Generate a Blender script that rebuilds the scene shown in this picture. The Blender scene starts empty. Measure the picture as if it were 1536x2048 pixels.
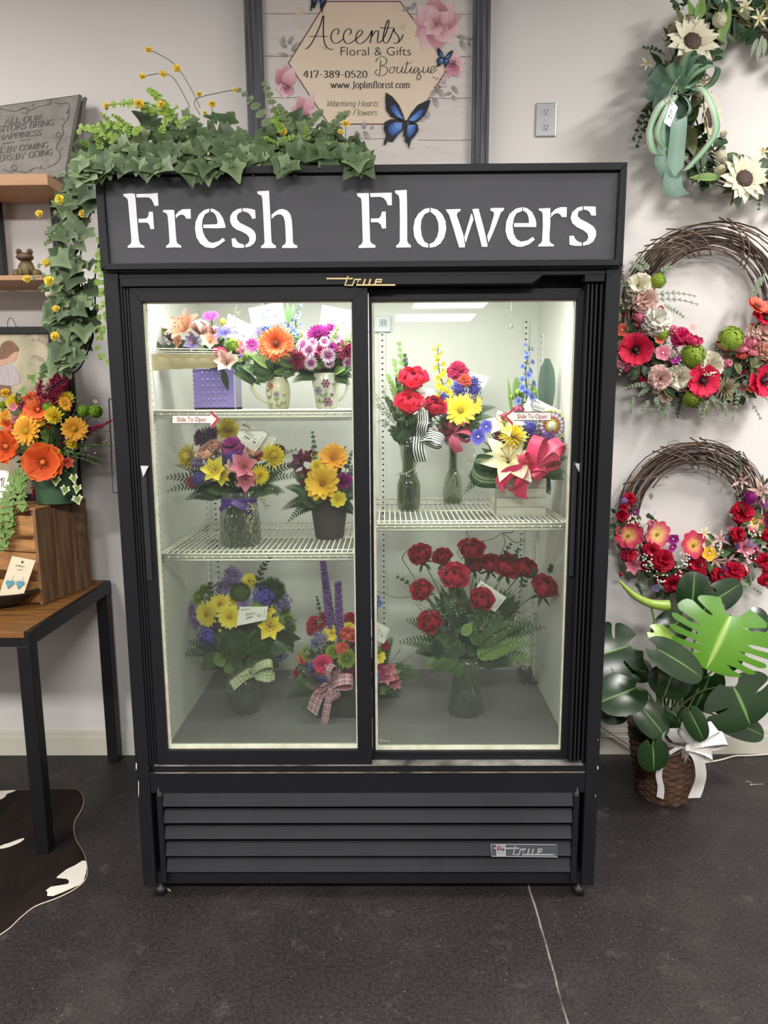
import bpy, bmesh, math, random
from mathutils import Vector, Matrix
from mathutils.geometry import tessellate_polygon
random.seed(7)
R = random.Random(11)
sc = bpy.context.scene
COL = sc.collection
PI = math.pi

# ------------------------------------------------------------------ camera
CAM = Vector((0.0742, -1.932, 1.5041))
FPX = 1400.0
def _basis(p, y, r):
    cp, sp, cy, sy, cr, sr = math.cos(p), math.sin(p), math.cos(y), math.sin(y), math.cos(r), math.sin(r)
    f = Vector((sy*cp, cy*cp, -sp)); rt = Vector((cy, -sy, 0)); up = rt.cross(f)
    return rt*cr+up*sr, up*cr-rt*sr, f
CR, CU, CF = _basis(0.1561, -0.0093, -0.0065)
cam_d = bpy.data.cameras.new('camera'); cam = bpy.data.objects.new('camera', cam_d); COL.objects.link(cam)
cam_d.sensor_fit = 'VERTICAL'; cam_d.sensor_height = 24.0; cam_d.lens = 24.0*FPX/2048.0
cam_d.clip_start = 0.02; cam_d.clip_end = 60
_m = Matrix((CR, CU, -CF)).transposed().to_4x4(); _m.translation = CAM
cam.matrix_world = _m
sc.camera = cam
# survey helpers: where a sight line through a photo pixel meets a real plane of the room
def ray(x, y): return CF*FPX + CR*(x-768) - CU*(y-1024)
def at(x, y, Y): d = ray(x, y); return CAM + d*((Y-CAM.y)/d.y)
def onz(x, y, z): d = ray(x, y); return CAM + d*((z-CAM.z)/d.z)
def mpp(P): return (Vector(P)-CAM).dot(CF)/FPX        # metres per photo pixel at a point

# ------------------------------------------------------------------ view, world, lights
sc.view_settings.view_transform = 'Standard'; sc.view_settings.look = 'None'
sc.view_settings.gamma = 1.0; sc.view_settings.use_curve_mapping = False
sc.view_settings.exposure = 0.0
w = bpy.data.worlds.new('world'); sc.world = w; w.use_nodes = True
w.node_tree.nodes['Background'].inputs[0].default_value = (0.8, 0.82, 0.9, 1)
w.node_tree.nodes['Background'].inputs[1].default_value = 0.05
sc.cycles.max_bounces = 8; sc.cycles.transparent_max_bounces = 24
sc.cycles.caustics_reflective = False; sc.cycles.caustics_refractive = False
sc.cycles.sample_clamp_indirect = 4.0
def area(name, loc, sx, sy, power, col, target=None):
    d = bpy.data.lights.new(name, 'AREA'); d.shape = 'RECTANGLE'; d.size = sx; d.size_y = sy
    d.energy = power; d.color = col
    o = bpy.data.objects.new(name, d); COL.objects.link(o); o.location = loc
    if target is not None:
        v = (Vector(target)-Vector(loc)).normalized()
        o.rotation_euler = v.to_track_quat('-Z', 'Y').to_euler()
    return o
# ceiling panels of the shop (position x, y, size x, size y, watts)
PANELS = [(2.15, -0.55, 0.35, 0.9, 84), (-1.75, -0.7, 0.4, 1.1, 34), (0.35, -3.3, 1.2, 0.6, 175), (-2.2, -3.3, 1.2, 0.6, 150), (2.6, -3.3, 1.2, 0.6, 60),
          (-2.0, -8.2, 1.2, 0.6, 30), (1.15, -10.9, 1.3, 0.9, 20), (1.0, -12.9, 1.6, 1.2, 20)]
CEIL = 3.25
for px_, py_, sx_, sy_, pw_ in PANELS:
    area('ceiling_lamp', (px_, py_, CEIL-0.05), sx_, sy_, pw_, (1.0, 0.99, 0.965))
# the cooler's own tube behind the header
area('cooler_tube_light', (0.0, 0.125, 1.845), 1.0, 0.06, 11.2, (1.0, 0.975, 0.985), (0.0, 0.33, 1.0))

# ------------------------------------------------------------------ mesh builder
class MB:
    def __init__(s): s.V = []; s.F = []; s.M = []; s.T = []; s.S = []
    def v(s, p, t=0.5, u=0.5): s.V.append((p[0], p[1], p[2])); s.T.append(t); s.S.append(u); return len(s.V)-1
    def f(s, idx, m=0): s.F.append(tuple(idx)); s.M.append(m)
    def grid(s, rows, m=0, close=False, tt=None, ss=None):
        n = len(rows[0]); base = len(s.V)
        for i, r in enumerate(rows):
            for j, p in enumerate(r):
                s.v(p, tt[i] if tt else (i/(len(rows)-1)), ss[j] if ss else (j/max(1, n-1)))
        for i in range(len(rows)-1):
            for j in range(n if close else n-1):
                k = (j+1) % n
                s.f((base+i*n+j, base+i*n+k, base+(i+1)*n+k, base+(i+1)*n+j), m)
    def box(s, x0, x1, y0, y1, z0, z1, m=0):
        b = [s.v(p) for p in ((x0,y0,z0),(x1,y0,z0),(x1,y1,z0),(x0,y1,z0),(x0,y0,z1),(x1,y0,z1),(x1,y1,z1),(x0,y1,z1))]
        for q in ((0,3,2,1),(4,5,6,7),(0,1,5,4),(1,2,6,5),(2,3,7,6),(3,0,4,7)): s.f([b[i] for i in q], m)
    def hexa(s, P, m=0):
        b = [s.v(p) for p in P]
        for q in ((0,3,2,1),(4,5,6,7),(0,1,5,4),(1,2,6,5),(2,3,7,6),(3,0,4,7)): s.f([b[i] for i in q], m)
    def tube(s, pts, r, n=6, m=0, cap=True, t0=0.5, t1=0.5):
        pts = [Vector(p) for p in pts]
        if not hasattr(r, '__len__'): r = [r]*len(pts)
        prev = None; rows = []
        for i, p in enumerate(pts):
            d = (pts[min(i+1, len(pts)-1)]-pts[max(i-1, 0)])
            if d.length < 1e-9: d = Vector((0,0,1))
            d.normalize()
            a = Vector((0,0,1)) if abs(d.z) < 0.9 else Vector((1,0,0))
            if prev is not None: a = prev
            x = (a-d*a.dot(d))
            if x.length < 1e-6: x = d.orthogonal()
            x.normalize(); prev = x; y = d.cross(x)
            rows.append([p+(x*math.cos(2*PI*k/n)+y*math.sin(2*PI*k/n))*r[i] for k in range(n)])
        b = len(s.V); L = len(rows)
        s.grid(rows, m, True, [t0+(t1-t0)*i/max(1, L-1) for i in range(L)])
        if cap:
            s.f([b+k for k in range(n)][::-1], m); s.f([b+(L-1)*n+k for k in range(n)], m)
    def lathe(s, prof, c=(0,0,0), n=24, m=0, sq=0.0):
        rows = []
        for r, z in prof:
            row = []
            for k in range(n):
                a = 2*PI*k/n; row.append((c[0]+r*math.cos(a), c[1]+r*math.sin(a), c[2]+z))
            rows.append(row)
        s.grid(rows, m, True)
    def ball(s, c, rx, ry=None, rz=None, n=8, m=0, t=0.5, rot=None):
        ry = rx if ry is None else ry; rz = rx if rz is None else rz
        h = max(4, n//2+1); rows = []
        for i in range(h+1):
            ph = PI*i/h; row = []
            for k in range(n):
                a = 2*PI*k/n
                q = Vector((rx*math.sin(ph)*math.cos(a), ry*math.sin(ph)*math.sin(a), -rz*math.cos(ph)))
                if rot is not None: q = rot @ q
                row.append(Vector(c)+q)
            rows.append(row)
        s.grid(rows, m, True, [t]*(h+1))
    def add(s, o, M=None, moff=0):
        b = len(s.V)
        for p, t, u in zip(o.V, o.T, o.S): s.v(M @ Vector(p) if M else p, t, u)
        for f, m in zip(o.F, o.M): s.f([b+i for i in f], m+moff)
    def poly(s, P3, back=None, m=0, t=0.5):
        """flat polygon of 3-D points (fan by tessellation), with side walls to `back` offset"""
        P = [Vector(p) for p in P3]; n = len(P)
        tri = tessellate_polygon([P])
        b = [s.v(p, t) for p in P]
        for q in tri: s.f([b[i] for i in q], m)
        if back is not None:
            bk = Vector(back); c = [s.v(p+bk, t) for p in P]
            for i in range(n): s.f((b[i], b[(i+1) % n], c[(i+1) % n], c[i]), m)
            for q in tri: s.f([c[i] for i in q][::-1], m)

WM = {}
def _attrs(me, mb):
    for nm, arr in (('t', mb.T), ('s', mb.S)):
        a = me.attributes.new(nm, 'FLOAT', 'POINT'); a.data.foreach_set('value', arr)
def to_mesh(name, mb, mats, smooth=True, shift=None):
    me = bpy.data.meshes.new(name)
    V = mb.V if shift is None else [(p[0]-shift[0], p[1]-shift[1], p[2]-shift[2]) for p in mb.V]
    me.from_pydata(V, [], mb.F)
    for m in (mats if isinstance(mats, (list, tuple)) else [mats]): me.materials.append(m)
    me.polygons.foreach_set('material_index', mb.M)
    me.polygons.foreach_set('use_smooth', [smooth]*len(mb.F))
    _attrs(me, mb); me.update()
    return me
def obj(name, mb, mats, parent=None, smooth=False, label=None, kind=None, bevel=0):
    xs = [p[0] for p in mb.V]; ys = [p[1] for p in mb.V]; zs = [p[2] for p in mb.V]
    c = Vector(((min(xs)+max(xs))/2, (min(ys)+max(ys))/2, min(zs)))
    me = to_mesh(name, mb, mats, smooth, c)
    o = bpy.data.objects.new(name, me); COL.objects.link(o)
    place(o, Matrix.Translation(c), parent)
    if label: o['label'] = label
    if kind: o['kind'] = kind
    if bevel:
        b = o.modifiers.new('bevel', 'BEVEL'); b.width = bevel; b.segments = 2; b.limit_method = 'ANGLE'
    return o
def place(o, M, parent=None):
    if parent is not None:
        o.parent = parent; o.matrix_parent_inverse = WM[parent.name].inverted()
    o.matrix_basis = M; WM[o.name] = M
def tag(o, label, cat, group=None):
    o['label'] = label; o['category'] = cat
    if group: o['group'] = group
    return o
def thing(name, label, cat, loc=(0,0,0), group=None):
    o = bpy.data.objects.new(name, None); COL.objects.link(o); o.empty_display_size = 0.05
    place(o, Matrix.Translation(Vector(loc))); return tag(o, label, cat, group)
def struct(name, mb, mats, smooth=False): return obj(name, mb, mats, None, smooth, kind='structure')

# ------------------------------------------------------------------ materials
def lin(h):
    h = h.lstrip('#'); out = []
    for i in (0, 2, 4):
        c = int(h[i:i+2], 16)/255; out.append(c/12.92 if c <= 0.04045 else ((c+0.055)/1.055)**2.4)
    return (*out, 1.0)
_MC = {}
def mat(name, col, rough=0.6, metal=0.0, spec=0.5, emit=None, es=0.0, bump=None, vary=None):
    """plain principled; vary=(colour2, scale, detail) mottles the colour; bump=(scale, strength)"""
    if name in _MC: return _MC[name]
    m = bpy.data.materials.new(name); m.use_nodes = True; nt = m.node_tree
    b = nt.nodes['Principled BSDF']
    b.inputs['Base Color'].default_value = lin(col); b.inputs['Roughness'].default_value = rough
    b.inputs['Metallic'].default_value = metal; b.inputs['Specular IOR Level'].default_value = spec
    if emit: b.inputs['Emission Color'].default_value = lin(emit); b.inputs['Emission Strength'].default_value = es
    if vary or bump:
        tc = nt.nodes.new('ShaderNodeTexCoord')
    if vary:
        n = nt.nodes.new('ShaderNodeTexNoise'); n.inputs['Scale'].default_value = vary[1]; n.inputs['Detail'].default_value = vary[2] if len(vary) > 2 else 4
        if len(vary) > 3:
            mp = nt.nodes.new('ShaderNodeMapping'); mp.inputs['Scale'].default_value = vary[3]
            nt.links.new(tc.outputs['Object'], mp.inputs[0]); nt.links.new(mp.outputs[0], n.inputs['Vector'])
        else: nt.links.new(tc.outputs['Object'], n.inputs['Vector'])
        r = nt.nodes.new('ShaderNodeValToRGB'); r.color_ramp.elements[0].position = 0.3; r.color_ramp.elements[1].position = 0.7
        r.color_ramp.elements[0].color = lin(col); r.color_ramp.elements[1].color = lin(vary[0])
        nt.links.new(n.outputs['Fac'], r.inputs[0]); nt.links.new(r.outputs[0], b.inputs['Base Color'])
    if bump:
        n2 = nt.nodes.new('ShaderNodeTexNoise'); n2.inputs['Scale'].default_value = bump[0]; n2.inputs['Detail'].default_value = 5
        nt.links.new(tc.outputs['Object'], n2.inputs['Vector'])
        bp = nt.nodes.new('ShaderNodeBump'); bp.inputs['Strength'].default_value = bump[1]; bp.inputs['Distance'].default_value = 0.01
        nt.links.new(n2.outputs['Fac'], bp.inputs['Height']); nt.links.new(bp.outputs[0], b.inputs['Normal'])
    _MC[name] = m; return m
def ramp_mat(name, stops, attr='t', rough=0.55, trans=0.25, const=False, spec=0.3):
    """colour follows the real markings of the thing along attribute t (petal base -> tip, ribbon edge -> edge)"""
    if name in _MC: return _MC[name]
    m = bpy.data.materials.new(name); m.use_nodes = True; nt = m.node_tree
    b = nt.nodes['Principled BSDF']; b.inputs['Roughness'].default_value = rough; b.inputs['Specular IOR Level'].default_value = spec
    a = nt.nodes.new('ShaderNodeAttribute'); a.attribute_name = attr
    r = nt.nodes.new('ShaderNodeValToRGB'); e = r.color_ramp.elements
    if const: r.color_ramp.interpolation = 'CONSTANT'
    while len(e) < len(stops): e.new(0.5)
    for k, (p, c) in enumerate(stops): e[k].position = p; e[k].color = lin(c)
    nt.links.new(a.outputs['Fac'], r.inputs[0]); nt.links.new(r.outputs[0], b.inputs['Base Color'])
    if trans > 0:
        tr = nt.nodes.new('ShaderNodeBsdfTranslucent'); nt.links.new(r.outputs[0], tr.inputs[0])
        mx = nt.nodes.new('ShaderNodeMixShader'); mx.inputs[0].default_value = trans
        nt.links.new(b.outputs[0], mx.inputs[1]); nt.links.new(tr.outputs[0], mx.inputs[2])
        nt.links.new(mx.outputs[0], nt.nodes['Material Output'].inputs[0])
    _MC[name] = m; return m
def glass_mat(name, tint='#f4f8f4', base=0.04, edge=0.5, rough=0.02, pattern=None, milk=0.0, milkcol='#c8d0c4'):
    if name in _MC: return _MC[name]
    m = bpy.data.materials.new(name); m.use_nodes = True; nt = m.node_tree; nt.nodes.remove(nt.nodes['Principled BSDF'])
    tr = nt.nodes.new('ShaderNodeBsdfTransparent'); tr.inputs[0].default_value = lin(tint)
    gl = nt.nodes.new('ShaderNodeBsdfGlossy'); gl.inputs['Roughness'].default_value = rough
    lw = nt.nodes.new('ShaderNodeLayerWeight'); lw.inputs['Blend'].default_value = 0.35
    mr = nt.nodes.new('ShaderNodeMapRange'); mr.inputs['To Min'].default_value = base; mr.inputs['To Max'].default_value = edge
    nt.links.new(lw.outputs['Facing'], mr.inputs['Value'])
    mx = nt.nodes.new('ShaderNodeMixShader'); nt.links.new(mr.outputs[0], mx.inputs[0])
    nt.links.new(tr.outputs[0], mx.inputs[1]); nt.links.new(gl.outputs[0], mx.inputs[2]); out = mx
    if pattern:
        tc = nt.nodes.new('ShaderNodeTexCoord'); vo = nt.nodes.new('ShaderNodeTexVoronoi'); vo.inputs['Scale'].default_value = pattern[0]
        mp = nt.nodes.new('ShaderNodeMapping'); mp.inputs['Scale'].default_value = pattern[2]
        nt.links.new(tc.outputs['Object'], mp.inputs[0]); nt.links.new(mp.outputs[0], vo.inputs['Vector'])
        bp = nt.nodes.new('ShaderNodeBump'); bp.inputs['Strength'].default_value = pattern[1]; bp.inputs['Distance'].default_value = 0.01
        nt.links.new(vo.outputs['Distance'], bp.inputs['Height']); nt.links.new(bp.outputs[0], gl.inputs['Normal']); nt.links.new(bp.outputs[0], lw.inputs['Normal'])
    if milk:
        df = nt.nodes.new('ShaderNodeBsdfDiffuse'); df.inputs[0].default_value = lin(milkcol)
        m2 = nt.nodes.new('ShaderNodeMixShader'); m2.inputs[0].default_value = milk
        nt.links.new(mx.outputs[0], m2.inputs[1]); nt.links.new(df.outputs[0], m2.inputs[2]); out = m2
    nt.links.new(out.outputs[0], nt.nodes['Material Output'].inputs[0])
    _MC[name] = m; return m

# ------------------------------------------------------------------ curves, strokes, lettering
def crom(pts, n=5, closed=False):
    P = [Vector(p) for p in pts]; L = len(P); out = []
    if L < 3 and not closed: return P
    for i in range(L if closed else L-1):
        a = P[(i-1) % L] if (closed or i > 0) else P[0]; b = P[i]; c = P[(i+1) % L]
        d = P[(i+2) % L] if (closed or i+2 < L) else P[-1]
        for k in range(n):
            t = k/n
            out.append(0.5*((2*b)+(c-a)*t+(2*a-5*b+4*c-d)*t*t+(3*b-a-3*c+d)*t**3))
    if not closed: out.append(P[-1])
    return out
def bez(a, b, sag, n=6, side=Vector((0,0,1))):
    a = Vector(a); b = Vector(b)
    return [a.lerp(b, i/n)+side*sag*4*(i/n)*(1-i/n) for i in range(n+1)]
def ribbon2(pts, wf):
    """2-D outline quads of a pen stroke; wf(angle)->width"""
    L = []; Rr = []
    for i, p in enumerate(pts):
        d = pts[min(i+1, len(pts)-1)]-pts[max(i-1, 0)]
        if d.length < 1e-9: d = Vector((1, 0))
        d = d.normalized(); n = Vector((-d.y, d.x)); w_ = wf(d)/2
        L.append(p+n*w_); Rr.append(p-n*w_)
    return L, Rr
def stroke(mb, pts, wf, mapf, m=0, smooth=5, back=None):
    P = [Vector(p) for p in pts]
    if len(P) > 2 and smooth: P = crom(P, smooth)
    L, Rr = ribbon2(P, wf)
    if back is None:
        mb.grid([[mapf(a.x, a.y) for a in L], [mapf(a.x, a.y) for a in Rr]], m)
    else:
        f = [mapf(a.x, a.y) for a in L]; g = [mapf(a.x, a.y) for a in Rr]
        bk = Vector(back)
        mb.grid([f, g], m); mb.grid([[p+bk for p in f], f], m); mb.grid([g, [p+bk for p in g]], m)
def nib(thin, thick): return lambda d: thin+(thick-thin)*abs(d.y)
def flat(w_): return lambda d: w_
def S(txt):
    """'x,y x,y;x,y ...' -> list of polylines"""
    return [[tuple(float(c) for c in q.split(',')) for q in part.split()] for part in txt.split(';') if part.strip()]
# a small drawn serif alphabet: cap height 7, x-height 5, baseline 0;  value = (width, strokes)
GL = {
'A': (6.2, '0.5,0 3.1,7 5.8,0;1.6,2.6 4.7,2.6;-.2,0 1.3,0;4.9,0 6.5,0'),
'B': (5.2, '.9,0 .9,7;.2,7 3,7 4.3,6.3 4.2,4.2 3,3.7 .9,3.7;3,3.7 4.7,3 4.6,.7 3.2,0 .2,0'),
'C': (5.4, '5,5.4 4.4,6.7 3,7 1.2,6.2 .5,3.5 1.2,.8 3,0 4.4,.4 5,1.6'),
'E': (4.8, '.9,0 .9,7;.2,7 4.3,7 4.3,5.8;.9,3.7 3.3,3.7;.2,0 4.5,0 4.5,1.4'),
'F': (4.6, '.9,0 .9,7;.2,7 4.3,7 4.3,5.8;.9,3.6 3.3,3.6;.2,0 1.8,0'),
'G': (6, '5,5.4 4.4,6.7 3,7 1.2,6.2 .5,3.5 1.2,.8 3,0 4.6,.5 5,1 5,3;3.8,3 6,3'),
'H': (6.2, '.9,0 .9,7;5.2,0 5.2,7;.9,3.7 5.2,3.7;.2,0 1.7,0;.2,7 1.7,7;4.5,0 6,0;4.5,7 6,7'),
'I': (2, '1,0 1,7;.2,0 1.8,0;.2,7 1.8,7'),
'J': (3.6, '2.4,7 2.4,1 1.6,-1 .2,-1;1.6,7 3.2,7'),
'L': (4.6, '.9,0 .9,7;.2,7 1.7,7;.2,0 4.3,0 4.3,1.5'),
'M': (7.4, '.9,0 1.1,7 3.7,1 6.2,7 6.5,0;.2,0 1.7,0;5.8,0 7.3,0;.3,7 1.2,7;6.1,7 7,7'),
'N': (6.2, '.9,0 .9,7 5.2,0 5.2,7;.2,0 1.7,0;4.5,7 6,7'),
'O': (6.2, '3.1,7 1.2,6.2 .5,3.5 1.2,.8 3.1,0 5,.8 5.7,3.5 5,6.2 3.1,7'),
'P': (4.8, '.9,0 .9,7;.2,7 3,7 4.5,6.2 4.3,3.9 3,3.3 .9,3.3;.2,0 1.7,0'),
'R': (5.6, '.9,0 .9,7;.2,7 3,7 4.4,6.2 4.2,4 3,3.5 .9,3.5;2.8,3.5 5.4,0;.2,0 1.7,0'),
'S': (4.6, '4.1,5.6 3.6,6.8 2.2,7 .8,6.2 .8,4.7 2.3,3.7 4.1,2.5 4,.7 2.4,0 .9,.4 .5,1.7'),
'T': (5.4, '2.7,0 2.7,7;.4,5.7 .4,7 5,7 5,5.7;1.9,0 3.5,0'),
'U': (6, '.9,7 .9,2 1.6,.4 3,0 4.4,.4 5.1,2 5.1,7;.2,7 1.7,7;4.4,7 5.9,7'),
'V': (6, '.5,7 3,0 5.5,7;-.2,7 1.3,7;4.7,7 6.2,7'),
'W': (8.6, '.5,7 2.4,0 4.3,6.6 6.2,0 8.1,7'),
'Y': (5.8, '.5,7 2.9,3.3 5.3,7;2.9,3.3 2.9,0;-.1,7 1.2,7;4.6,7 5.9,7;2.1,0 3.7,0'),
'a': (4.2, '3.4,4.4 2,5 .8,4.2 .4,2.3 1,.4 2,.1 3.2,1.4 3.5,4.8 3.4,.8 4.1,.2'),
'c': (3.8, '3.4,4 2.6,4.9 1.2,4.5 .5,2.5 1.2,.5 2.4,.1 3.5,1'),
'e': (4, '.6,2.5 3.5,2.7 3.2,4.4 2,5 .9,4.2 .5,2.4 1.1,.5 2.3,.1 3.6,1'),
'f': (2.8, '3,6.6 2.3,7.2 1.5,6.6 1.3,5 1.3,0;.4,4.8 2.7,4.8;.5,0 2.1,0'),
'g': (4.2, '3.4,4.4 2,5 .8,4.2 .5,2.6 1.2,.9 2.3,.7 3.4,2;3.5,5 3.4,-.8 2.4,-2 .8,-1.6'),
'h': (4.6, '.9,0 .9,7.2;.9,3.7 2.2,5 3.4,4.6 3.6,3.4 3.6,0;.2,0 1.6,0;2.9,0 4.4,0;.2,7.2 .9,7.2'),
'i': (2.1, '1,0 1,4.9;.3,4.9 1,4.9;.3,0 1.8,0;1,6.6 1,6.9'),
'l': (2.1, '1,0 1,7.2;.3,7.2 1,7.2;.3,0 1.8,0'),
'm': (7, '.9,0 .9,4.9;.9,3.7 2,5 3.2,4.6 3.4,3.4 3.4,0;3.4,3.7 4.6,5 5.8,4.6 6,3.4 6,0;.2,0 1.6,0;2.8,0 4.1,0;5.4,0 6.7,0;.2,4.9 .9,4.9'),
'n': (4.6, '.9,0 .9,4.9;.9,3.7 2.2,5 3.4,4.6 3.6,3.4 3.6,0;.2,0 1.6,0;2.9,0 4.4,0;.2,4.9 .9,4.9'),
'o': (4.2, '2.1,5 .9,4.3 .5,2.5 .9,.7 2.1,0 3.3,.7 3.7,2.5 3.3,4.3 2.1,5'),
'p': (4.4, '.9,-2 .9,4.9;.9,3.8 2.1,5 3.5,4.3 3.9,2.5 3.4,.6 2.2,0 .9,1.1;.2,-2 1.7,-2;.2,4.9 .9,4.9'),
'r': (3.2, '.9,0 .9,4.9;.9,3.5 1.8,4.8 3,4.9;.2,0 1.8,0;.2,4.9 .9,4.9'),
's': (3.4, '2.9,4 2.4,4.9 1.2,4.9 .7,3.9 1.6,2.8 2.9,1.8 2.8,.5 1.5,.1 .5,.9'),
't': (2.8, '1.3,6.4 1.3,1 1.8,.1 2.7,.6;.3,4.8 2.6,4.8'),
'w': (6.6, '.5,4.9 2,0 3.3,4.6 4.6,0 6.1,4.9;0,4.9 1.1,4.9;5.5,4.9 6.6,4.9'),
'0': (4.8, '2.4,6 1,5.2 .6,3 1,.8 2.4,0 3.8,.8 4.2,3 3.8,5.2 2.4,6'),
'1': (3.2, '.7,5 1.7,6 1.7,0;.7,0 2.7,0'),
'2': (4.6, '.7,4.8 1.4,5.9 2.8,5.9 3.6,4.8 3.2,3.3 .7,.2 4,.2 4,1'),
'3': (4.4, '.7,5.2 1.8,6 3.2,5.6 3.3,4 1.8,3.1 3.6,2.4 3.7,.8 2,0 .6,.8'),
'4': (4.8, '3.2,0 3.2,6 .4,1.9 4.4,1.9'),
'5': (4.4, '3.6,5.9 1.2,5.9 .9,3.2 2.4,3.6 3.7,2.6 3.4,.7 2,0 .6,.7'),
'7': (4.4, '.5,5 .5,5.9 3.9,5.9 1.8,0'),
'8': (4.6, '2.3,3.2 .9,4.2 1.2,5.6 2.3,6 3.4,5.6 3.7,4.2 2.3,3.2 .7,2 1,.5 2.3,0 3.6,.5 3.9,2 2.3,3.2'),
'9': (4.6, '3.8,3.8 2.6,2.6 1.1,3.1 .7,4.5 1.5,5.9 2.8,6 3.8,4.8 3.6,2 2.4,.3 1,.1'),
'-': (3.2, '.5,2.5 2.7,2.5'), '.': (1.8, '.9,0 .9,.4'), '/': (3, '.3,0 2.7,7'),
' ': (2.6, ''),
}
def text(mb, s, mapf, size, wthin, wthick, m=0, gap=0.35, shear=0.0, origin=(0, 0), back=None, serif=True):
    """drawn text; mapf(u, v) takes units with v up; size = cap height; returns width"""
    k = size/7.0; x = origin[0]
    for ch in s:
        wd, st = GL[ch]
        for pl in S(st):
            if not serif and len(pl) == 2 and pl[0][1] == pl[1][1] and pl[0][1] in (0, 7, 4.9, 7.2, -2) and ch not in 'Lz': continue
            stroke(mb, [(x+(p[0]+shear*p[1])*k, origin[1]+p[1]*k) for p in pl], nib(wthin, wthick), mapf, m,
                   4 if len(pl) > 3 else 0, back)
        x += (wd+gap)*k
    return x-origin[0]
def text_w(s, size, gap=0.35): return sum(GL[c][0]+gap for c in s)*size/7.0
_FC = {}
def font_tris(s, off=0.0):
    """letters of the built-in sans face as flat triangles, cap height about 0.73"""
    if s in _FC: return _FC[s]
    cu = bpy.data.curves.new('lettering', 'FONT'); cu.body = s; cu.size = 1.0; cu.resolution_u = 3; cu.offset = off
    o = bpy.data.objects.new('lettering', cu); COL.objects.link(o)
    dg = bpy.context.evaluated_depsgraph_get(); me = bpy.data.meshes.new_from_object(o.evaluated_get(dg))
    V = [(v.co.x, v.co.y) for v in me.vertices]; F = [tuple(p.vertices) for p in me.polygons]
    bpy.data.meshes.remove(me); bpy.data.objects.remove(o); bpy.data.curves.remove(cu)
    _FC[s] = (V, F); return V, F
def sans(mb, s, mapf, x, y, h, wscale=1.0, m=0, width=None, off=0.0):
    V, F = font_tris(s, off); k = h/0.73
    if width: wscale = width/(max(v[0] for v in V)*k)
    b = len(mb.V)
    for v in V: mb.v(mapf(x+v[0]*k*wscale, y+v[1]*k))
    for f in F: mb.f([b+i for i in f], m)
def pxm(Y, flip=True):
    """photo-pixel coordinates (x, -y up) -> wall plane at depth Y"""
    return lambda u, v: at(u, -v, Y)
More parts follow.
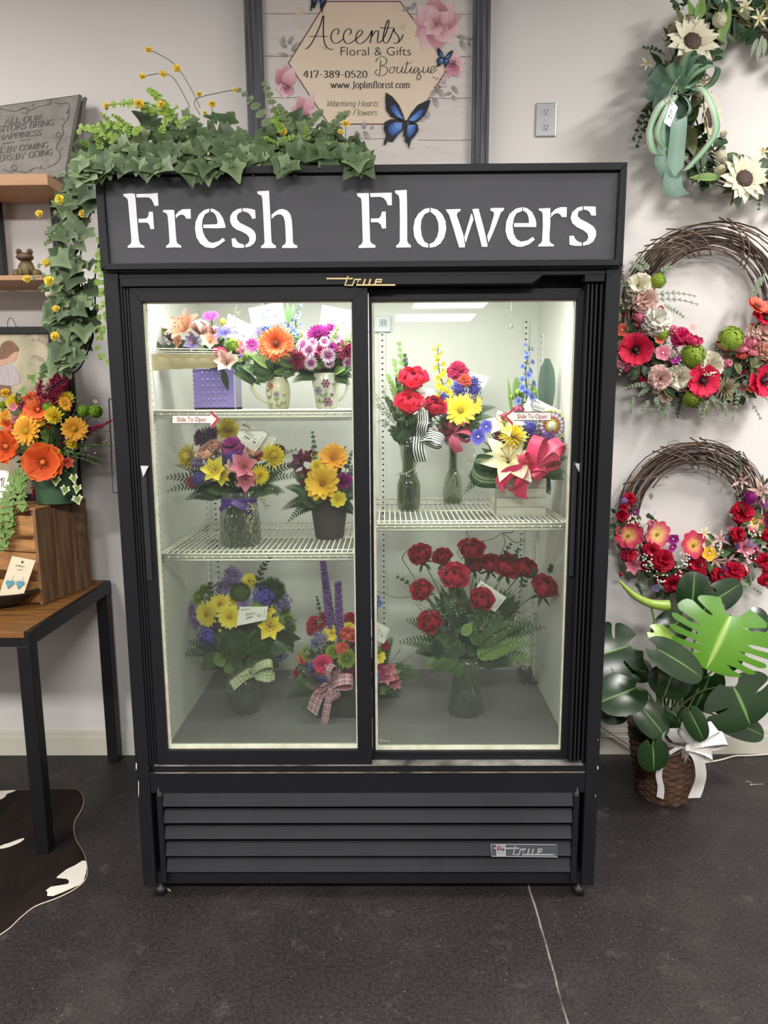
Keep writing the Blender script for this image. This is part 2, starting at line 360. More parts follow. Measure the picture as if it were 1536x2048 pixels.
# ================================================================== SETTING
WALLY = 0.90
def wall_mat():
    m = mat('wall_paint', '#d8d3d0', 0.85, spec=0.2, bump=(60, 0.05), vary=('#d1ccc8', 1.3, 3))
    return m
def floor_mat():
    m = bpy.data.materials.new('stained_concrete'); m.use_nodes = True; nt = m.node_tree; N = nt.nodes; Lk = nt.links
    b = N['Principled BSDF']; tc = N.new('ShaderNodeTexCoord')
    def noise(scale, det=5, rough=0.6):
        n = N.new('ShaderNodeTexNoise'); n.inputs['Scale'].default_value = scale; n.inputs['Detail'].default_value = det
        n.inputs['Roughness'].default_value = rough; Lk.new(tc.outputs['Object'], n.inputs['Vector']); return n
    def ramp(src, stops):
        r = N.new('ShaderNodeValToRGB'); e = r.color_ramp.elements
        while len(e) < len(stops): e.new(.5)
        for k, (p, c) in enumerate(stops): e[k].position = p; e[k].color = lin(c)
        Lk.new(src, r.inputs[0]); return r
    def mix(f, a, c, blend='MIX'):
        x = N.new('ShaderNodeMix'); x.data_type = 'RGBA'; x.blend_type = blend
        if isinstance(f, float): x.inputs[0].default_value = f
        else: Lk.new(f, x.inputs[0])
        Lk.new(a, x.inputs[6])
        if isinstance(c, str): x.inputs[7].default_value = lin(c)
        else: Lk.new(c, x.inputs[7])
        return x.outputs[2]
    big = ramp(noise(3.0, 8, 0.7).outputs['Fac'], [(0.36, '#171416'), (0.5, '#272324'), (0.66, '#474140')])
    tint = ramp(noise(0.9, 3).outputs['Fac'], [(0.35, '#30272a'), (0.65, '#2c2d2b')])
    c = mix(0.35, big.outputs[0], tint.outputs[0])
    fine = ramp(noise(110, 4).outputs['Fac'], [(0.40, '#110f10'), (0.62, '#3a3534')])
    c = mix(0.5, c, fine.outputs[0])
    scuff = ramp(noise(9, 8, 0.75).outputs['Fac'], [(0.58, '#000000'), (0.74, '#ffffff')])
    sx = N.new('ShaderNodeMath'); sx.operation = 'MULTIPLY'; sx.inputs[1].default_value = 0.6; Lk.new(scuff.outputs[0], sx.inputs[0])
    c = mix(sx.outputs[0], c, '#5a5452')
    vo = N.new('ShaderNodeTexVoronoi'); vo.inputs['Scale'].default_value = 46; Lk.new(tc.outputs['Object'], vo.inputs['Vector'])
    sp = ramp(vo.outputs['Distance'], [(0.045, '#ffffff'), (0.075, '#000000')])
    gate = ramp(noise(13, 2).outputs['Fac'], [(0.47, '#000000'), (0.55, '#ffffff')])
    g2 = N.new('ShaderNodeMath'); g2.operation = 'MULTIPLY'; Lk.new(sp.outputs[0], g2.inputs[0]); Lk.new(gate.outputs[0], g2.inputs[1])
    c = mix(g2.outputs[0], c, '#8d8781')
    # two filled saw joints: one running away from the viewer, one along the wall
    sep = N.new('ShaderNodeSeparateXYZ'); Lk.new(tc.outputs['Object'], sep.inputs[0])
    wob = noise(5, 4)
    for axis, pos, wd, colr, lo in ((0, 0.503, 0.0028, '#857f79', 0.42), (1, JOINT_Y, 0.003, '#98928c', 0.52)):
        a = N.new('ShaderNodeMath'); a.operation = 'SUBTRACT'; a.inputs[1].default_value = pos; Lk.new(sep.outputs[axis], a.inputs[0])
        wb = N.new('ShaderNodeMath'); wb.operation = 'MULTIPLY_ADD'; wb.inputs[1].default_value = 0.02; wb.inputs[2].default_value = -0.01; Lk.new(wob.outputs['Fac'], wb.inputs[0])
        s2 = N.new('ShaderNodeMath'); s2.operation = 'ADD'; Lk.new(a.outputs[0], s2.inputs[0]); Lk.new(wb.outputs[0], s2.inputs[1])
        ab = N.new('ShaderNodeMath'); ab.operation = 'ABSOLUTE'; Lk.new(s2.outputs[0], ab.inputs[0])
        lt = N.new('ShaderNodeMapRange'); lt.inputs['From Min'].default_value = wd*0.4; lt.inputs['From Max'].default_value = wd*1.3
        lt.inputs['To Min'].default_value = 1; lt.inputs['To Max'].default_value = 0; Lk.new(ab.outputs[0], lt.inputs['Value'])
        gg = ramp(noise(6+axis*7, 5).outputs['Fac'], [(lo, '#000000'), (lo+.15, '#ffffff')])
        mm = N.new('ShaderNodeMath'); mm.operation = 'MULTIPLY'; Lk.new(lt.outputs[0], mm.inputs[0]); Lk.new(gg.outputs[0], mm.inputs[1])
        c = mix(mm.outputs[0], c, colr)
    Lk.new(c, b.inputs['Base Color']); b.inputs['Roughness'].default_value = 0.55; b.inputs['Specular IOR Level'].default_value = 0.35
    bp = N.new('ShaderNodeBump'); bp.inputs['Strength'].default_value = 0.12; bp.inputs['Distance'].default_value = 0.005
    Lk.new(noise(60, 6).outputs['Fac'], bp.inputs['Height']); Lk.new(bp.outputs[0], b.inputs['Normal'])
    return m
JOINT_Y = onz(1440, 1604, 0).y
X0, X1, Y0R = -3.4, 3.4, -14.5
def slab(name, x0, x1, y0, y1, z0, z1, m):
    mb = MB(); mb.box(x0, x1, y0, y1, z0, z1); return struct(name, mb, m)
WP = wall_mat()
slab('floor', X0, X1, Y0R, WALLY, -0.1, 0, floor_mat())
slab('wall_back', X0, X1, WALLY, WALLY+0.1, 0, CEIL, WP)
slab('wall_left', X0-0.1, X0, Y0R, WALLY, 0, CEIL, WP)
slab('wall_right', X1, X1+0.1, Y0R, WALLY, 0, CEIL, WP)
slab('wall_front', X0, X1, Y0R-0.1, Y0R, 0, CEIL, mat('far_wall_paint', '#6a6663', 0.9))
slab('ceiling', X0, X1, Y0R, WALLY, CEIL, CEIL+0.1, mat('ceiling_tile', '#77736f', 0.9))
bb = MB(); bb.box(X0, X1, WALLY-0.014, WALLY-0.001, 0.001, 0.082); bb.box(X0, X1, WALLY-0.010, WALLY-0.001, 0.082, 0.104); bb.box(X0, X1, WALLY-0.006, WALLY-0.001, 0.104, 0.112)
struct('baseboard_back', bb, mat('baseboard_paint', '#d0ccbf', 0.5, vary=('#c6c2b4', 2.0, 3)))
LAMP = mat('lamp_diffuser', '#ffffff', 0.5, emit='#fff6ec', es=7.0); LAMPF = mat('lamp_frame', '#e8e8e8', 0.5)
for k, (x, y, sx, sy, pw) in enumerate(PANELS):
    t = thing('ceiling_light', 'flat white ceiling light panel overhead in front of the cooler', 'ceiling light', (x, y, CEIL-0.03), 'ceiling light panels')
    mb = MB(); mb.box(x-sx/2-.03, x+sx/2+.03, y-sy/2-.03, y+sy/2+.03, CEIL-.028, CEIL-.002); obj('lamp_frame', mb, LAMPF, t)
    mb = MB(); mb.box(x-sx/2, x+sx/2, y-sy/2, y+sy/2, CEIL-.034, CEIL-.029); obj('diffuser', mb, LAMP, t)

# ================================================================== COOLER
BLK = mat('black_cabinet_paint', '#1b1b1e', 0.5, spec=0.2, bump=(240, 0.04), vary=('#161619', 3, 4))
BLK2 = mat('black_track', '#1b1b1e', 0.5, spec=.2)
PANEL = mat('charcoal_sign_board', '#454549', 0.6, spec=0.3, vary=('#3f3f43', 2.5, 4, (1, 1, 8)))
LINER = mat('white_liner', '#e4e5df', 0.4, vary=('#dddfd8', 2, 3))
LINERF = mat('cooler_floor', '#7b7b78', 0.45, vary=('#6d6d6a', 5, 6), bump=(30, 0.1))
WIRE = mat('white_coated_wire', '#eceada', 0.35)
GASK = mat('pale_gasket', '#dcdcc8', 0.5, vary=('#c2c1a8', 25, 5))
SLOT = mat('slot_shadow_black', '#2a2a26', 0.8)
METAL = mat('brushed_steel', '#b8b8b8', 0.35, metal=0.9)
GLASS = glass_mat('door_glass', '#f7faf6', 0.04, 0.6, 0.0, None, .014, '#cfd2cc')
WHITE = mat('white_paint', '#efeaf0', 0.6, vary=('#e0dbe2', 30, 4))
CW = 0.6875
fr = thing('refrigerator', 'tall black two-door glass-front flower cooler with a white lettered header', 'refrigerator', (0, 0.38, 0))
mb = MB()
mb.box(-CW, -.628, .055, .76, .045, 2.085); mb.box(.628, CW, .055, .76, .045, 2.085)
mb.box(-.628, .628, .728, .76, .045, 2.085); mb.box(-.628, .628, .055, .728, 1.895, 2.085); mb.box(-.628, .628, .055, .728, .045, .44)
obj('cabinet_shell', mb, BLK, fr)
mb = MB()
mb.box(-.6279, -.62, .085, .727, .442, 1.894); mb.box(.62, .6279, .085, .727, .442, 1.894); mb.box(-.62, .62, .72, .7275, .442, 1.894)
mb.box(-.62, .62, .085, .72, 1.886, 1.8945)
for x in (-.30, .30): mb.box(x-.001, x+.001, .7185, .7199, .46, 1.88)
obj('interior_liner', mb, LINER, fr)
mb = MB(); mb.box(-.62, .62, .085, .72, .4405, .453); obj('interior_floor', mb, LINERF, fr)
# face frame
mb = MB()
mb.box(-CW, -.648, 0, .055, .045, 2.0); mb.box(.649, CW, 0, .055, .045, 2.0)
mb.box(-.648, .649, .004, .055, 1.833, 1.875); mb.box(-.648, .649, .002, .055, .350, .417)
obj('face_frame', mb, BLK, fr, bevel=.002)
mb = MB(); mb.box(-.648, .649, .0735, .084, 1.802, 1.895); obj('light_valance', mb, BLK2, fr)
mb = MB()
for x in (-.644, -.636, -.628): mb.box(x-.0025, x+.0025, .006, .05, .417, 1.833)
JL = mb; mb = MB()
for x in (.606, .617, .628, .641): mb.box(x-.0025, x+.0025, .012, .05, .417, 1.833)
JL.box(-.648, -.622, .05, .055, .417, 1.833); mb.box(.60, .649, .05, .055, .417, 1.833)
obj('door_jamb', JL, BLK2, fr); obj('door_jamb', mb, BLK2, fr)
# header sign
sp = thing_ = None
mb = MB(); mb.box(-CW, CW, -.004, .05, 1.85, 2.10); sign = obj('header_sign', mb, PANEL, fr)
mb = MB()
def bar(x0, z0, x1, z1, x2, z2, x3, z3, y0, y1):   # mitred moulding from its four front corners
    mb.hexa([(x0, y0, z0), (x1, y0, z1), (x1, y1, z1), (x0, y1, z0), (x3, y0, z3), (x2, y0, z2), (x2, y1, z2), (x3, y1, z3)])
bar(-CW, 2.107, CW, 2.107, .670, 2.088, -.668, 2.088, -.016, .055)
bar(-.680, 1.852, .680, 1.852, .667, 1.868, -.664, 1.868, -.020, .0)
bar(-CW, 2.107, -.668, 2.088, -.664, 1.868, -CW, 1.852, -.013, .055)
bar(CW, 2.107, CW, 1.852, .667, 1.868, .670, 2.088, -.013, .055)
obj('sign_moulding', mb, BLK, sign, bevel=.0015)
mb = MB()
mb.box(-.6675, -.6655, -.0045, -.002, 1.868, 2.088); mb.box(-.668, .67, -.0045, -.002, 2.0845, 2.088); mb.box(.6655, .668, -.0045, -.002, 1.868, 2.088)
obj('sign_shadow_gap', mb, BLK2, sign)
def P(s, sc_, ox, oy): return [[(ox+x/sc_, oy+y/sc_) for x, y in pl] for pl in S(s)]
a1, a2, a3, a4 = (7.68, 230, 370), (7.68, 420, 370), (5.908, 700, 370), (5.908, 950, 370)
LET = []
LET += P('128,140 180,132 250,128 303,135 318,250 335,480 352,700 368,860 390,910 430,925 453,950 450,965 350,960 200,965 192,945 215,922 240,905 252,870 248,780 232,600 215,420 200,250 190,215 165,190 132,170;325,140 655,125 668,318 608,322 585,265 555,215 515,190 330,192;358,520 470,515 500,498 513,470 520,412 580,410 600,675 545,677 525,610 500,580 470,577 362,580', *a1)
LET += P('732,398 750,383 907,382 915,470 930,700 945,870 965,905 1015,930 1018,962 900,958 785,965 785,935 820,910 838,880 828,700 812,500 800,450 775,425 740,415;930,460 980,405 1040,372 1160,368 1165,515 1095,517 1075,480 1045,457 1000,458 965,480 935,512', *a1)
LET += P('1447,362 1370,385 1290,450 1240,560 1228,660 1250,800 1310,900 1390,955 1480,968 1519,968 1599,925 1694,850 1656,812 1589,865 1499,890 1439,870 1385,800 1350,720 1335,620 1345,530 1380,450 1447,412;1467,362 1519,370 1599,420 1659,510 1694,620 1697,658 1569,665 1355,660 1357,608 1559,603 1576,580 1564,510 1539,450 1499,415 1467,410', *a1)
LET += P('485,358 420,370 350,415 312,480 308,560 340,630 400,680 490,715 560,755 600,800 605,850 585,895 540,920 545,960 610,945 670,905 702,850 705,770 680,710 630,665 540,620 460,580 418,530 412,480 430,440 488,412;502,358 560,355 640,368 692,385 702,512 650,520 625,470 590,430 540,410 503,408;332,822 388,817 410,860 450,895 520,915 525,965 400,965 345,945 338,900', *a2)
LET += P('728,97 905,88 915,250 928,500 940,800 945,870 965,905 1010,930 1012,968 785,968 783,938 820,915 838,880 830,700 815,400 805,230 795,175 770,150 730,138;945,458 1000,410 1060,375 1120,368 1190,395 1235,450 1255,530 1268,700 1272,870 1290,910 1340,930 1340,967 1107,967 1108,935 1145,915 1165,880 1160,700 1150,560 1130,490 1095,455 1050,450 1000,470 945,522', *a2)
LET += P('82,98 222,95 225,200 232,480 238,660 255,690 300,712 300,740 200,742 102,745 102,722 135,700 150,670 145,450 137,200 128,155 85,128;237,97 493,90 495,238 447,240 430,195 400,155 360,140 240,142;245,397 340,393 362,370 378,315 423,313 426,512 380,515 362,465 330,440 248,440', *a3)
LET += P('532,65 670,57 674,200 676,450 676,660 690,690 718,712 720,737 545,740 545,715 570,700 588,665 590,400 585,170 575,125 532,90;940,270 880,282 810,335 765,410 748,510 760,610 800,685 860,730 925,740 927,697 880,670 848,600 835,500 845,410 880,345 940,317;952,270 1030,290 1090,345 1130,430 1137,520 1115,620 1070,690 1010,730 940,740 940,697 990,672 1030,610 1048,530 1042,440 1010,365 952,317', *a3)
LET += P('1130,288 1305,283 1305,305 1268,330 1262,360 1300,470 1340,590 1360,715 1355,738 1290,738 1265,660 1225,520 1170,350 1145,315;1440,335 1460,405 1400,580 1368,685 1350,615 1390,480 1430,345;1445,285 1519,278 1552,400 1587,530 1627,715 1622,730 1559,730 1537,640 1497,490 1462,345', *a3)
LET += P('180,280 200,272 343,270 342,295 305,325 270,420 215,560 160,680 143,605 180,510 225,350 222,320 182,300;557,262 480,280 410,340 370,430 360,540 385,630 435,700 500,730 560,730 640,700 707,645 683,612 620,655 545,670 490,640 455,570 445,480 460,390 490,335 557,307;567,262 620,275 675,320 715,400 725,460 722,497 462,495 462,450 637,450 637,400 620,345 590,312 567,307', *a4)
LET += P('753,278 890,272 890,450 880,600 882,670 905,692 933,705 930,725 745,727 747,710 775,690 793,660 802,480 800,340 785,312 755,298;900,335 950,285 1010,262 1085,262 1082,378 1025,378 1005,345 970,332 930,345 900,382', *a4)
LET += P('1272,252 1210,268 1150,320 1130,390 1150,450 1200,495 1280,535 1330,575 1340,620 1320,660 1275,682 1277,718 1350,700 1400,665 1430,600 1430,540 1400,490 1330,445 1250,405 1215,370 1215,330 1235,305 1272,297;1285,252 1425,255 1430,360 1375,362 1355,320 1325,297 1285,290;1115,603 1165,598 1185,640 1220,670 1262,682 1260,720 1180,718 1117,705', *a4)
for wd, lo, hi in (('Fresh', 0, 650), ('Flowers', 650, 1300)):
    mb = MB()
    for pl in LET:
        if lo < pl[0][0] <= hi: mb.poly([at(x, y, -.0055) for x, y in pl], (0, .0012, 0))
    obj('stencil_word', mb, WHITE, sign, label='white painted word '+wd)
# header track, its short end block and the maker's script
mb = MB(); mb.hexa([(-.640, -.006, 1.811), (.452, -.006, 1.811), (.470, .03, 1.811), (-.640, .03, 1.811), (-.640, -.006, 1.833), (.487, -.006, 1.836), (.487, .03, 1.836), (-.640, .03, 1.833)])
trk = obj('header_track', mb, BLK, fr, bevel=.0015)
mb = MB(); mb.box(.592, .644, -.002, .03, 1.815, 1.833); obj('track_block', mb, BLK, trk, bevel=.001)
mb = MB(); LOGO = S('118,155 590,155;505,112 450,275 590,275 625,170 745,170;705,170 655,270 1360,270;820,160 785,260;915,160 880,265;985,265 1010,215 1105,215 1120,172 1020,172 1000,215')
mp = lambda u, v: at(640+u/9.035, 540+v/9.035, -.0085)
for pl in LOGO: stroke(mb, pl, flat(26), mp, 0, 0, (0, .0025, 0))
obj('maker_script', mb, mat('brass_letters', '#b5a070', 0.4, metal=0.6), trk, label='gold metal maker script')
# sliding doors
def door(x0, x1, z0, z1, gx0, gx1, gz0, gz1, y0, y1, nm='sliding_door'):
    mb = MB()
    mb.hexa([(x0,y0,z0),(gx0,y0,gz0),(gx0,y1,gz0),(x0,y1,z0),(x0,y0,z1),(gx0,y0,gz1),(gx0,y1,gz1),(x0,y1,z1)])
    mb.hexa([(gx1,y0,gz0),(x1,y0,z0),(x1,y1,z0),(gx1,y1,gz0),(gx1,y0,gz1),(x1,y0,z1),(x1,y1,z1),(gx1,y1,gz1)])
    mb.hexa([(x0,y0,z0),(x1,y0,z0),(x1,y1,z0),(x0,y1,z0),(gx0,y0,gz0),(gx1,y0,gz0),(gx1,y1,gz0),(gx0,y1,gz0)])
    mb.hexa([(gx0,y0,gz1),(gx1,y0,gz1),(gx1,y1,gz1),(gx0,y1,gz1),(x0,y0,z1),(x1,y0,z1),(x1,y1,z1),(x0,y1,z1)])
    d = obj(nm, mb, BLK, fr, bevel=.0012)
    g = .007; ya = y0+.012; mb = MB()
    mb.box(gx0-.004, gx0+g, ya, ya+.012, gz0-.004, gz1+.004); mb.box(gx1-g*.6, gx1+.004, ya, ya+.012, gz0-.004, gz1+.004)
    mb.box(gx0+g, gx1-g*.6, ya, ya+.012, gz0-.004, gz0+g*1.5); mb.box(gx0+g, gx1-g*.6, ya, ya+.012, gz1-.003, gz1+.004)
    obj('glass_gasket', mb, GASK, d, label='pale gasket strip round the pane')
    mb = MB(); mb.box(gx0, gx1, ya+.004, ya+.009, gz0, gz1); obj('glass_pane', mb, GLASS, d, label='clear glass pane')
    return d
dl = door(-.622, .016, .441, 1.810, -.590, -.026, .487, 1.773, .002, .034)
dr = door(.018, .603, .435, 1.806, .026, .584, .462, 1.776, .040, .072)
mb = MB(); mb.box(.02, .60, .030, .0398, .437, .449); obj('bottom_ledge', mb, BLK, dr)
HND = mat('dark_handle', '#232327', 0.4); TRI = mat('pale_handle_tip', '#c9c6cc', 0.5)
for d, x0, x1, px, y in ((dl, -.618, -.603, [(281, 932), (297, 932), (286, 954)], -.004), (dr, .587, .600, [(1150, 927), (1162, 927), (1160, 948)], .030)):
    mb = MB(); z0 = 1.005; z1 = 1.335
    mb.box(x0, x1, y, y+.008, z0, z1); h = obj('recessed_handle', mb, HND, d, bevel=.002)
    mb = MB(); mb.poly([at(a, b, y-.003) for a, b in px], (0, .003, 0)); obj('handle_tip', mb, TRI, h, label='pale triangular handle tip')
STK = mat('sticker_clear_white', '#d9d6cf', 0.5); STKR = mat('sticker_red', '#a33340', 0.5); STKD = mat('sticker_dark', '#4c4a48', 0.5); STKT = mat('sticker_text_red', '#8f3038', 0.5)
def sticker(d, y, poly, border, chev, tx, ty, tw):
    mb = MB(); mb.poly([at(a, b, y) for a, b in poly], (0, .0004, 0), 0)
    mp = lambda u, v: at(u, v, y-.0008)
    stroke(mb, border, flat(1.6), mp, 1, 0)
    mb.poly([at(a, b, y-.0006) for a, b in chev], None, 2)
    sans(mb, 'Slide To Open', lambda u, v: at(u, -v, y-.001), tx, -ty, 9.6, m=3, width=tw)
    obj('slide_sticker', mb, [STK, STKD, STKR, STKT], d, label='Slide To Open arrow sticker')
sticker(dl, .0135, [(345, 830), (421, 830), (421, 820), (440, 838), (422, 858), (421, 847), (345, 847)], [(421, 830), (345, 830), (345, 847), (421, 847)],
        [(421, 820), (440, 838), (422, 859), (422, 851), (433, 838), (421, 827)], 353, 843, 59)
sticker(dr, .0515, [(1102, 824), (1027, 824), (1027, 817), (1007, 832), (1026, 852), (1026, 841), (1102, 841)], [(1027, 824), (1102, 824), (1102, 841), (1027, 841)],
        [(1027, 817), (1007, 832), (1026, 852), (1026, 845), (1013, 832), (1027, 822)], 1034, 837, 59)
mb = MB(); mp = lambda u, v: at(720+u/3.268, 1040+v/3.268, .0515)
for pl in S('122,1438 145,1438;140,1432 133,1448 146,1448 150,1440;155,1448 160,1438;165,1448 170,1438;175,1448 195,1448'): stroke(mb, pl, flat(2.2), mp, 0, 0)
obj('etched_mark', mb, STK, dr, label='small pale etched maker mark')
# sill tracks
mb = MB(); mb.box(-.632, .640, -.001, .03, .4385, .4415); mb.box(-.632, .645, -.001, .004, .4155, .4175)
obj('sill_track', mb, mat('worn_bare_edge', '#9c9890', 0.5, metal=0.3, vary=('#3a3936', 14, 5)), fr, label='worn bare-metal track edges')
mb = MB(); mb.box(-.648, .649, .006, .034, .4175, .4385); obj('sill', mb, BLK2, fr)
# lamp tubes, pull chain
TUBE = mat('fluorescent_tube', '#ffffff', 0.4, emit='#f8ffee', es=9.0)
mb = MB(); mb.tube([(-.58, .125, 1.862), (.58, .125, 1.862)], .013, 10); obj('lamp_tube', mb, TUBE, fr)
mb = MB(); p = at(1023, 596, .16)
for k in range(26): mb.ball((p.x, p.y, 1.862-k*.0052-.004), .0021, n=6)
mb.ball((p.x, p.y, 1.862-26*.0052-.006), .0045, n=8); mb.lathe([(.004, 0), (.006, -.008)], (p.x, p.y, 1.862-26*.0052-.006), 8)
obj('pull_chain', mb, mat('chain_steel', '#777770', 0.4, metal=0.7), fr)
# slotted uprights
mb = MB()
def upright(x, y, z0, z1, face, n):
    """face 'y' looks to the front, 'x+'/'x-' looks sideways"""
    w_ = .011
    if face == 'y': mb.box(x-w_, x+w_, y-.008, y, z0, z1)
    elif face == 'x+': mb.box(x, x+.006, y-w_, y+w_, z0, z1)
    else: mb.box(x-.006, x, y-w_, y+w_, z0, z1)
    for k in range(n):
        z = z0+(k+.5)*(z1-z0)/n
        if face == 'y': mb.box(x-.0035, x+.0035, y-.0088, y-.0079, z-.0028, z+.0028, 1)
        elif face == 'x+': mb.box(x+.0059, x+.0068, y-.0035, y+.0035, z-.0028, z+.0028, 1)
        else: mb.box(x-.0068, x-.0059, y-.0035, y+.0035, z-.0028, z+.0028, 1)
upright(-.6195, .115, .47, 1.86, 'x+', 66); upright(-.6195, .66, .47, 1.78, 'x+', 60); upright(.6195, .115, .47, 1.86, 'x-', 66); upright(.6195, .62, .47, 1.74, 'x-', 60)
xc = at(766, 900, .71).x
upright(xc, .7195, .47, 1.80, 'y', 64); upright(-.595, .7195, .47, 1.80, 'y', 64); upright(.575, .7195, .47, 1.80, 'y', 64)
obj('slotted_upright', mb, [LINER, SLOT], fr)
# wire shelves
def shelf(x0, x1, z, y0=.10, y1=.665):
    mb = MB()
    mb.tube([(x0, y0, z-.002), (x1, y0, z-.002)], .0036, 6); mb.tube([(x0, y0, z-.020), (x1, y0, z-.020)], .0036, 6)
    n = int((x1-x0)/.026)
    for k in range(n+1):
        x = x0+(x1-x0)*k/n; mb.ball((x, y0-.001, z-.011), .0045, n=6)
    mb.tube([(x0, y0+.004, z-.011), (x1, y0+.004, z-.011)], .0024, 5)
    s_ = obj('wire_shelf', mb, WIRE, fr, True)
    mb = MB(); n = int((x1-x0)/.0165)
    for k in range(n+1):
        x = x0+(x1-x0)*k/n; mb.tube([(x, y0, z), (x, y1, z)], .0019, 5)
    obj('shelf_wires', mb, WIRE, s_, True)
    mb = MB()
    for y in (y0+.06, y0+.26, y0+.43, y1): mb.tube([(x0, y, z-.0045), (x1, y, z-.0045)], .0032, 6)
    for x in (x0, x1): mb.tube([(x, y0, z-.0045), (x, y1, z-.0045)], .0032, 6)
    obj('cross_bars', mb, WIRE, s_, True)
ZT, ZL, ZR, ZF = 1.483, 1.062, 1.150, 0.453
shelf(-.612, -.006, ZT); shelf(-.612, -.004, ZL); shelf(.006, .600, ZR)
for x, y, z in ((-.613, .10, ZT), (-.613, .10, ZL), (-.613, .64, ZT), (-.613, .64, ZL), (.595, .64, ZR), (.012, .64, ZR), (-.012, .64, ZL)):
    mb = MB(); mb.box(x-.005, x+.005, y, y+.03, z-.03, z-.006); obj('shelf_clip', mb, METAL, fr)
# kick grille
gr = MB()
gr.box(-.613, .615, .030, .040, .05, .352); grl = obj('kick_grille', gr, BLK2, fr)
for k, (zt, zb) in enumerate(((.3565, .3096), (.2934, .2559), (.2395, .2034), (.1869, .1471), (.1322, .0938))):
    zb += .005; mb = MB(); yb = -.006; yt = .008
    mb.hexa([(-.611, yb, zb-.002), (.613, yb, zb-.002), (.613, yb+.012, zb-.004), (-.611, yb+.012, zb-.004), (-.611, yt-.004, zt), (.613, yt-.004, zt), (.613, yt+.006, zt), (-.611, yt+.006, zt)])
    mb.box(-.611, .613, yb+.001, yb+.010, zb-.0035, zb-.002)
    obj('louver', mb, mat('grey_louver', '#323235', 0.55, spec=.22, vary=('#2a2a2d', 4, 5)), grl)
for x0, x1 in ((-.629, -.613), (.615, .631)):
    mb = MB(); mb.box(x0, x1, -.006, .03, .06, .345); mb.hexa([(x0, -.006, .345), (x1, -.006, .345), (x1, .03, .345), (x0, .03, .345), (x0+.004, .012, .366), (x1, .012, .366), (x1, .03, .366), (x0+.004, .03, .366)])
    e_ = obj('grille_end', mb, BLK, grl, bevel=.001)
for x in (-.6235, .6255):
    mb = MB(); mb.box(x-.0015, x+.0015, -.0015, .012, .346, .3665); obj('bare_end_edge', mb, METAL, grl)
mb = MB(); mb.box(-.648, .649, .012, .05, .045, .082); obj('toe_rail', mb, BLK2, fr)
# badge on the fourth louver
mb = MB(); SIL = mat('badge_silver', '#a9acae', 0.35, metal=0.4); BDK = mat('badge_charcoal', '#3e4044', 0.4); BRD = mat('badge_red', '#6a2430', 0.5)
def bmap(u, v, off=0.0):      # u,v in the zoomed badge drawing -> sloping louver face
    x = .372+(u-318)/(1338-318)*.200; s_ = (v-208)/(386-208)
    return Vector((x, .0035-.0085*s_-off, .1845-.0365*s_))
mb.poly([bmap(u, v, .0035) for u, v in ((318, 208), (1325, 215), (1338, 386), (325, 375))], (0, .003, 0), 1)
for pl in S('318,208 1325,215 1338,386 325,375 318,208'): stroke(mb, pl, flat(11), lambda u, v: bmap(u, v, .0040), 0, 0)
for pl in S('360,262 750,262;695,232 655,350 745,350 775,275 855,275;820,275 795,350 1275,352;905,268 880,345;970,268 945,345;1030,345 1050,308 1090,308 1105,275 1045,275 1035,305'): stroke(mb, pl, flat(19), lambda u, v: bmap(u, v, .0045), 0, 0)
mb.poly([bmap(u, v, .0050) for u, v in ((395, 212), (543, 212), (545, 378), (495, 378), (460, 362), (430, 375), (398, 376))], None, 0)
mb.poly([bmap(u, v, .0054) for u, v in ((410, 225), (472, 225), (474, 296), (412, 296))], None, 2)
mb.poly([bmap(u, v, .0054) for u, v in ((484, 262), (524, 262), (524, 296), (484, 296))], None, 1)
for pl in S('420,240 465,240;442,240 442,288;430,288 455,288;492,232 500,246;508,246 518,232'): stroke(mb, pl, flat(9), lambda u, v: bmap(u, v, .0058), 0 if pl[0][0] < 480 else 1, 0)
for u in (425, 450, 475, 505): stroke(mb, [(u, 318), (u+8, 332)], flat(8), lambda u, v: bmap(u, v, .0058), 1, 0)
stroke(mb, [(1295, 342), (1306, 356), (1295, 370), (1284, 356), (1295, 342)], flat(5), lambda u, v: bmap(u, v, .0058), 0, 0)
obj('maker_badge', mb, [SIL, BDK, BRD], grl, label='silver and charcoal maker badge')
CST = mat('black_caster', '#141416', 0.5)
for x, y in ((-.645, .03), (.65, .03), (-.645, .70), (.65, .70)):
    mb = MB(); mb.lathe([(.0, .0), (.018, .0), (.018, .024), (.009, .026), (.009, .046), (0, .046)], (x, y, .0005), 12); obj('levelling_foot', mb, CST, fr, True)
# screws and white chips where the paint has gone
mb = MB()
for x, y in ((208, 440), (1236, 440)): mb = MB(); q = at(x, y, -.014); mb.tube([q, q+Vector((0, -.002, 0))], .0035, 8); obj('sign_screw', mb, BLK2, sign)
mb = MB()
for x, y, w_, h_ in ((272.5, 1533, 2, 14), (277, 1578, 1.2, 34), (1195.5, 1536, 2, 7), (1196, 1480, .8, 3), (1191, 1592, .8, 5)):
    mb.poly([at(x+a*w_, y+b*h_, -.0015) for a, b in ((-.5, -.5), (.5, -.4), (.5, .2), (.2, .5), (-.3, .4))], (0, .0012, 0))
obj('paint_chip', mb, mat('bare_white_chip', '#d8d4cc', 0.6), fr, label='white chips in the black paint')
# slanted paper label on the inner left wall near the top
mb = MB(); mb.poly([at(a, b, .3) for a, b in ((309, 600), (337, 598), (338, 613))], (0, .0006, 0), 0)
for k in range(5): mb.poly([at(a, b, .2985) for a, b in ((322+k*3, 602), (323.5+k*3, 602), (324+k*3, 605+k*.9), (322.5+k*3, 605+k*.9))], None, 1)
tag(obj('paper_label', mb, [mat('pale_paper', '#dfe3d2', 0.7), STKD]), 'small slanted printed paper label in upper left corner inside cooler', 'label')
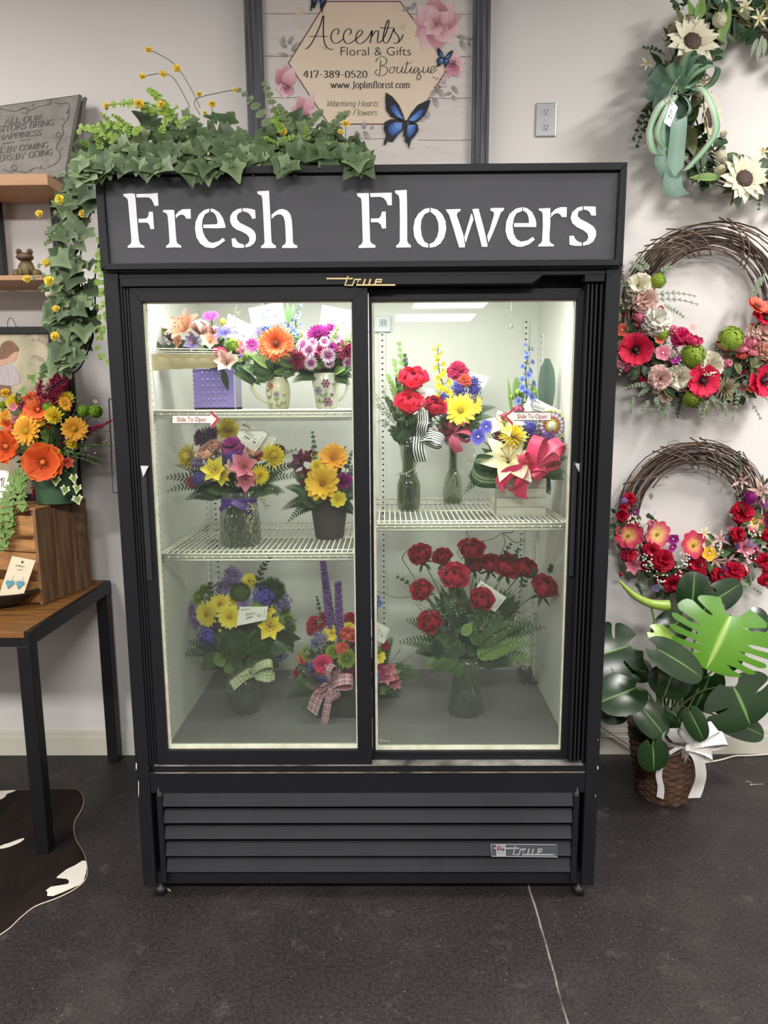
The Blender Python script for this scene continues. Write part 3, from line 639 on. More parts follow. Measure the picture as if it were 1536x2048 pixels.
# thermometer
t = thing('thermometer', 'white digital thermometer reading 31 on the cooler back wall', 'thermometer', at(758, 648, .70))
Yt = .700
mb = MB(); mb.box(at(735, 648, Yt).x, at(781, 648, Yt).x, Yt, .712, at(758, 664, Yt).z, at(758, 632, Yt).z); obj('case', mb, mat('thermo_case', '#d7dfe6', 0.4), t, bevel=.003)
mb = MB(); mb.box(at(758, 648, Yt).x, at(775, 648, Yt).x, Yt-.001, Yt, at(766, 654, Yt).z, at(766, 638, Yt).z)
scn = obj('screen', mb, mat('lcd_grey', '#b3bcbb', 0.3), t)
mb = MB(); mp = lambda u, v: at(u, v, Yt-.002)
for pl in S('761,640 765,640 765,650 761,650;761,645 765,645;770,640 770,650'): stroke(mb, pl, flat(1.1), mp, 0, 0)
obj('digits', mb, STKD, scn)
mb = MB(); mb.box(at(741, 648, Yt).x, at(749, 648, Yt).x, Yt-.001, Yt, at(745, 659, Yt).z, at(745, 637, Yt).z); obj('grille_panel', mb, mat('thermo_dark', '#85898c', 0.5), t)
# ================================================================== FLOWERS AND FOLIAGE (unit radius, facing +Z)
def wprof(kind, u):
    if kind == 'round': return max(0.05, math.sin(PI*min(1, u**0.75))**0.7) if u < 1 else 0.05
    if kind == 'daisy': return min(1, .45+1.4*u)*(1 if u < .75 else math.sqrt(max(0, 1-((u-.75)/.27)**2)))
    if kind == 'point': return math.sin(PI*(.06+.94*u)**.85)*1.0+.02
    if kind == 'fan': return .18+.82*u**.8 if u < .9 else 1.0*(1-(u-.9)*2.2)
    if kind == 'strap': return .85 if u < .8 else .85*(1-((u-.8)/.2)**2)+.04
    if kind == 'wide': return min(1.0, .35+1.5*u)*(1 if u < .6 else math.sqrt(max(0.03, 1-((u-.6)/.42)**2)))
    return 1
def petal(mb, az, tilt, L, W, kind='round', curl=0.0, cup=0.0, r0=0.0, z0=0.0, m=0, nu=5, nv=3, ruff=0.0, rk=3.0, ph=0.0, t0=0.0, t1=1.0):
    ca, sa = math.cos(az), math.sin(az); r = r0; z = z0; rows = []; tt = []
    for i in range(nu+1):
        u = i/nu; a = tilt+curl*u
        if i: r += math.cos(a)*L/nu; z += math.sin(a)*L/nu
        w_ = W*wprof(kind, u); row = []
        nr, nz = -math.sin(a), math.cos(a)
        for j in range(nv+1):
            v = -1+2*j/nv; off = cup*W*v*v*(.3+.7*u)+ruff*math.sin(rk*v*2+ph)*u*L
            rr = r+nr*off; zz = z+nz*off
            row.append((ca*rr-sa*v*w_, sa*rr+ca*v*w_, zz))
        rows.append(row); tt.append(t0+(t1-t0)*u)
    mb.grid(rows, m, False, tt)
def jit(a): return R.uniform(-a, a)
def fl_rose(c):
    mb = MB()
    lay = [(3, .03, 1.52, .92, .22, .0, 1.1), (3, .08, 1.48, .95, .34, .05, 1.0), (4, .14, 1.42, .98, .42, .10, .85), (5, .20, 1.34, 1.0, .50, .05, .7), (5, .25, 1.30, 1.0, .58, -.2, .65), (5, .28, 1.24, 1.0, .60, -.62, .5)]
    for k, (n, r0, tl, L, W, cu, cp) in enumerate(lay):
        for i in range(n):
            petal(mb, 2*PI*(i+.5*(k % 2)+.3*k)/n+jit(.15), tl+jit(.05), L*(1+jit(.06)), W, 'wide', cu*1.2, cp, r0, -.60+.02*k, 0, 9, 8, .025, 3, jit(3), .0+.1*k, .5+.1*k)
    mb.lathe([(.02, -.85), (.14, -.76), (.19, -.62), (.27, -.45)], (0,0,0), 8, 1)
    for i in range(5): petal(mb, 2*PI*i/5, -.3, .6, .12, 'point', -.5, .2, .15, -.62, 1, 4, 2)
    return mb
def fl_mum(c, n=110, W=.105, flat_=.9, kind='strap', inner=1.1):
    mb = MB(); g = PI*(3-5**.5)
    for k in range(n):
        u = k/(n-1); el = -.1+1.5*u**1.1                      # outer ring first, centre last
        L = .95-.42*u
        petal(mb, k*g, el+jit(.1), L*(1+jit(.05)), W*(1.1-.4*u), kind, inner*(.35+.5*u), .4, .04, -.12+.16*u, 0, 5, 2, t0=0, t1=1-.45*u)
    mb.ball((0, 0, -.12), .3, .3, .22, 8, 1, 0)
    return mb
def fl_daisy(c, n=15, W=.13, layers=2, cr=.22, dome=.12, tilt=.1, kind='daisy', curl=-.15, cup=.15):
    mb = MB()
    for l in range(layers):
        for i in range(n):
            petal(mb, 2*PI*(i+.5*l)/n+jit(.07), tilt+l*.22+jit(.1), (.86-.13*l)*(1+jit(.05)), W*(1-.12*l), kind, curl+jit(.12), cup, .16, -.03*l, 0, 5, 2)
    mb.ball((0, 0, .0), cr, cr, dome, 10, 1, .5)
    for k in range(26):
        a = k*2.4; r = cr*math.sqrt(k/26); mb.ball((r*math.cos(a), r*math.sin(a), dome*math.sqrt(max(0, 1-(r/cr)**2))*.95), .03, n=4, m=2, t=.5)
    return mb
def fl_ruffle(c, n=64, W=.23, R0=.86, deep=.5, ruff=.11):
    mb = MB(); g = PI*(3-5**.5)
    for k in range(n):
        u = (k+.5)/n; th = 1.62*math.sqrt(1-u)
        petal(mb, k*g, PI/2-th+jit(.2), R0*(1.0-.18*u)*(1+jit(.07)), W*(1+jit(.2)), 'fan', -.5+jit(.4), .1, .03, -.16*(1-u)*2*deep, 0, 5, 6, ruff, 4.5+jit(1), jit(3), .15*u, 1-.25*R.random())
    return mb
def fl_lily(c, n=6, W=.30, tilt=.75, curl=-1.0, stam=True):
    mb = MB()
    for i in range(n):
        petal(mb, 2*PI*i/n+jit(.08), tilt+jit(.1), 1.12 if i % 2 else 1.05, W*(1 if i % 2 else .78), 'point', curl+jit(.2), .35, .05, -.25, 0, 7, 3, .02, 2, jit(3))
    if stam:
        for i in range(6):
            a = 2*PI*i/6+.4; p = Vector((.28*math.cos(a), .28*math.sin(a), .42))
            mb.tube([(0, 0, -.15), p*.6, p], .018, 4, 1); mb.ball(p, .05, .05, .03, 5, 2)
    return mb
def fl_poppy(c, n=6, W=.5, cr=.16):
    mb = MB()
    for l in range(2):
        for i in range(n):
            petal(mb, 2*PI*(i+.5*l)/n+jit(.1), .22+.25*l+jit(.1), .92-.12*l, W, 'fan', .15-.25*l+jit(.2), .15, .06, -.1+.05*l, 0, 6, 6, .06, 4, jit(3))
    mb.ball((0, 0, .06), cr, cr, cr*.8, 10, 1, .5)
    for k in range(24):
        a = 2*PI*k/24; p = Vector((math.cos(a)*(.28+jit(.05)), math.sin(a)*(.28+jit(.05)), .16)); mb.tube([(.1*math.cos(a), .1*math.sin(a), 0), p], .012, 3, 2); mb.ball(p, .03, n=4, m=2)
    return mb
def fl_cosmos(c, n=8, W=.36, cup=.1, tilt=.28):
    mb = MB()
    for i in range(n): petal(mb, 2*PI*i/n+jit(.06), tilt+jit(.1), .95, W, 'wide', jit(.15)-.1, cup, .06, -.12+.02*(i % 2), 0, 6, 4, .03, 4, jit(3))
    mb.ball((0, 0, .0), .13, .13, .1, 8, 1, .5)
    for k in range(14): a = 2.4*k; mb.ball((.14*math.cos(a)*math.sqrt(k/14), .14*math.sin(a)*math.sqrt(k/14), .1), .028, n=4, m=2)
    return mb
def fl_cluster(c, n=64, fs=.19, depth=.75, jr=.08, core=.80):
    mb = MB(); g = PI*(3-5**.5)
    for k in range(n):
        u = (k+.5)/n; th = 1.55*math.sqrt(u); a = k*g
        d = Vector((math.sin(th)*math.cos(a), math.sin(th)*math.sin(a), math.cos(th)*depth)); M = Matrix.Translation(d*(.85+jit(jr))) @ d.to_track_quat('Z', 'Y').to_matrix().to_4x4() @ Matrix.Rotation(jit(3), 4, 'Z')
        f = MB()
        for i in range(4): petal(f, PI/2*i, .15, fs, fs*.5, 'wide', -.3, .1, .0, 0, 0, 2, 2, t0=u*.3, t1=1-.3*(1-u))
        mb.add(f, M)
    mb.ball((0, 0, 0), core, core, .93*core*depth, 12, 0, 0)
    return mb
def fl_fuzz(c, n=620, L=.34):
    mb = MB(); g = PI*(3-5**.5)
    mb.ball((0, 0, 0), .72, .72, .72, 10, 0, .1)
    for k in range(n):
        u = (k+.5)/n; th = 2.2*math.sqrt(u); a = k*g+jit(.2)
        d = Vector((math.sin(th)*math.cos(a), math.sin(th)*math.sin(a), math.cos(th))); e = d+Vector((jit(.35), jit(.35), jit(.35)))
        p = d*.6; q = p+e.normalized()*L; s_ = d.orthogonal().normalized()*.03
        b = [mb.v(p-s_, 0), mb.v(p+s_, 0), mb.v(q, 1)]; mb.f(b)
        s_ = d.cross(s_).normalized()*.03; b = [mb.v(p-s_, 0), mb.v(p+s_, 0), mb.v(q, 1)]; mb.f(b)
    return mb
def fl_bud(c, W=.42, n=6, L=2.0):
    mb = MB()
    for l in range(2):
        for i in range(n//2): petal(mb, 2*PI*(i+.5*l)/(n//2), 1.15+.1*l, L*.5*(1+jit(.04)), W*(1-.1*l), 'wide', .55, .6, .12, -.9, 0, 6, 4)
    mb.lathe([(.02, -1.15), (.16, -.98), (.2, -.8)], (0, 0, 0), 8, 1)
    return mb
def fl_spike_unit(): pass
def fl_heart(c):
    mb = MB()
    for i in range(5): petal(mb, 2*PI*i/5, .35, .95, .48, 'wide', -.3, .12, .03, 0, 0, 4, 3, .03, 3, jit(3))
    mb.ball((0, 0, .06), .16, .16, .12, 6, 1)
    return mb
def fl_pinwheel(c):
    mb = MB(); n = 36
    for i in range(n):
        a, b2 = 2*PI*i/n, 2*PI*(i+1)/n; h = .08 if i % 2 else -.02; h2 = -.02 if i % 2 else .08
        r = [(0.2, 0), (1.0, 1)]
        rows = [[(rr*math.cos(a), rr*math.sin(a), h), (rr*math.cos(b2), rr*math.sin(b2), h2)] for rr in (.2, .45, .7, .88, 1.0)]
        mb.grid(rows, 0)
    mb.lathe([(0.0, .1), (.26, .1), (.28, .06)], (0, 0, 0), 16, 1)
    return mb
FK = {'rose': fl_rose, 'mum': fl_mum, 'spider': lambda c: fl_mum(c, 90, .06, 1.0, 'strap', .15), 'daisy': fl_daisy,
      'button': lambda c: fl_mum(c, 130, .09, .6, 'strap', 1.3),
      'gerbera': lambda c: fl_daisy(c, 28, .085, 3, .17, .1, .12, 'daisy', -.1, .1), 'sun': lambda c: fl_daisy(c, 12, .19, 2, .38, .16, .15, 'point', -.15, .25),
      'sunlily': lambda c: fl_daisy(c, 13, .20, 2, .16, .1, .5, 'daisy', -.5, .35), 'aster': lambda c: fl_daisy(c, 20, .065, 2, .2, .1, .15, 'daisy', -.1, .1), 'pom': lambda c: fl_cluster(c, 130, .15, .95),
      'carn': fl_ruffle, 'peony': lambda c: fl_ruffle(c, 54, .33, .92, .8, .07), 'lily': fl_lily, 'alstro': lambda c: fl_lily(c, 6, .40, .85, -.7),
      'star': lambda c: fl_lily(c, 6, .15, .35, -.5, False), 'poppy': fl_poppy, 'bigpoppy': lambda c: fl_poppy(c, 5, .62, .15), 'cosmos': fl_cosmos, 'hyd': lambda c: fl_cluster(c, 84, .17), 'statice': lambda c: fl_cluster(c, 80, .17, 1.1, .3, .58),
      'fuzz': fl_fuzz, 'thistle': lambda c: fl_fuzz(c, 260, .5), 'bud': fl_bud, 'tulip': lambda c: fl_bud(c, .6, 6, 1.9), 'five': fl_heart, 'pin': fl_pinwheel}
GREENC = ('#3f5a2c', '#52703a')
def pm(c):                       # petal material for a colour word
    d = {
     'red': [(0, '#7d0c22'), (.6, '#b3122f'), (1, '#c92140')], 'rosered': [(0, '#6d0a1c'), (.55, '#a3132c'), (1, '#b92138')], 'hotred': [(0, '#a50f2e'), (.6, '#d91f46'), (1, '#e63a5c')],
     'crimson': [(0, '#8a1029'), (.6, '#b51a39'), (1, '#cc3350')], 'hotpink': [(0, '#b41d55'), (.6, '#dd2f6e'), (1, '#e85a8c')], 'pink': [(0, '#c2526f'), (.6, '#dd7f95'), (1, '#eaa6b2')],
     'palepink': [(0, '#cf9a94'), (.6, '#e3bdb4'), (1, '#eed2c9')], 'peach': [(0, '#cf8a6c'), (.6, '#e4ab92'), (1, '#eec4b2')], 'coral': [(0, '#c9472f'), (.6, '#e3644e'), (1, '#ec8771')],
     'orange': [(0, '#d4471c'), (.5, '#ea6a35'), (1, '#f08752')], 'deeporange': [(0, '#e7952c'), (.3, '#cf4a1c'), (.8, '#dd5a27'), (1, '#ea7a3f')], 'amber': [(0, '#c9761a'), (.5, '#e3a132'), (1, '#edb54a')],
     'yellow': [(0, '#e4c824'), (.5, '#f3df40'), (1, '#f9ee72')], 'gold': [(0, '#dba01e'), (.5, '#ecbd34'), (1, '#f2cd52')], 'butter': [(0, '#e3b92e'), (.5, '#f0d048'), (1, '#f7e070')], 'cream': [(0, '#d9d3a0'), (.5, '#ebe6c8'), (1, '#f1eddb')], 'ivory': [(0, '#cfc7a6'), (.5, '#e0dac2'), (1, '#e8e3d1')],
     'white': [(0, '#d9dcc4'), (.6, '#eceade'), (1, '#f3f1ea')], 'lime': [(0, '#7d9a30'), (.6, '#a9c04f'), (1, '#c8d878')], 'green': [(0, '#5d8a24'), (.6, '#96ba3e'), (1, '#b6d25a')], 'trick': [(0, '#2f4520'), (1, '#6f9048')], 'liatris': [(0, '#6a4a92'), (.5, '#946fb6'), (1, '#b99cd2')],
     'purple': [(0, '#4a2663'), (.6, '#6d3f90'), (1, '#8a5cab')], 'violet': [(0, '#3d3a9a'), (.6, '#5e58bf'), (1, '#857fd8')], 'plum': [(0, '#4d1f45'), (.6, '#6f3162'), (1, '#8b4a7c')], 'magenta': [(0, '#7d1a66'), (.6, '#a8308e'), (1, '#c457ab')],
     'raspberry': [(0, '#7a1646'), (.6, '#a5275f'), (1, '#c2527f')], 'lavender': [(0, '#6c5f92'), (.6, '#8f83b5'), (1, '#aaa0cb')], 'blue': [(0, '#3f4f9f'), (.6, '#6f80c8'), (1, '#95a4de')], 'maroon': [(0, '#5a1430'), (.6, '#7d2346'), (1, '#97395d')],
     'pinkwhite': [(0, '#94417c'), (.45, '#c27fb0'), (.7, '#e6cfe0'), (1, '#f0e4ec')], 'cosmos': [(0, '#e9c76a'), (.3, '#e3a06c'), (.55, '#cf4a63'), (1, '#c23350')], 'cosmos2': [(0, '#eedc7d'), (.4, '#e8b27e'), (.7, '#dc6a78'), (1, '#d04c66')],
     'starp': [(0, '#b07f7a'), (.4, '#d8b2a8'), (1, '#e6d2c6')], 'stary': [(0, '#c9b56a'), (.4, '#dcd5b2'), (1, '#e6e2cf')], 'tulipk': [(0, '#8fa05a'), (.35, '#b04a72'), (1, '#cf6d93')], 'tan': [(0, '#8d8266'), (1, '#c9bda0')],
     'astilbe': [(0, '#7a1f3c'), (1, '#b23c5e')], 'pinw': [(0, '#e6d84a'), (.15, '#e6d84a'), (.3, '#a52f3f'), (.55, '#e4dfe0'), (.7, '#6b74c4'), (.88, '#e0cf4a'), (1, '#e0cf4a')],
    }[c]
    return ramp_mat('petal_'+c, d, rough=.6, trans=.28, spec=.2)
CTR = {'sun': ('#3c2a22', '#7d664f'), 'daisy': ('#b89a1c', '#8d7a14'), 'gerbera': ('#8a4a20', '#4a2a14'), 'poppy': ('#241a1c', '#141012'), 'bigpoppy': ('#d9692a', '#8c2f12'), 'cosmos': ('#c9b23a', '#8d7a20'), 'lily': ('#c9b67a', '#b5842a'),
       'sunlily': ('#c98a1c', '#7d4a14'), 'aster': ('#a84a84', '#7a2a5c'), 'five': ('#e6e0d0', '#c0b090'), 'alstro': ('#c9a070', '#7a3038'), 'pin': ('#d8d8c8', '#b0b0a0')}
LEAFM = {}
def leafm(n):
    d = {'dark': ('#1f3420', '#34502f'), 'mid': ('#34502c', '#54733f'), 'light': ('#5d7d3f', '#86a35c'), 'sage': ('#66765f', '#93a088'), 'ivy': ('#34432c', '#566a48'), 'ivy2': ('#4d5f40', '#7a8c64'), 'bright': ('#6a8a35', '#98b455'), 'olive': ('#4b5230', '#7a7d4c'), 'stem': ('#44562e', '#5f7442'),
         'blue': ('#3c5148', '#61776c'), 'cream': ('#5f7440', '#d6d7b0'), 'brown': ('#4a3a2b', '#6b5642')}[n]
    if n == 'cream': return ramp_mat('leaf_cream', [(0, '#5f7d3f'), (.55, '#6f8c4a'), (.7, '#cfd3a6'), (1, '#dcdcb8')], 's', trans=.15)
    return ramp_mat('leaf_'+n, [(0, d[0]), (1, d[1])], 's', rough=.5, trans=.15)
GM = lambda *n: [leafm(k) for k in n]
_FL = {}
def flower_mesh(kind, colr, var=0):
    k = (kind, colr, var)
    if k not in _FL:
        mb = FK[kind](colr); c = CTR.get(kind, GREENC)
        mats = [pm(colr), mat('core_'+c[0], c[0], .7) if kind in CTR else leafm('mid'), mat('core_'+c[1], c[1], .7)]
        _FL[k] = to_mesh('bloom', mb, mats, True)
    return _FL[k]
NAMES = {'rose': 'rose', 'mum': 'chrysanthemum', 'spider': 'spider_chrysanthemum', 'daisy': 'daisy', 'button': 'button_chrysanthemum', 'gerbera': 'gerbera', 'sun': 'sunflower', 'sunlily': 'sunflower', 'aster': 'aster', 'pom': 'pompon_flower', 'carn': 'carnation',
         'peony': 'peony', 'lily': 'lily', 'alstro': 'alstroemeria', 'star': 'star_flower', 'poppy': 'poppy', 'bigpoppy': 'poppy', 'cosmos': 'cosmos_flower', 'hyd': 'hydrangea', 'statice': 'statice', 'fuzz': 'dianthus_ball', 'thistle': 'thistle', 'bud': 'flower_bud', 'tulip': 'tulip', 'five': 'small_blossom', 'pin': 'pleated_pinwheel'}
UPB = {'rose': 1.2, 'carn': .35, 'tulip': 3.0, 'bud': 2.5, 'alstro': .2, 'lily': .2}
def bloom(parent, kind, colr, x, y, d, Y, face=None, var=None, name=None, label=None, squash=1.0):
    """one flower: photo position x,y, apparent diameter d px, at depth Y; face=(right, up) tilt of the bloom"""
    P_ = at(x, y, Y); r = d/2*mpp(P_)*(1.13 if kind == 'rose' else 1)
    fx, fy = face if face is not None else (0, 0)
    n = Vector((fx, -1, fy+UPB.get(kind, 0))).normalized()
    M = Matrix.Translation(P_) @ n.to_track_quat('Z', 'Y').to_matrix().to_4x4() @ Matrix.Rotation(R.uniform(0, 6.28), 4, 'Z') @ Matrix.Diagonal((r, r, r*squash, 1))
    o = bpy.data.objects.new(name or NAMES[kind], flower_mesh(kind, colr, R.randrange(2) if var is None else var)); COL.objects.link(o)
    place(o, M, parent)
    if label: o['label'] = label
    return P_
# ------------------------------------------------------------------ foliage pieces drawn into one builder
def leaf3(mb, p, d, n, L, W, m=0, fold=.25, droop=.2, kind='point', nu=4):
    d = Vector(d).normalized(); n = Vector(n); n = (n-d*n.dot(d))
    n = n.normalized() if n.length > 1e-4 else d.orthogonal().normalized()
    s_ = d.cross(n); rows = []
    for i in range(nu+1):
        u = i/nu; c = Vector(p)+d*L*u-n*droop*L*u*u; w_ = W*wprof(kind, u)
        rows.append([c-s_*w_+n*fold*w_, c, c+s_*w_+n*fold*w_])
    mb.grid(rows, m, False, None, [.75, .25, .75])
IVY = [(0, .02), (.25, -.18), (.60, -.34), (.66, -.04), (1.02, .22), (.66, .46), (.52, .58), (.30, .84), (0, 1.22)]
IVYP = [(-x, y) for x, y in IVY[1:-1]][::-1]
IVYO = [(v.x, v.y) for v in crom([(x, y, 0) for x, y in IVY+IVYP], 2, True)]
def ivy(mb, p, d, n, L, m=0, fold=.15):
    d = Vector(d).normalized(); n = Vector(n); n = n-d*n.dot(d); n = n.normalized() if n.length > 1e-4 else d.orthogonal().normalized()
    s_ = d.cross(n); b = mb.v(Vector(p)+d*L*.25-n*.05*L, .4, .15); idx = []
    for x, y in IVYO:
        q = Vector(p)+s_*x*L*.62+d*y*L*.72+n*(fold*abs(x)*L*.6-.10*L*max(0, y)**2); idx.append(mb.v(q, .5, .5+.5*min(1, math.hypot(x, y-.3))))
    for i in range(len(idx)): mb.f((b, idx[i], idx[(i+1) % len(idx)]), m)
def frond(mb, a, b, W, m=0, n=17, sag=0.15, nrm=(0, -1, .3), pin=.24):
    """fern frond from a to b"""
    a = Vector(a); b = Vector(b); L = (b-a).length
    pts = bez(a, b, sag*L, n); mb.tube(pts, [.0016*(1-i/(n+1))+.0004 for i in range(n+1)], 4, m)
    for i in range(1, n+1):
        d = (pts[i]-pts[i-1]).normalized(); N_ = Vector(nrm); sd = d.cross(N_).normalized(); u = i/n
        wl = (W*(1-u)**.75*min(1, u*4+.4)+W*.08)*1.8
        for s_ in (-1, 1):
            leaf3(mb, pts[i], sd*s_+d*.75, N_, wl, wl*pin*.72, m, .1, .12, 'point', 3)
def sprig(mb, a, b, L, W, m=0, n=8, sag=.08, nrm=(0, -1, .3), ang=.9, kind='point', tip=True, r=.0013, sm=None, taper=.5):
    """leafy twig with paired or alternate leaves"""
    a = Vector(a); b = Vector(b); pts = bez(a, b, sag*(b-a).length, n); mb.tube(pts, r, 4, m if sm is None else sm)
    for i in range(1, n+1):
        d = (pts[i]-pts[i-1]).normalized(); N_ = Vector(nrm)+Vector((jit(.4), 0, jit(.4))); sd = d.cross(N_).normalized()
        k = 1-taper*i/n
        for s_ in (-1, 1): leaf3(mb, pts[i], sd*s_*ang+d, N_, L*k*(1+jit(.2)), W*k, m, .2, .15+jit(.15), kind, 3)
    if tip: leaf3(mb, pts[-1], pts[-1]-pts[-2], nrm, L*(1-taper), W*(1-taper), m, .2, .1, kind, 3)
def tinyspray(mb, a, b, n=26, spread=.02, r=.0018, m=0, ms=1, fork=6):
    """limonium / berry spray: forked hair stems with dots"""
    a = Vector(a); b = Vector(b); mb.tube([a, b], .0008, 3, ms)
    for k in range(fork):
        u = .35+.65*k/fork; q = a.lerp(b, u); e = q+(b-a).normalized()*spread*1.2+Vector((jit(spread), jit(spread), jit(spread)))*1.2
        mb.tube([q, e], .0006, 3, ms)
        for j in range(n//fork): p = q.lerp(e, R.uniform(.3, 1.1))+Vector((jit(spread*.4), jit(spread*.4), jit(spread*.4))); mb.ball(p, r*R.uniform(.7, 1.2), n=4, m=m)
def plume(mb, a, b, W, n=150, m=0):
    """feathery astilbe plume"""
    a = Vector(a); b = Vector(b); d = (b-a); mb.tube([a, b], .0012, 4, m)
    for k in range(n):
        u = R.random(); q = a+d*u; w_ = W*(1-u)*.9+W*.08
        e = q+d*.10+Vector((jit(w_), jit(w_), jit(w_)))
        mb.tube([q, e], .0007, 3, m, False)
        for j in range(3): mb.ball(q.lerp(e, .4+.3*j), .0022, n=4, m=m, t=j/2)
def spike(mb, a, b, w0, w1, n=120, m=0):
    """liatris: fuzzy bottle-brush"""
    a = Vector(a); b = Vector(b); d = b-a; mb.tube([a, b], .0022, 5, m, True, 0, 0)
    for k in range(n):
        u = k/n; q = a+d*u; w_ = w0+(w1-w0)*u; an = k*2.39996
        o = Vector((math.cos(an), math.sin(an), .55+jit(.3)))*w_
        p = q+o; s_ = Vector((-math.sin(an), math.cos(an), 0))*w_*.22
        bq = [mb.v(q-s_, 0), mb.v(q+s_, .2), mb.v(p+s_*.4, 1), mb.v(p-s_*.4, .8)]; mb.f(bq, m)
        mb.ball(q+o*.62, w_*.26, n=4, m=m, t=.5)
def fspike(mb, a, b, r, n=12, m=0, kind='del', ms=1):
    """spike of open florets (delphinium, snapdragon)"""
    a = Vector(a); b = Vector(b); pts = [a.lerp(b, i/6)+Vector((.004*math.sin(i*1.3), 0, 0)) for i in range(7)]; mb.tube(pts, .0022, 5, ms)
    for k in range(n):
        u = k/(n-1); q = a.lerp(b, u); an = k*2.4+.6; rr = r*(1-.55*u)
        o = Vector((math.cos(an)*.9, -.75+.35*math.sin(an), .25))*rr*1.05; f = MB()
        if kind == 'del':
            for i in range(5): petal(f, 2*PI*i/5, .3, .95, .45, 'wide', -.2, .15, .05, 0, 0, 3, 2)
            f.ball((0, 0, .1), .16, n=5, m=0, t=0)
        else:
            for i in range(3): petal(f, 2*PI*i/5+.3, .9, 1.0, .55, 'wide', -.8, .4, .1, -.3, 0, 4, 3)
            for i in range(3, 5): petal(f, 2*PI*i/5+.3, .2, .9, .6, 'wide', -.3, .2, .1, -.1, 0, 4, 3)
        dv = o.normalized(); M = Matrix.Translation(q+o) @ dv.to_track_quat('Z', 'Y').to_matrix().to_4x4() @ Matrix.Rotation(jit(1), 4, 'Z') @ Matrix.Diagonal((rr*.62, rr*.62, rr*.62, 1))
        mb.add(f, M, m)
        mb.tube([q, q+o*.8], .0011, 3, ms)
def twig(mb, pts, r=.0016, m=0): mb.tube(crom(pts, 5), r, 5, m)
# ------------------------------------------------------------------ ribbons
def strip(mb, path, width, side, m=0, n=5):
    P_ = crom(path, 6); L = len(P_); rows = []
    for i, p in enumerate(P_):
        sd = side(i/(L-1)) if callable(side) else side
        sd = Vector(sd).normalized(); w_ = width(i/(L-1)) if callable(width) else width
        rows.append([p+sd*w_*(-.5+k/(n-1)) for k in range(n)])
    L2 = 0; tt = [0]
    for i in range(1, L): L2 += (P_[i]-P_[i-1]).length; tt.append(L2)
    b = len(mb.V); mb.grid(rows, m)
    for i in range(L):
        for k in range(n): mb.T[b+i*n+k] = k/(n-1); mb.S[b+i*n+k] = tt[i]
def loop(mb, c, ang, L, width, m=0, open_=.42, tw=0.0, fwd=.5):
    """bow loop: leaves the knot c in image direction ang (radians, 0 = right), comes back; band seen on its face"""
    c = Vector(c); d = Vector((math.cos(ang), 0, math.sin(ang))); u_ = Vector((-math.sin(ang), 0, math.cos(ang))); f = Vector((0, -1, 0))
    ax = (u_*(1-fwd)+f*fwd).normalized(); bx = d.cross(ax).normalized()   # loop opens along ax, band runs along bx
    pts = [c, c+d*L*.35+ax*L*open_*.7, c+d*L*.8+ax*L*open_*.85, c+d*L*1.0+ax*L*.1, c+d*L*.82-ax*L*open_*.55, c+d*L*.35-ax*L*open_*.45, c+d*.02*L]
    strip(mb, pts, width, lambda t: bx+ax*tw*math.sin(t*PI), m)
def tail(mb, pxs, Y, width, m=0, yaw=.25):
    pts = [at(x, y, Y+dy) for x, y, dy in pxs]
    d = (pts[-1]-pts[0]).normalized(); sd = d.cross(Vector((0, 1, 0))).normalized()
    strip(mb, pts, width, lambda t: sd+Vector((0, yaw*math.sin(5*t), 0)), m)
RIB = {}
def ribm(name, stops, const=True, along=None):
    m = ramp_mat('ribbon_'+name, stops, 't', .45, .12, const, .4)
    if along and not m.get('al'):
        nt = m.node_tree; a = nt.nodes.new('ShaderNodeAttribute'); a.attribute_name = 's'
        mu = nt.nodes.new('ShaderNodeMath'); mu.operation = 'MULTIPLY'; mu.inputs[1].default_value = along[0]
        fr_ = nt.nodes.new('ShaderNodeMath'); fr_.operation = 'FRACT'; r = nt.nodes.new('ShaderNodeValToRGB'); r.color_ramp.interpolation = 'CONSTANT'
        e = r.color_ramp.elements
        while len(e) < len(along[1]): e.new(.5)
        for k, (p, c) in enumerate(along[1]): e[k].position = p; e[k].color = lin(c)
        nt.links.new(a.outputs['Fac'], mu.inputs[0]); nt.links.new(mu.outputs[0], fr_.inputs[0]); nt.links.new(fr_.outputs[0], r.inputs[0])
        b = nt.nodes['Principled BSDF']; src = b.inputs['Base Color'].links[0].from_socket
        x = nt.nodes.new('ShaderNodeMix'); x.data_type = 'RGBA'; x.inputs[0].default_value = .5
        nt.links.new(src, x.inputs[6]); nt.links.new(r.outputs[0], x.inputs[7]); nt.links.new(x.outputs[2], b.inputs['Base Color']); m['al'] = 1
    return m
# ------------------------------------------------------------------ cards
CARD = mat('card_white', '#f2f1ea', 0.6); INK = mat('card_ink', '#55565c', 0.7)
def card(parent, q, Y, lines=True, name='price_card', dy=0.0, label='white printed price card'):
    """q: four photo corners TL TR BR BL"""
    mb = MB(); P4 = [at(x, y, Y+dy*(i > 1)) for i, (x, y) in enumerate(q)]
    mb.poly(P4, (0, .0012, 0), 0)
    def mp(u, v): return P4[0].lerp(P4[1], u).lerp(P4[3].lerp(P4[2], u), v)+Vector((0, -.0008, 0))
    if lines:
        for pl in S('.07,.14 .10,.20 .14,.10;.18,.17 .22,.12 .26,.18 .30,.13 .36,.17'): stroke(mb, pl, flat(.035), mp, 1, 0)
        for a, b, v in ((.25, .62, .36), (.25, .55, .42), (.25, .78, .48), (.30, .52, .62), (.68, .80, .62), (.25, .45, .72)): stroke(mb, [(a, v), (b, v)], flat(.018 if v != .62 else .06), mp, 1, 0)
        for k in range(5): stroke(mb, [(.9+.03*(k % 2), .2+.12*k), (.93-.03*(k % 2), .26+.12*k)], flat(.02), mp, 1, 0)
    return obj(name, mb, [CARD, INK], parent, label=label)
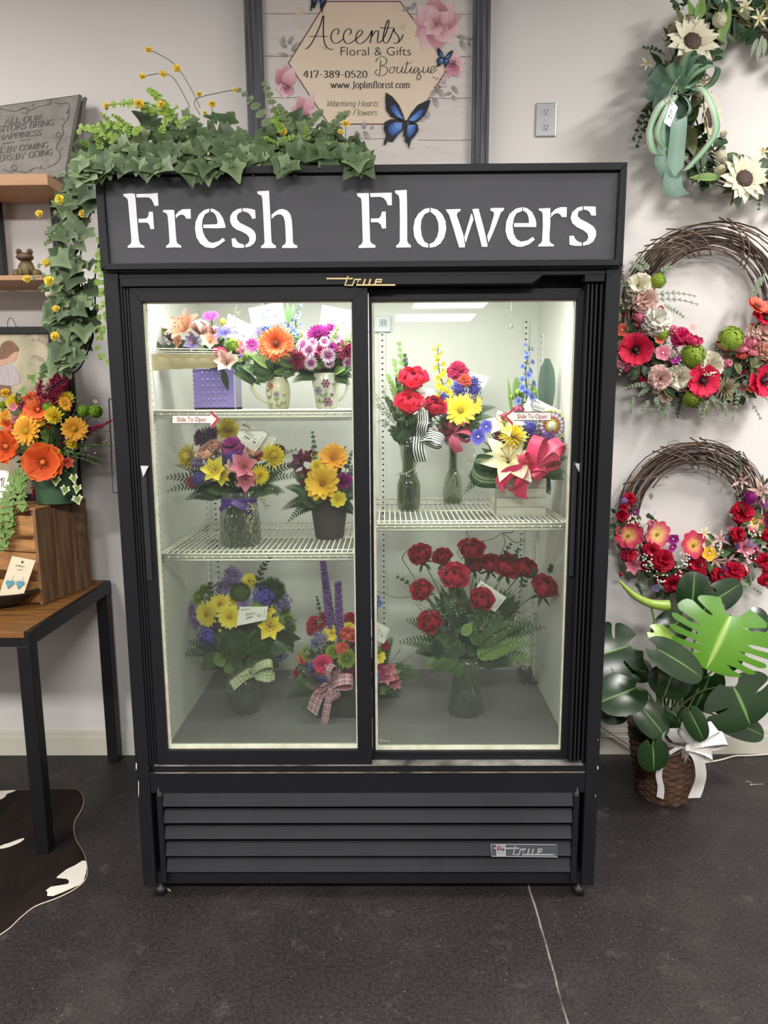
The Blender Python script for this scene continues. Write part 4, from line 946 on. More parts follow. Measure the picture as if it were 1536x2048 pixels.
# ------------------------------------------------------------------ whole arrangements
STEMM = None
def stems(parent, neck, pts, r=.0022, name='stems', extra=None):
    mb = MB()
    for p in pts:
        q = Vector(neck)+Vector((jit(.012), jit(.012), 0)); mid = q.lerp(p, .5)+Vector((0, .006, 0)); mid.x = q.x+(p.x-q.x)*.38
        mb.tube([q, mid, Vector(p)+Vector((0, .006, 0))], r*R.uniform(.8, 1.1), 5)
    if extra: extra(mb)
    return obj(name, mb, leafm('stem'), parent, True)
def flowers(parent, items, cx, cy, spread, Y, depth=.05, neck=None, scale=1.1):
    """items: (kind, colour, x, y, d[, dY[, face]]); blooms nod outward from (cx, cy)"""
    pts = []
    for it in items:
        k, c, x, y, d = it[:5]; dY = it[5] if len(it) > 5 and it[5] is not None else None; fc = it[6] if len(it) > 6 else None
        ux = (x-cx)/spread; uy = (cy-y)/spread
        if dY is None: dY = depth*(min(1.2, math.hypot(ux, uy))**2-.75)
        if fc is None: fc = (max(-1, min(1, ux))*.75+jit(.1), max(-.8, min(1, uy))*.6+jit(.1)+.12)
        pts.append(bloom(parent, k, c, x, y, d*scale*1.08, Y+dY, fc))
    if neck is not None: stems(parent, neck, pts)
    return pts
def around(mb, neck, cx, cy, rx, ry, Y, n, fn, ymax=None, lo=0, hi=2*PI):
    """fn(start, end) for n random tips in an ellipse of photo pixels"""
    for k in range(n):
        a = R.uniform(lo, hi); r = math.sqrt(R.uniform(.25, 1)); x = cx+rx*r*math.cos(a); y = cy-ry*r*math.sin(a)
        fn(Vector(neck)+Vector((jit(.02), jit(.02), jit(.01))), at(x, y, Y+R.uniform(-.05, .05)))
# ================================================================== ARRANGEMENTS INSIDE THE COOLER
VG = glass_mat('vase_glass', '#d3dccb', .05, .6, .03, (60, .12, (1, 1, .3)), .05)
VGD = glass_mat('diamond_vase_glass', '#ccd5c2', .08, .7, .04, (70, .55, (1, 1, .7)), .08)
VGR = glass_mat('ribbed_vase_glass', '#cfd6c4', .07, .65, .03, (120, .5, (1, 1, .18)), .07)
WATER = glass_mat('vase_water', '#c9cfa8', .03, .25, .05, None, .06, '#8f9468')
def spot(cx, by, z, rpx):
    B = onz(cx, by, z)
    if z == ZT: B = at(cx, by, .17); B.z = z      # the top shelf is seen edge-on: its depth is read from its rods
    s = mpp(B); return Vector((B.x, B.y+rpx*s, z)), s
def vessel(parent, c, s, prof, m, n=28, name='vase', sub=None, label=None, water=None, stem_n=0):
    mb = MB(); mb.lathe([(0, .0)]+[(r*s, h*s+.001) for r, h in prof], c, n)
    o = obj(name, mb, m, parent, True, label)
    if stem_n:
        stem_n *= 2; mb = MB(); h1 = prof[-1][1]*s; r1 = min(p[0] for p in prof[1:])*s*.7
        for k in range(stem_n):
            a = 2.4*k; q = math.sqrt((k+.5)/stem_n)
            rb = prof[1][0]*s*.75
            mb.tube([(c.x+math.cos(a)*q*rb*.8, c.y+math.sin(a)*q*rb*.8, c.z+.006), (c.x+math.cos(a+.9)*q*r1, c.y+math.sin(a+.9)*q*r1, c.z+h1*.98)], .0026, 5, k % 2)
            if k % 3 == 0: leaf3(mb, (c.x+math.cos(a)*q*rb*.6, c.y+math.sin(a)*q*rb*.6, c.z+h1*.3), (jit(.5), jit(.5), 1), (0, -1, 0), h1*.26, .007, k % 2)
        obj('stems_in_water', mb, GM('stem', 'olive'), o, True)
    if water:
        mb = MB(); mb.lathe([(0, .004)]+[(r*s*.93, h*s+.004) for r, h in prof if h*s < water]+[(0, water)], c, 20); obj('water', mb, WATER, o, True)
    return o
def green(parent, mb, mats, name='foliage'): return obj(name, mb, GM(*mats), parent, True)
def fr_px(mb, x0, y0, x1, y1, Y, W, m=0, dY=0.0, sag=.12, n=17): frond(mb, at(x0, y0, Y), at(x1, y1, Y+dY), W, m, n, sag)
def sp_px(mb, x0, y0, x1, y1, Y, L, W, m=0, dY=0.0, **k): sprig(mb, at(x0, y0, Y), at(x1, y1, Y+dY), L, W, m, **k)
def lf_px(mb, x0, y0, x1, y1, Y, wpx, m=0, dY=0.0, droop=.1, kind='point', fold=.15):
    a = at(x0, y0, Y); b = at(x1, y1, Y+dY); leaf3(mb, a, b-a, (0, -1, .3), (b-a).length, wpx/2*mpp(a), m, fold, droop, kind, 6)
# ---- top left: square purple vase
c, s = spot(429, 817, ZT, 40); Y = c.y
t = thing('flower_arrangement', 'peach lily and purple flower arrangement in square purple glass vase on the top shelf', 'flower arrangement', c)
PUR = mat('purple_glass', '#7a69b8', 0.15, spec=.6, vary=('#9a8ccc', 6, 3)); 
def sqm(u, v, off=0): return Vector((c.x+(u-429)*s, c.y-.058-off, c.z+(817-v)*s))
mb = MB(); hw = 40*s; h = 80*s; z0 = c.z+.0015
mb.box(c.x-hw, c.x+hw, c.y-.058, c.y-.052, z0, z0+h); mb.box(c.x-hw, c.x+hw, c.y+.045, c.y+.05, z0, z0+h); mb.box(c.x-hw, c.x-hw+.005, c.y-.052, c.y+.045, z0, z0+h); mb.box(c.x+hw-.005, c.x+hw, c.y-.052, c.y+.045, z0, z0+h); mb.box(c.x-hw, c.x+hw, c.y-.058, c.y+.05, z0, z0+.006)
for k in range(9): mb.ball((c.x-hw, c.y-.05, z0+h*(k+.5)/9), .0045, n=8)
v_ = obj('vase', mb, PUR, t)
mb = MB()
for r in range(6):
    for q in range(5): mb.ball(sqm(407+q*10.8, 809-r*13), .0042, .003, .0042, 8)
obj('hobnails', mb, PUR, v_, True)
mb = MB(); mb.box(c.x+hw, c.x+hw+.003, c.y-.056, c.y-.05, z0, z0+h*.85); obj('painted_edge_glint', mb, mat('edge_highlight', '#ccc9e2', .2), v_)  # pale strip paints a highlight down the vase's right edge
nk = Vector((c.x, c.y, c.z+h*.9))
flowers(t, [('alstro', 'peach', 368, 655, 66, -.02), ('tulip', 'palepink', 398, 640, 52), ('tulip', 'peach', 425, 652, 44, -.03), ('aster', 'magenta', 421, 633, 30, -.05, (0, 1.2)), ('bud', 'yellow', 446, 637, 24), ('lily', 'violet', 449, 663, 38, -.05, (.1, .9)), ('lily', 'violet', 428, 672, 24),
            ('carn', 'hotpink', 440, 708, 30, -.07), ('alstro', 'starp', 452, 724, 44, -.09, (0, .1)), ('daisy', 'pink', 476, 690, 24, -.03), ('aster', 'hotpink', 478, 697, 22, -.02), ('statice', 'purple', 481, 722, 26), ('bud', 'yellow', 487, 738, 20, None, (.6, -.5)), ('alstro', 'lavender', 386, 685, 34, -.04), ('alstro', 'peach', 420, 682, 36, -.05), ('alstro', 'peach', 358, 683, 30, -.03),
            ('bud', 'plum', 331, 658, 15), ('statice', 'plum', 343, 676, 20), ('carn', 'lime', 317, 664, 26), ('star', 'palepink', 380, 675, 26), ('statice', 'green', 462, 690, 28, -.04), ('five', 'cream', 468, 715, 14, -.05)], 410, 690, 60, Y, .05, nk)
mb = MB()
around(mb, nk, 395, 690, 85, 18, Y, 34, lambda a, b: leaf3(mb, a.lerp(b, .5), b-a, (0, -1, .6), (b-a).length*.55, .014, R.randrange(3), .2, .3))
for x, y in ((320, 690), (345, 695), (470, 705), (478, 720), (455, 745), (335, 692), (310, 695), (480, 735), (365, 700), (400, 700)): sp_px(mb, 430, 730, x, y, Y-.03, .026, .008, R.randrange(3))
lf_px(mb, 445, 738, 456, 782, Y-.09, 14, 0, 0, .1); lf_px(mb, 470, 735, 520, 768, Y-.03, 15, 0, -.02, .15); lf_px(mb, 465, 742, 508, 770, Y-.04, 10, 1)
tinyspray(mb, at(455, 690, Y), at(474, 612, Y), 20, .012, .0016, 3, 3)
green(t, mb, ('dark', 'mid', 'light', 'sage'))
card(t, [(456, 627), (512, 655), (492, 692), (450, 672)], Y+.03)
# ---- left of the top shelf: white rods over tan strip, stand-in for unexplained bands
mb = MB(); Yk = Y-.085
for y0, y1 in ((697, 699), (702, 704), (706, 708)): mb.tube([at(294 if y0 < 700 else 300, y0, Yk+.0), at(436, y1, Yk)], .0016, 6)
lg = obj('white_rods', mb, WIRE); tag(lg, 'three thin white rods above a tan strip, upper left inside the cooler', 'wire rack')
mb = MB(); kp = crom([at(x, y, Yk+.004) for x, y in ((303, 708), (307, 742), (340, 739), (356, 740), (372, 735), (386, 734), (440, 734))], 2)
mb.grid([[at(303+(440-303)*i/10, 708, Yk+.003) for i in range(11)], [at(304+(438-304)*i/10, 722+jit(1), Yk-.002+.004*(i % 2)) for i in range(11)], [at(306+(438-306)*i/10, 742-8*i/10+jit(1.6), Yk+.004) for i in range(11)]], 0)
obj('tan_strip', mb, mat('plain_tan', '#c0ad84', .8, vary=('#cdbd97', 9, 4)), lg, True)
# ---- top middle: cream pitcher mug with orange gerbera
c, s = spot(554, 817, ZT, 22); Y = c.y
t = thing('flower_arrangement', 'orange gerbera arrangement in cream handled mug between purple vase and right-hand mug', 'flower arrangement', c)
CRM = mat('cream_china', '#e9e2c4', 0.25); 
mg = vessel(t, c, s, [(17, 0), (20, 2), (23, 18), (25, 34), (23, 50), (18, 62), (16, 64)], CRM, 28, 'mug')
mb = MB(); mb.tube(crom([c+Vector((a*s, 0, b*s)) for a, b in ((-18, 14), (-30, 18), (-45, 30), (-54, 46), (-48, 56), (-24, 56))], 5), 3.2*s, 8); obj('mug_handle', mb, CRM, mg, True)
def decal(parent, c, s, items, rf):
    """painted motifs that follow the vessel wall: (u px from centre, v px up, kind, size px, slot)"""
    mb = MB()
    def wall(u, v, off=.0006):
        r = rf(v)*s+off; a = -PI/2+(u*s)/max(r, 1e-4)
        return Vector((c.x+r*math.cos(a), c.y+r*math.sin(a), c.z+v*s+.001))
    for u, v, k, z, m in items:
        if k == 'fl':
            for i in range(6):
                a = PI*i/3; mb.poly([wall(u+z*(ra*math.cos(a+da)), v+z*(ra*math.sin(a+da))) for ra, da in ((.15, 0), (.7, -.45), (1, 0), (.7, .45))], None, m)
            mb.poly([wall(u+z*.25*math.cos(i), v+z*.25*math.sin(i), .0009) for i in range(6)], None, 3)
        elif k == 'lf':
            for sg in (-1, 1): mb.poly([wall(u, v), wall(u+sg*z*.5, v+z*.4), wall(u+sg*z*.7, v+z), wall(u+sg*z*.15, v+z*.6)], None, m)
        elif k == 'st': stroke(mb, [(u, v), (u+z*.08, v-z*.5), (u, v-z)], flat(.9), lambda a, b: wall(a, b), m, 3)
    obj('painted_flowers', mb, [mat('paint_orange', '#c96a45', .5), mat('paint_mauve', '#9c88b4', .5), mat('paint_green', '#7d8f5c', .5), mat('paint_dark', '#5a4050', .5), mat('paint_plum', '#9a4c7a', .5)], parent)
RF = lambda v: 23+2*math.sin(min(1, v/60)*PI)
decal(mg, c, s, [(-12, 46, 'fl', 8, 0), (-12, 40, 'st', 18, 2), (0, 30, 'fl', 7, 1), (0, 24, 'st', 16, 2), (0, 16, 'lf', 8, 2), (-18, 20, 'lf', 9, 2), (-20, 34, 'lf', 7, 3), (14, 8, 'lf', 9, 2), (-14, 6, 'lf', 8, 2), (4, 3, 'lf', 9, 2), (16, 24, 'lf', 7, 2)], RF)
nk = c+Vector((0, 0, 62*s))
flowers(t, [('gerbera', 'orange', 552, 688, 62, -.07, (.0, .25)), ('bud', 'hotred', 556, 653, 22), ('alstro', 'peach', 529, 679, 24, -.05), ('aster', 'magenta', 503, 690, 26, -.04, (.5, .3)), ('button', 'lime', 598, 676, 28), ('statice', 'blue', 532, 661, 22), ('five', 'blue', 540, 665, 14), ('statice', 'blue', 545, 657, 16), ('alstro', 'lavender', 516, 668, 22), ('five', 'white', 505, 724, 9, -.06), ('statice', 'green', 495, 715, 18)], 550, 690, 50, Y, .05, nk)
mb = MB(); fspike(mb, at(588, 690, Y+.02), at(598, 606, Y+.02), 13*s, 12, 3); fspike(mb, at(580, 680, Y+.03), at(577, 628, Y+.03), 13*s, 8, 3); fspike(mb, at(535, 640, Y+.05), at(530, 600, Y+.05), 10*s, 6, 3)
for x, y in ((574, 600), (588, 604), (566, 615)): lf_px(mb, 578, 645, x, y, Y+.01, 8, 1)
obj('delphinium', mb, [leafm('mid'), leafm('mid'), leafm('mid'), pm('blue')], t, True)
mb = MB()
around(mb, nk, 540, 722, 55, 32, Y-.02, 46, lambda a, b: leaf3(mb, a.lerp(b, .4), b-a, (0, -1, .5), (b-a).length*.6, .016, R.randrange(3), .2, .3))
for x, y, X, Y2 in ((540, 745, 498, 735), (545, 745, 505, 750), (550, 748, 520, 760), (560, 745, 600, 735), (555, 745, 590, 750), (545, 740, 510, 715), (566, 745, 598, 715), (540, 745, 512, 768)): fr_px(mb, x, y, X, Y2, Y-.04, .016, R.randrange(2))
lf_px(mb, 558, 700, 585, 716, Y-.08, 24, 0); lf_px(mb, 560, 715, 590, 735, Y-.06, 20, 1); lf_px(mb, 575, 695, 612, 700, Y-.03, 16, 1)
green(t, mb, ('dark', 'mid', 'light'))
card(t, [(497, 617), (564, 603), (571, 643), (505, 656)], Y+.04)
# ---- top right mug
c, s = spot(651, 817, ZT, 20); Y = c.y
t = thing('flower_arrangement', 'magenta chrysanthemum and daisy arrangement in tapered poppy-painted mug on the top shelf', 'flower arrangement', c)
MGW = mat('white_china', '#dcdccb', 0.25)
mg = vessel(t, c, s, [(19, 0), (20, 2), (25, 36), (31, 70), (30, 71), (24, 36)], MGW, 28, 'mug')
mb = MB(); mb.tube(crom([c+Vector((a*s, 0, b*s)) for a, b in ((29, 62), (38, 63), (44, 54), (42, 40), (34, 26), (24, 18))], 5), 2.8*s, 8); obj('mug_handle', mb, MGW, mg, True)
decal(mg, c, s, [(2, 50, 'fl', 10, 4), (2, 40, 'st', 30, 2), (-15, 36, 'fl', 10, 1), (-13, 28, 'st', 20, 2), (5, 14, 'fl', 11, 4), (14, 28, 'fl', 4, 3), (-8, 10, 'lf', 12, 2), (10, 4, 'lf', 9, 2), (-4, 22, 'lf', 12, 2), (-18, 58, 'lf', 5, 1), (18, 46, 'lf', 6, 2), (-16, 12, 'lf', 6, 4)], lambda v: 20+v*.155)
nk = c+Vector((0, 0, 66*s))
flowers(t, [('mum', 'magenta', 637, 672, 48), ('carn', 'magenta', 660, 662, 34), ('spider', 'raspberry', 596, 716, 50, -.05, (-.6, .2)), ('spider', 'raspberry', 693, 702, 52, -.03, (.6, .3)), ('aster', 'pinkwhite', 606, 690, 28, -.05), ('aster', 'pinkwhite', 619, 701, 28, -.07), ('aster', 'pinkwhite', 625, 688, 22, -.05), ('aster', 'pinkwhite', 622, 726, 24, -.08, (0, 0)), ('aster', 'pinkwhite', 656, 711, 28, -.08), ('aster', 'pinkwhite', 672, 674, 26, -.03), ('aster', 'pinkwhite', 650, 661, 22), ('aster', 'pinkwhite', 695, 726, 22, -.04), ('aster', 'pinkwhite', 573, 722, 26, -.02), ('aster', 'pinkwhite', 649, 684, 20, -.05), ('carn', 'raspberry', 640, 703, 28, -.05), ('carn', 'raspberry', 610, 712, 26, -.03), ('carn', 'magenta', 662, 697, 30, -.04), ('aster', 'pinkwhite', 658, 725, 20, -.06), ('aster', 'pinkwhite', 602, 672, 22), ('alstro', 'plum', 680, 690, 24)], 645, 700, 50, Y, .05, nk)
mb = MB()
around(mb, nk, 645, 715, 68, 28, Y-.02, 44, lambda a, b: leaf3(mb, a.lerp(b, .4), b-a, (0, -1, .5), (b-a).length*.6, .015, R.randrange(3), .2, .3))
for x, y, X, Y2 in ((640, 745, 560, 745), (640, 748, 585, 765), (645, 745, 610, 760), (660, 745, 705, 755), (665, 742, 712, 738), (668, 740, 712, 700), (660, 748, 700, 770), (645, 742, 555, 728)): fr_px(mb, x, y, X, Y2, Y-.03, .017, R.randrange(2))
for x, y in ((675, 655), (700, 680), (645, 725), (628, 735)): sp_px(mb, 655, 730, x, y, Y-.04, .02, .008, 2)
green(t, mb, ('dark', 'mid', 'light'))
card(t, [(645, 610), (707, 622), (700, 666), (639, 652)], Y+.05)
# ---- middle left: yellow mums in diamond glass vase
c, s = spot(473, 1098, ZL, 42); Y = c.y
t = thing('flower_arrangement', 'yellow chrysanthemum and pink alstroemeria bouquet in clear diamond glass vase with purple ribbon', 'flower arrangement', c)
vs = vessel(t, c, s, [(36, 0), (40, 3), (42, 14), (41, 50), (37, 82), (35, 96), (41, 112), (40.5, 112), (34.5, 96)], VGD, 32, 'vase', water=60*s, stem_n=16)
mb = MB(); mb.lathe([(35.6*s, 84*s), (36.8*s, 98*s), (36.2*s, 101*s), (37.4*s, 90*s)], c, 32)
rb = obj('purple_ribbon', mb, mat('purple_satin', '#4b2a78', .35, vary=('#5f3a92', 8, 3)), t, True)
mb = MB(); tail(mb, [(462, 1000, -.095), (478, 1010, -.1), (497, 1020, -.1), (506, 1036, -.095)], Y, .018); tail(mb, [(470, 1004, -.095), (450, 1010, -.098), (440, 1022, -.09)], Y, .016); obj('ribbon_tail', mb, mat('purple_satin', '#4b2a78'), rb, True)
nk = c+Vector((0, 0, 104*s))
flowers(t, [('mum', 'yellow', 457, 859, 48, .0, (0, .5)), ('button', 'plum', 405, 876, 40), ('button', 'purple', 425, 868, 34), ('carn', 'magenta', 465, 893, 46, -.05), ('mum', 'yellow', 378, 914, 52, -.02), ('mum', 'yellow', 545, 912, 50, -.02), ('spider', 'yellow', 520, 950, 40, -.08), ('rose', 'peach', 413, 909, 34, -.06), ('rose', 'peach', 428, 895, 32, -.03), ('alstro', 'yellow', 430, 940, 48, -.09, (-.2, .2)), ('alstro', 'yellow', 442, 950, 36, -.085, (.2, -.4)), ('alstro', 'pink', 487, 932, 50, -.09, (.1, .2)), ('alstro', 'pink', 491, 960, 40, -.095, (.2, -.3)), ('alstro', 'palepink', 464, 933, 28, -.08), ('carn', 'crimson', 383, 964, 24, -.04), ('statice', 'violet', 398, 957, 26, -.05), ('mum', 'maroon', 557, 903, 30), ('statice', 'purple', 552, 981, 16), ('statice', 'violet', 466, 915, 26, -.06), ('statice', 'violet', 440, 922, 20, -.06), ('rose', 'peach', 505, 905, 26, -.04), ('carn', 'coral', 516, 910, 24), ('statice', 'lavender', 397, 925, 24, -.05), ('carn', 'green', 417, 880, 24, .02), ('statice', 'lavender', 418, 955, 22, -.06)], 460, 930, 80, Y, .06, nk)
mb = MB()
around(mb, nk, 462, 945, 92, 46, Y, 50, lambda a, b: leaf3(mb, a.lerp(b, .35), b-a, (0, -1, .5), (b-a).length*.6, .018, R.randrange(3), .2, .3))
for x, y, X, Y2 in ((455, 990, 322, 958), (460, 985, 330, 985), (455, 988, 350, 930), (450, 992, 370, 1000), (490, 985, 600, 930), (490, 990, 570, 985), (470, 992, 455, 1030), (480, 988, 498, 1020), (480, 985, 592, 955), (460, 985, 400, 1000)): fr_px(mb, x, y, X, Y2, Y-.02, .021, R.randrange(2))
sp_px(mb, 540, 930, 590, 900, Y, .014, .005, 3, n=6); sp_px(mb, 420, 920, 412, 858, Y, .014, .006, 3, n=6)
tinyspray(mb, at(490, 985, Y-.09), at(507, 1030, Y-.1), 36, .018, .0025, 4, 1); tinyspray(mb, at(505, 985, Y-.07), at(535, 1012, Y-.09), 26, .014, .0025, 4, 1); tinyspray(mb, at(495, 1000, Y-.09), at(502, 1052, Y-.1), 26, .014, .0025, 4, 1)
obj('foliage', mb, GM('dark', 'mid', 'light', 'sage')+[mat('tan_seed', '#c2b48a', .6)], t, True)
card(t, [(520, 858), (553, 876), (536, 905), (505, 890)], Y-.02, False, 'gift_card', label='white folded gift card')
card(t, [(485, 841), (535, 868), (510, 906), (472, 878)], Y-.05)
# ---- middle: black pail
c, s = spot(657, 1081, ZL, 29); Y = c.y
t = thing('flower_arrangement', 'golden sunflower arrangement in a plain black pail on the left middle shelf', 'flower arrangement', c)
PAIL = mat('black_pail', '#3b3838', .45, vary=('#454141', 4, 4))
vessel(t, c, s, [(28, 0), (29, 2), (34, 40), (38, 70), (39.5, 72), (39.5, 76), (37, 76), (33, 40)], PAIL, 28, 'pail')
nk = c+Vector((0, 0, 72*s))
flowers(t, [('sunlily', 'gold', 645, 967, 62, -.09, (-.2, .35)), ('sunlily', 'amber', 666, 917, 52, -.01, (.1, .6)), ('carn', 'yellow', 634, 932, 30, -.03), ('alstro', 'plum', 600, 925, 44), ('alstro', 'maroon', 617, 915, 30), ('alstro', 'maroon', 609, 952, 34, -.03), ('button', 'magenta', 687, 961, 36, -.07), ('cosmos', 'yellow', 676, 998, 30, -.1, (.3, -.2)), ('tulip', 'maroon', 651, 993, 24, -.1), ('five', 'cream', 657, 943, 18, -.03), ('alstro', 'maroon', 709, 990, 28), ('five', 'yellow', 630, 910, 16), ('carn', 'maroon', 700, 975, 24)], 655, 960, 55, Y, .05, nk)
mb = MB()
around(mb, nk, 655, 965, 66, 46, Y, 46, lambda a, b: leaf3(mb, a.lerp(b, .35), b-a, (0, -1, .5), (b-a).length*.6, .017, R.randrange(3), .2, .3))
for x, y, X, Y2 in ((640, 1005, 563, 1020), (640, 1005, 570, 975), (645, 1005, 580, 945), (670, 1005, 712, 1030), (640, 1003, 590, 1000), (655, 1010, 640, 1035), (675, 1000, 712, 985), (650, 1000, 575, 1045)): fr_px(mb, x, y, X, Y2, Y-.03, .02, R.randrange(2))
sp_px(mb, 632, 935, 625, 866, Y, .012, .010, 3, n=6, kind='wide', ang=1.6); sp_px(mb, 690, 945, 708, 900, Y, .012, .009, 3, n=6, kind='wide'); sp_px(mb, 690, 985, 705, 935, Y-.04, .017, .014, 3, n=5, kind='wide'); sp_px(mb, 690, 1000, 712, 960, Y-.05, .017, .014, 3, n=5, kind='wide'); sp_px(mb, 668, 940, 690, 895, Y, .010, .006, 3, n=6)
lf_px(mb, 640, 1000, 600, 1000, Y-.06, 34, 0, -.02); lf_px(mb, 650, 1000, 615, 985, Y-.07, 28, 1)
green(t, mb, ('dark', 'mid', 'light', 'blue'))
# ---- bottom left: daisies in a bulbous glass vase
c, s = spot(487, 1432, ZF, 26); Y = c.y
t = thing('flower_arrangement', 'yellow daisy and green dianthus bouquet in round fluted glass vase on cooler floor', 'flower arrangement', c)
vessel(t, c, s, [(24, 0), (26, 3), (33, 22), (38, 46), (37, 66), (29, 84), (25, 92), (31, 104), (30.5, 104)], VGR, 32, 'vase', water=58*s, stem_n=14)
nk = c+Vector((0, 0, 94*s))
flowers(t, [('daisy', 'yellow', 414, 1228, 46, -.06, (-.5, .1)), ('daisy', 'yellow', 440, 1208, 40, -.05, (-.1, .5)), ('daisy', 'yellow', 460, 1233, 44, -.09, (0, .1)), ('daisy', 'yellow', 464, 1208, 32, -.04, (0, .6)), ('daisy', 'yellow', 499, 1161, 28), ('alstro', 'yellow', 540, 1253, 48, -.08, (.2, .0)), ('alstro', 'yellow', 536, 1222, 28), ('bud', 'yellow', 439, 1259, 14, -.07), ('button', 'green', 400, 1195, 34), ('button', 'green', 575, 1240, 26), ('button', 'green', 580, 1256, 28), ('button', 'green', 570, 1222, 24), ('button', 'green', 557, 1248, 26, -.06), ('fuzz', 'trick', 468, 1290, 64, -.06, (-.1, -.1)), ('fuzz', 'trick', 520, 1287, 54, -.05, (.2, -.1)), ('fuzz', 'trick', 543, 1183, 58, .02), ('aster', 'lavender', 380, 1222, 42), ('aster', 'lavender', 391, 1246, 28), ('aster', 'lavender', 456, 1168, 34), ('aster', 'lavender', 470, 1155, 32), ('statice', 'lavender', 463, 1147, 26), ('aster', 'lavender', 489, 1207, 30), ('statice', 'violet', 527, 1196, 40), ('statice', 'lavender', 564, 1206, 34), ('statice', 'violet', 416, 1272, 34, -.05), ('statice', 'violet', 430, 1296, 26), ('statice', 'violet', 557, 1306, 28), ('hyd', 'trick', 480, 1185, 40), ('statice', 'purple', 425, 1250, 26, -.03), ('hyd', 'green', 515, 1210, 22), ('aster', 'lavender', 372, 1215, 30), ('button', 'green', 410, 1180, 26), ('statice', 'lavender', 445, 1180, 30)], 480, 1235, 85, Y, .07, nk)
mb = MB()
around(mb, nk, 480, 1248, 92, 66, Y+.01, 64, lambda a, b: leaf3(mb, a.lerp(b, .35), b-a, (0, -1, .5), (b-a).length*.6, .02, R.randrange(3), .2, .3))
for x, y, X, Y2 in ((470, 1320, 362, 1312), (465, 1325, 375, 1285), (480, 1330, 400, 1340), (500, 1325, 590, 1300), (490, 1325, 545, 1345), (500, 1310, 595, 1240)): fr_px(mb, x, y, X, Y2, Y-.03, .024, R.randrange(2))
sp_px(mb, 508, 1185, 537, 1117, Y, .026, .007, 0, n=7); sp_px(mb, 420, 1215, 420, 1170, Y, .025, .011, 1, n=4)
lf_px(mb, 548, 1270, 602, 1278, Y, 26, 0); lf_px(mb, 570, 1262, 585, 1308, Y-.02, 22, 0); lf_px(mb, 530, 1310, 558, 1338, Y-.04, 24, 0); lf_px(mb, 440, 1310, 400, 1335, Y-.04, 30, 1); lf_px(mb, 465, 1320, 450, 1348, Y-.05, 30, 2); lf_px(mb, 450, 1315, 425, 1325, Y-.06, 30, 2); lf_px(mb, 480, 1320, 465, 1345, Y-.06, 26, 1)
green(t, mb, ('dark', 'mid', 'light'))
card(t, [(479, 1214), (536, 1213), (532, 1240), (473, 1252)], Y-.105)
PLG = ribm('green_plaid', [(0, '#7d9a54'), (.12, '#d8d8c0'), (.35, '#a8b878'), (.5, '#d9d9c4'), (.65, '#8fa86a'), (.88, '#d4d4b8'), (1, '#7d9a54')], True, (70, [(0, '#b9c490'), (.4, '#dcdcc8'), (.7, '#8fa46c')]))
mb = MB(); kn = at(503, 1346, Y-.07)
mb.lathe([(25.5*s, 86*s), (26.5*s, 93*s), (29*s, 100*s), (28*s, 100*s), (25.6*s, 92*s)], c, 28)
loop(mb, kn, .35, 46*s, 20*s, 0, .35, 0, .4); loop(mb, kn, PI-.1, 40*s, 18*s, 0, .3, 0, .4)
tail(mb, [(500, 1346, -.075), (482, 1356, -.085), (463, 1372, -.09)], Y, 20*s); tail(mb, [(510, 1350, -.07), (535, 1356, -.08), (550, 1352, -.075)], Y, 18*s)
obj('plaid_bow', mb, PLG, t, True)
# ---- bottom middle: liatris arrangement in a dark box
c, s = spot(690, 1438, ZF, 40); Y = c.y
t = thing('flower_arrangement', 'arrangement with two tall purple liatris spikes and pink plaid bow in dark box', 'flower arrangement', c)
mb = MB(); w2 = 62*s
mb.hexa([(c.x-w2*.92, Y-.06, c.z+.001), (c.x+w2*.92, Y-.06, c.z+.001), (c.x+w2*.92, Y+.06, c.z+.001), (c.x-w2*.92, Y+.06, c.z+.001), (c.x-w2, Y-.066, c.z+44*s), (c.x+w2, Y-.066, c.z+44*s), (c.x+w2, Y+.066, c.z+44*s), (c.x-w2, Y+.066, c.z+44*s)])
bx = obj('box', mb, mat('dark_box', '#2f302f', .6, vary=('#3c3d3b', 12, 4)), t)
nk = c+Vector((-.02, 0, 44*s))
mb = MB(); spike(mb, at(662, 1260, Y), at(646, 1124, Y), .021, .013, 230, 0); obj('liatris', mb, [pm('liatris')], t, True)
mb = MB(); spike(mb, at(680, 1280, Y-.02), at(676, 1166, Y-.02), .018, .014, 200, 0); obj('liatris', mb, [pm('liatris')], t, True)
flowers(t, [('carn', 'crimson', 630, 1248, 38), ('carn', 'hotpink', 646, 1330, 42, -.07), ('carn', 'crimson', 701, 1236, 26), ('rose', 'coral', 696, 1272, 32, -.04), ('carn', 'coral', 685, 1297, 28, -.06), ('rose', 'coral', 612, 1318, 28), ('rose', 'crimson', 602, 1346, 26), ('carn', 'coral', 689, 1363, 32, -.08), ('daisy', 'yellow', 663, 1266, 30), ('button', 'lime', 618, 1306, 36), ('button', 'lime', 666, 1303, 30, -.05), ('button', 'lime', 693, 1316, 40, -.07), ('rose', 'maroon', 704, 1342, 34, -.05), ('rose', 'maroon', 710, 1300, 30), ('statice', 'violet', 645, 1352, 26, -.05), ('statice', 'lavender', 640, 1278, 30), ('statice', 'blue', 628, 1330, 26), ('aster', 'blue', 630, 1288, 18), ('daisy', 'yellow', 698, 1255, 20), ('carn', 'crimson', 655, 1330, 22), ('hyd', 'green', 683, 1340, 22), ('statice', 'violet', 620, 1338, 26), ('carn', 'crimson', 647, 1235, 24), ('carn', 'crimson', 622, 1260, 22)], 665, 1310, 65, Y, .06, nk)
mb = MB()
around(mb, nk, 660, 1325, 70, 62, Y+.01, 50, lambda a, b: leaf3(mb, a.lerp(b, .35), b-a, (0, -1, .5), (b-a).length*.6, .016, R.randrange(3), .2, .3))
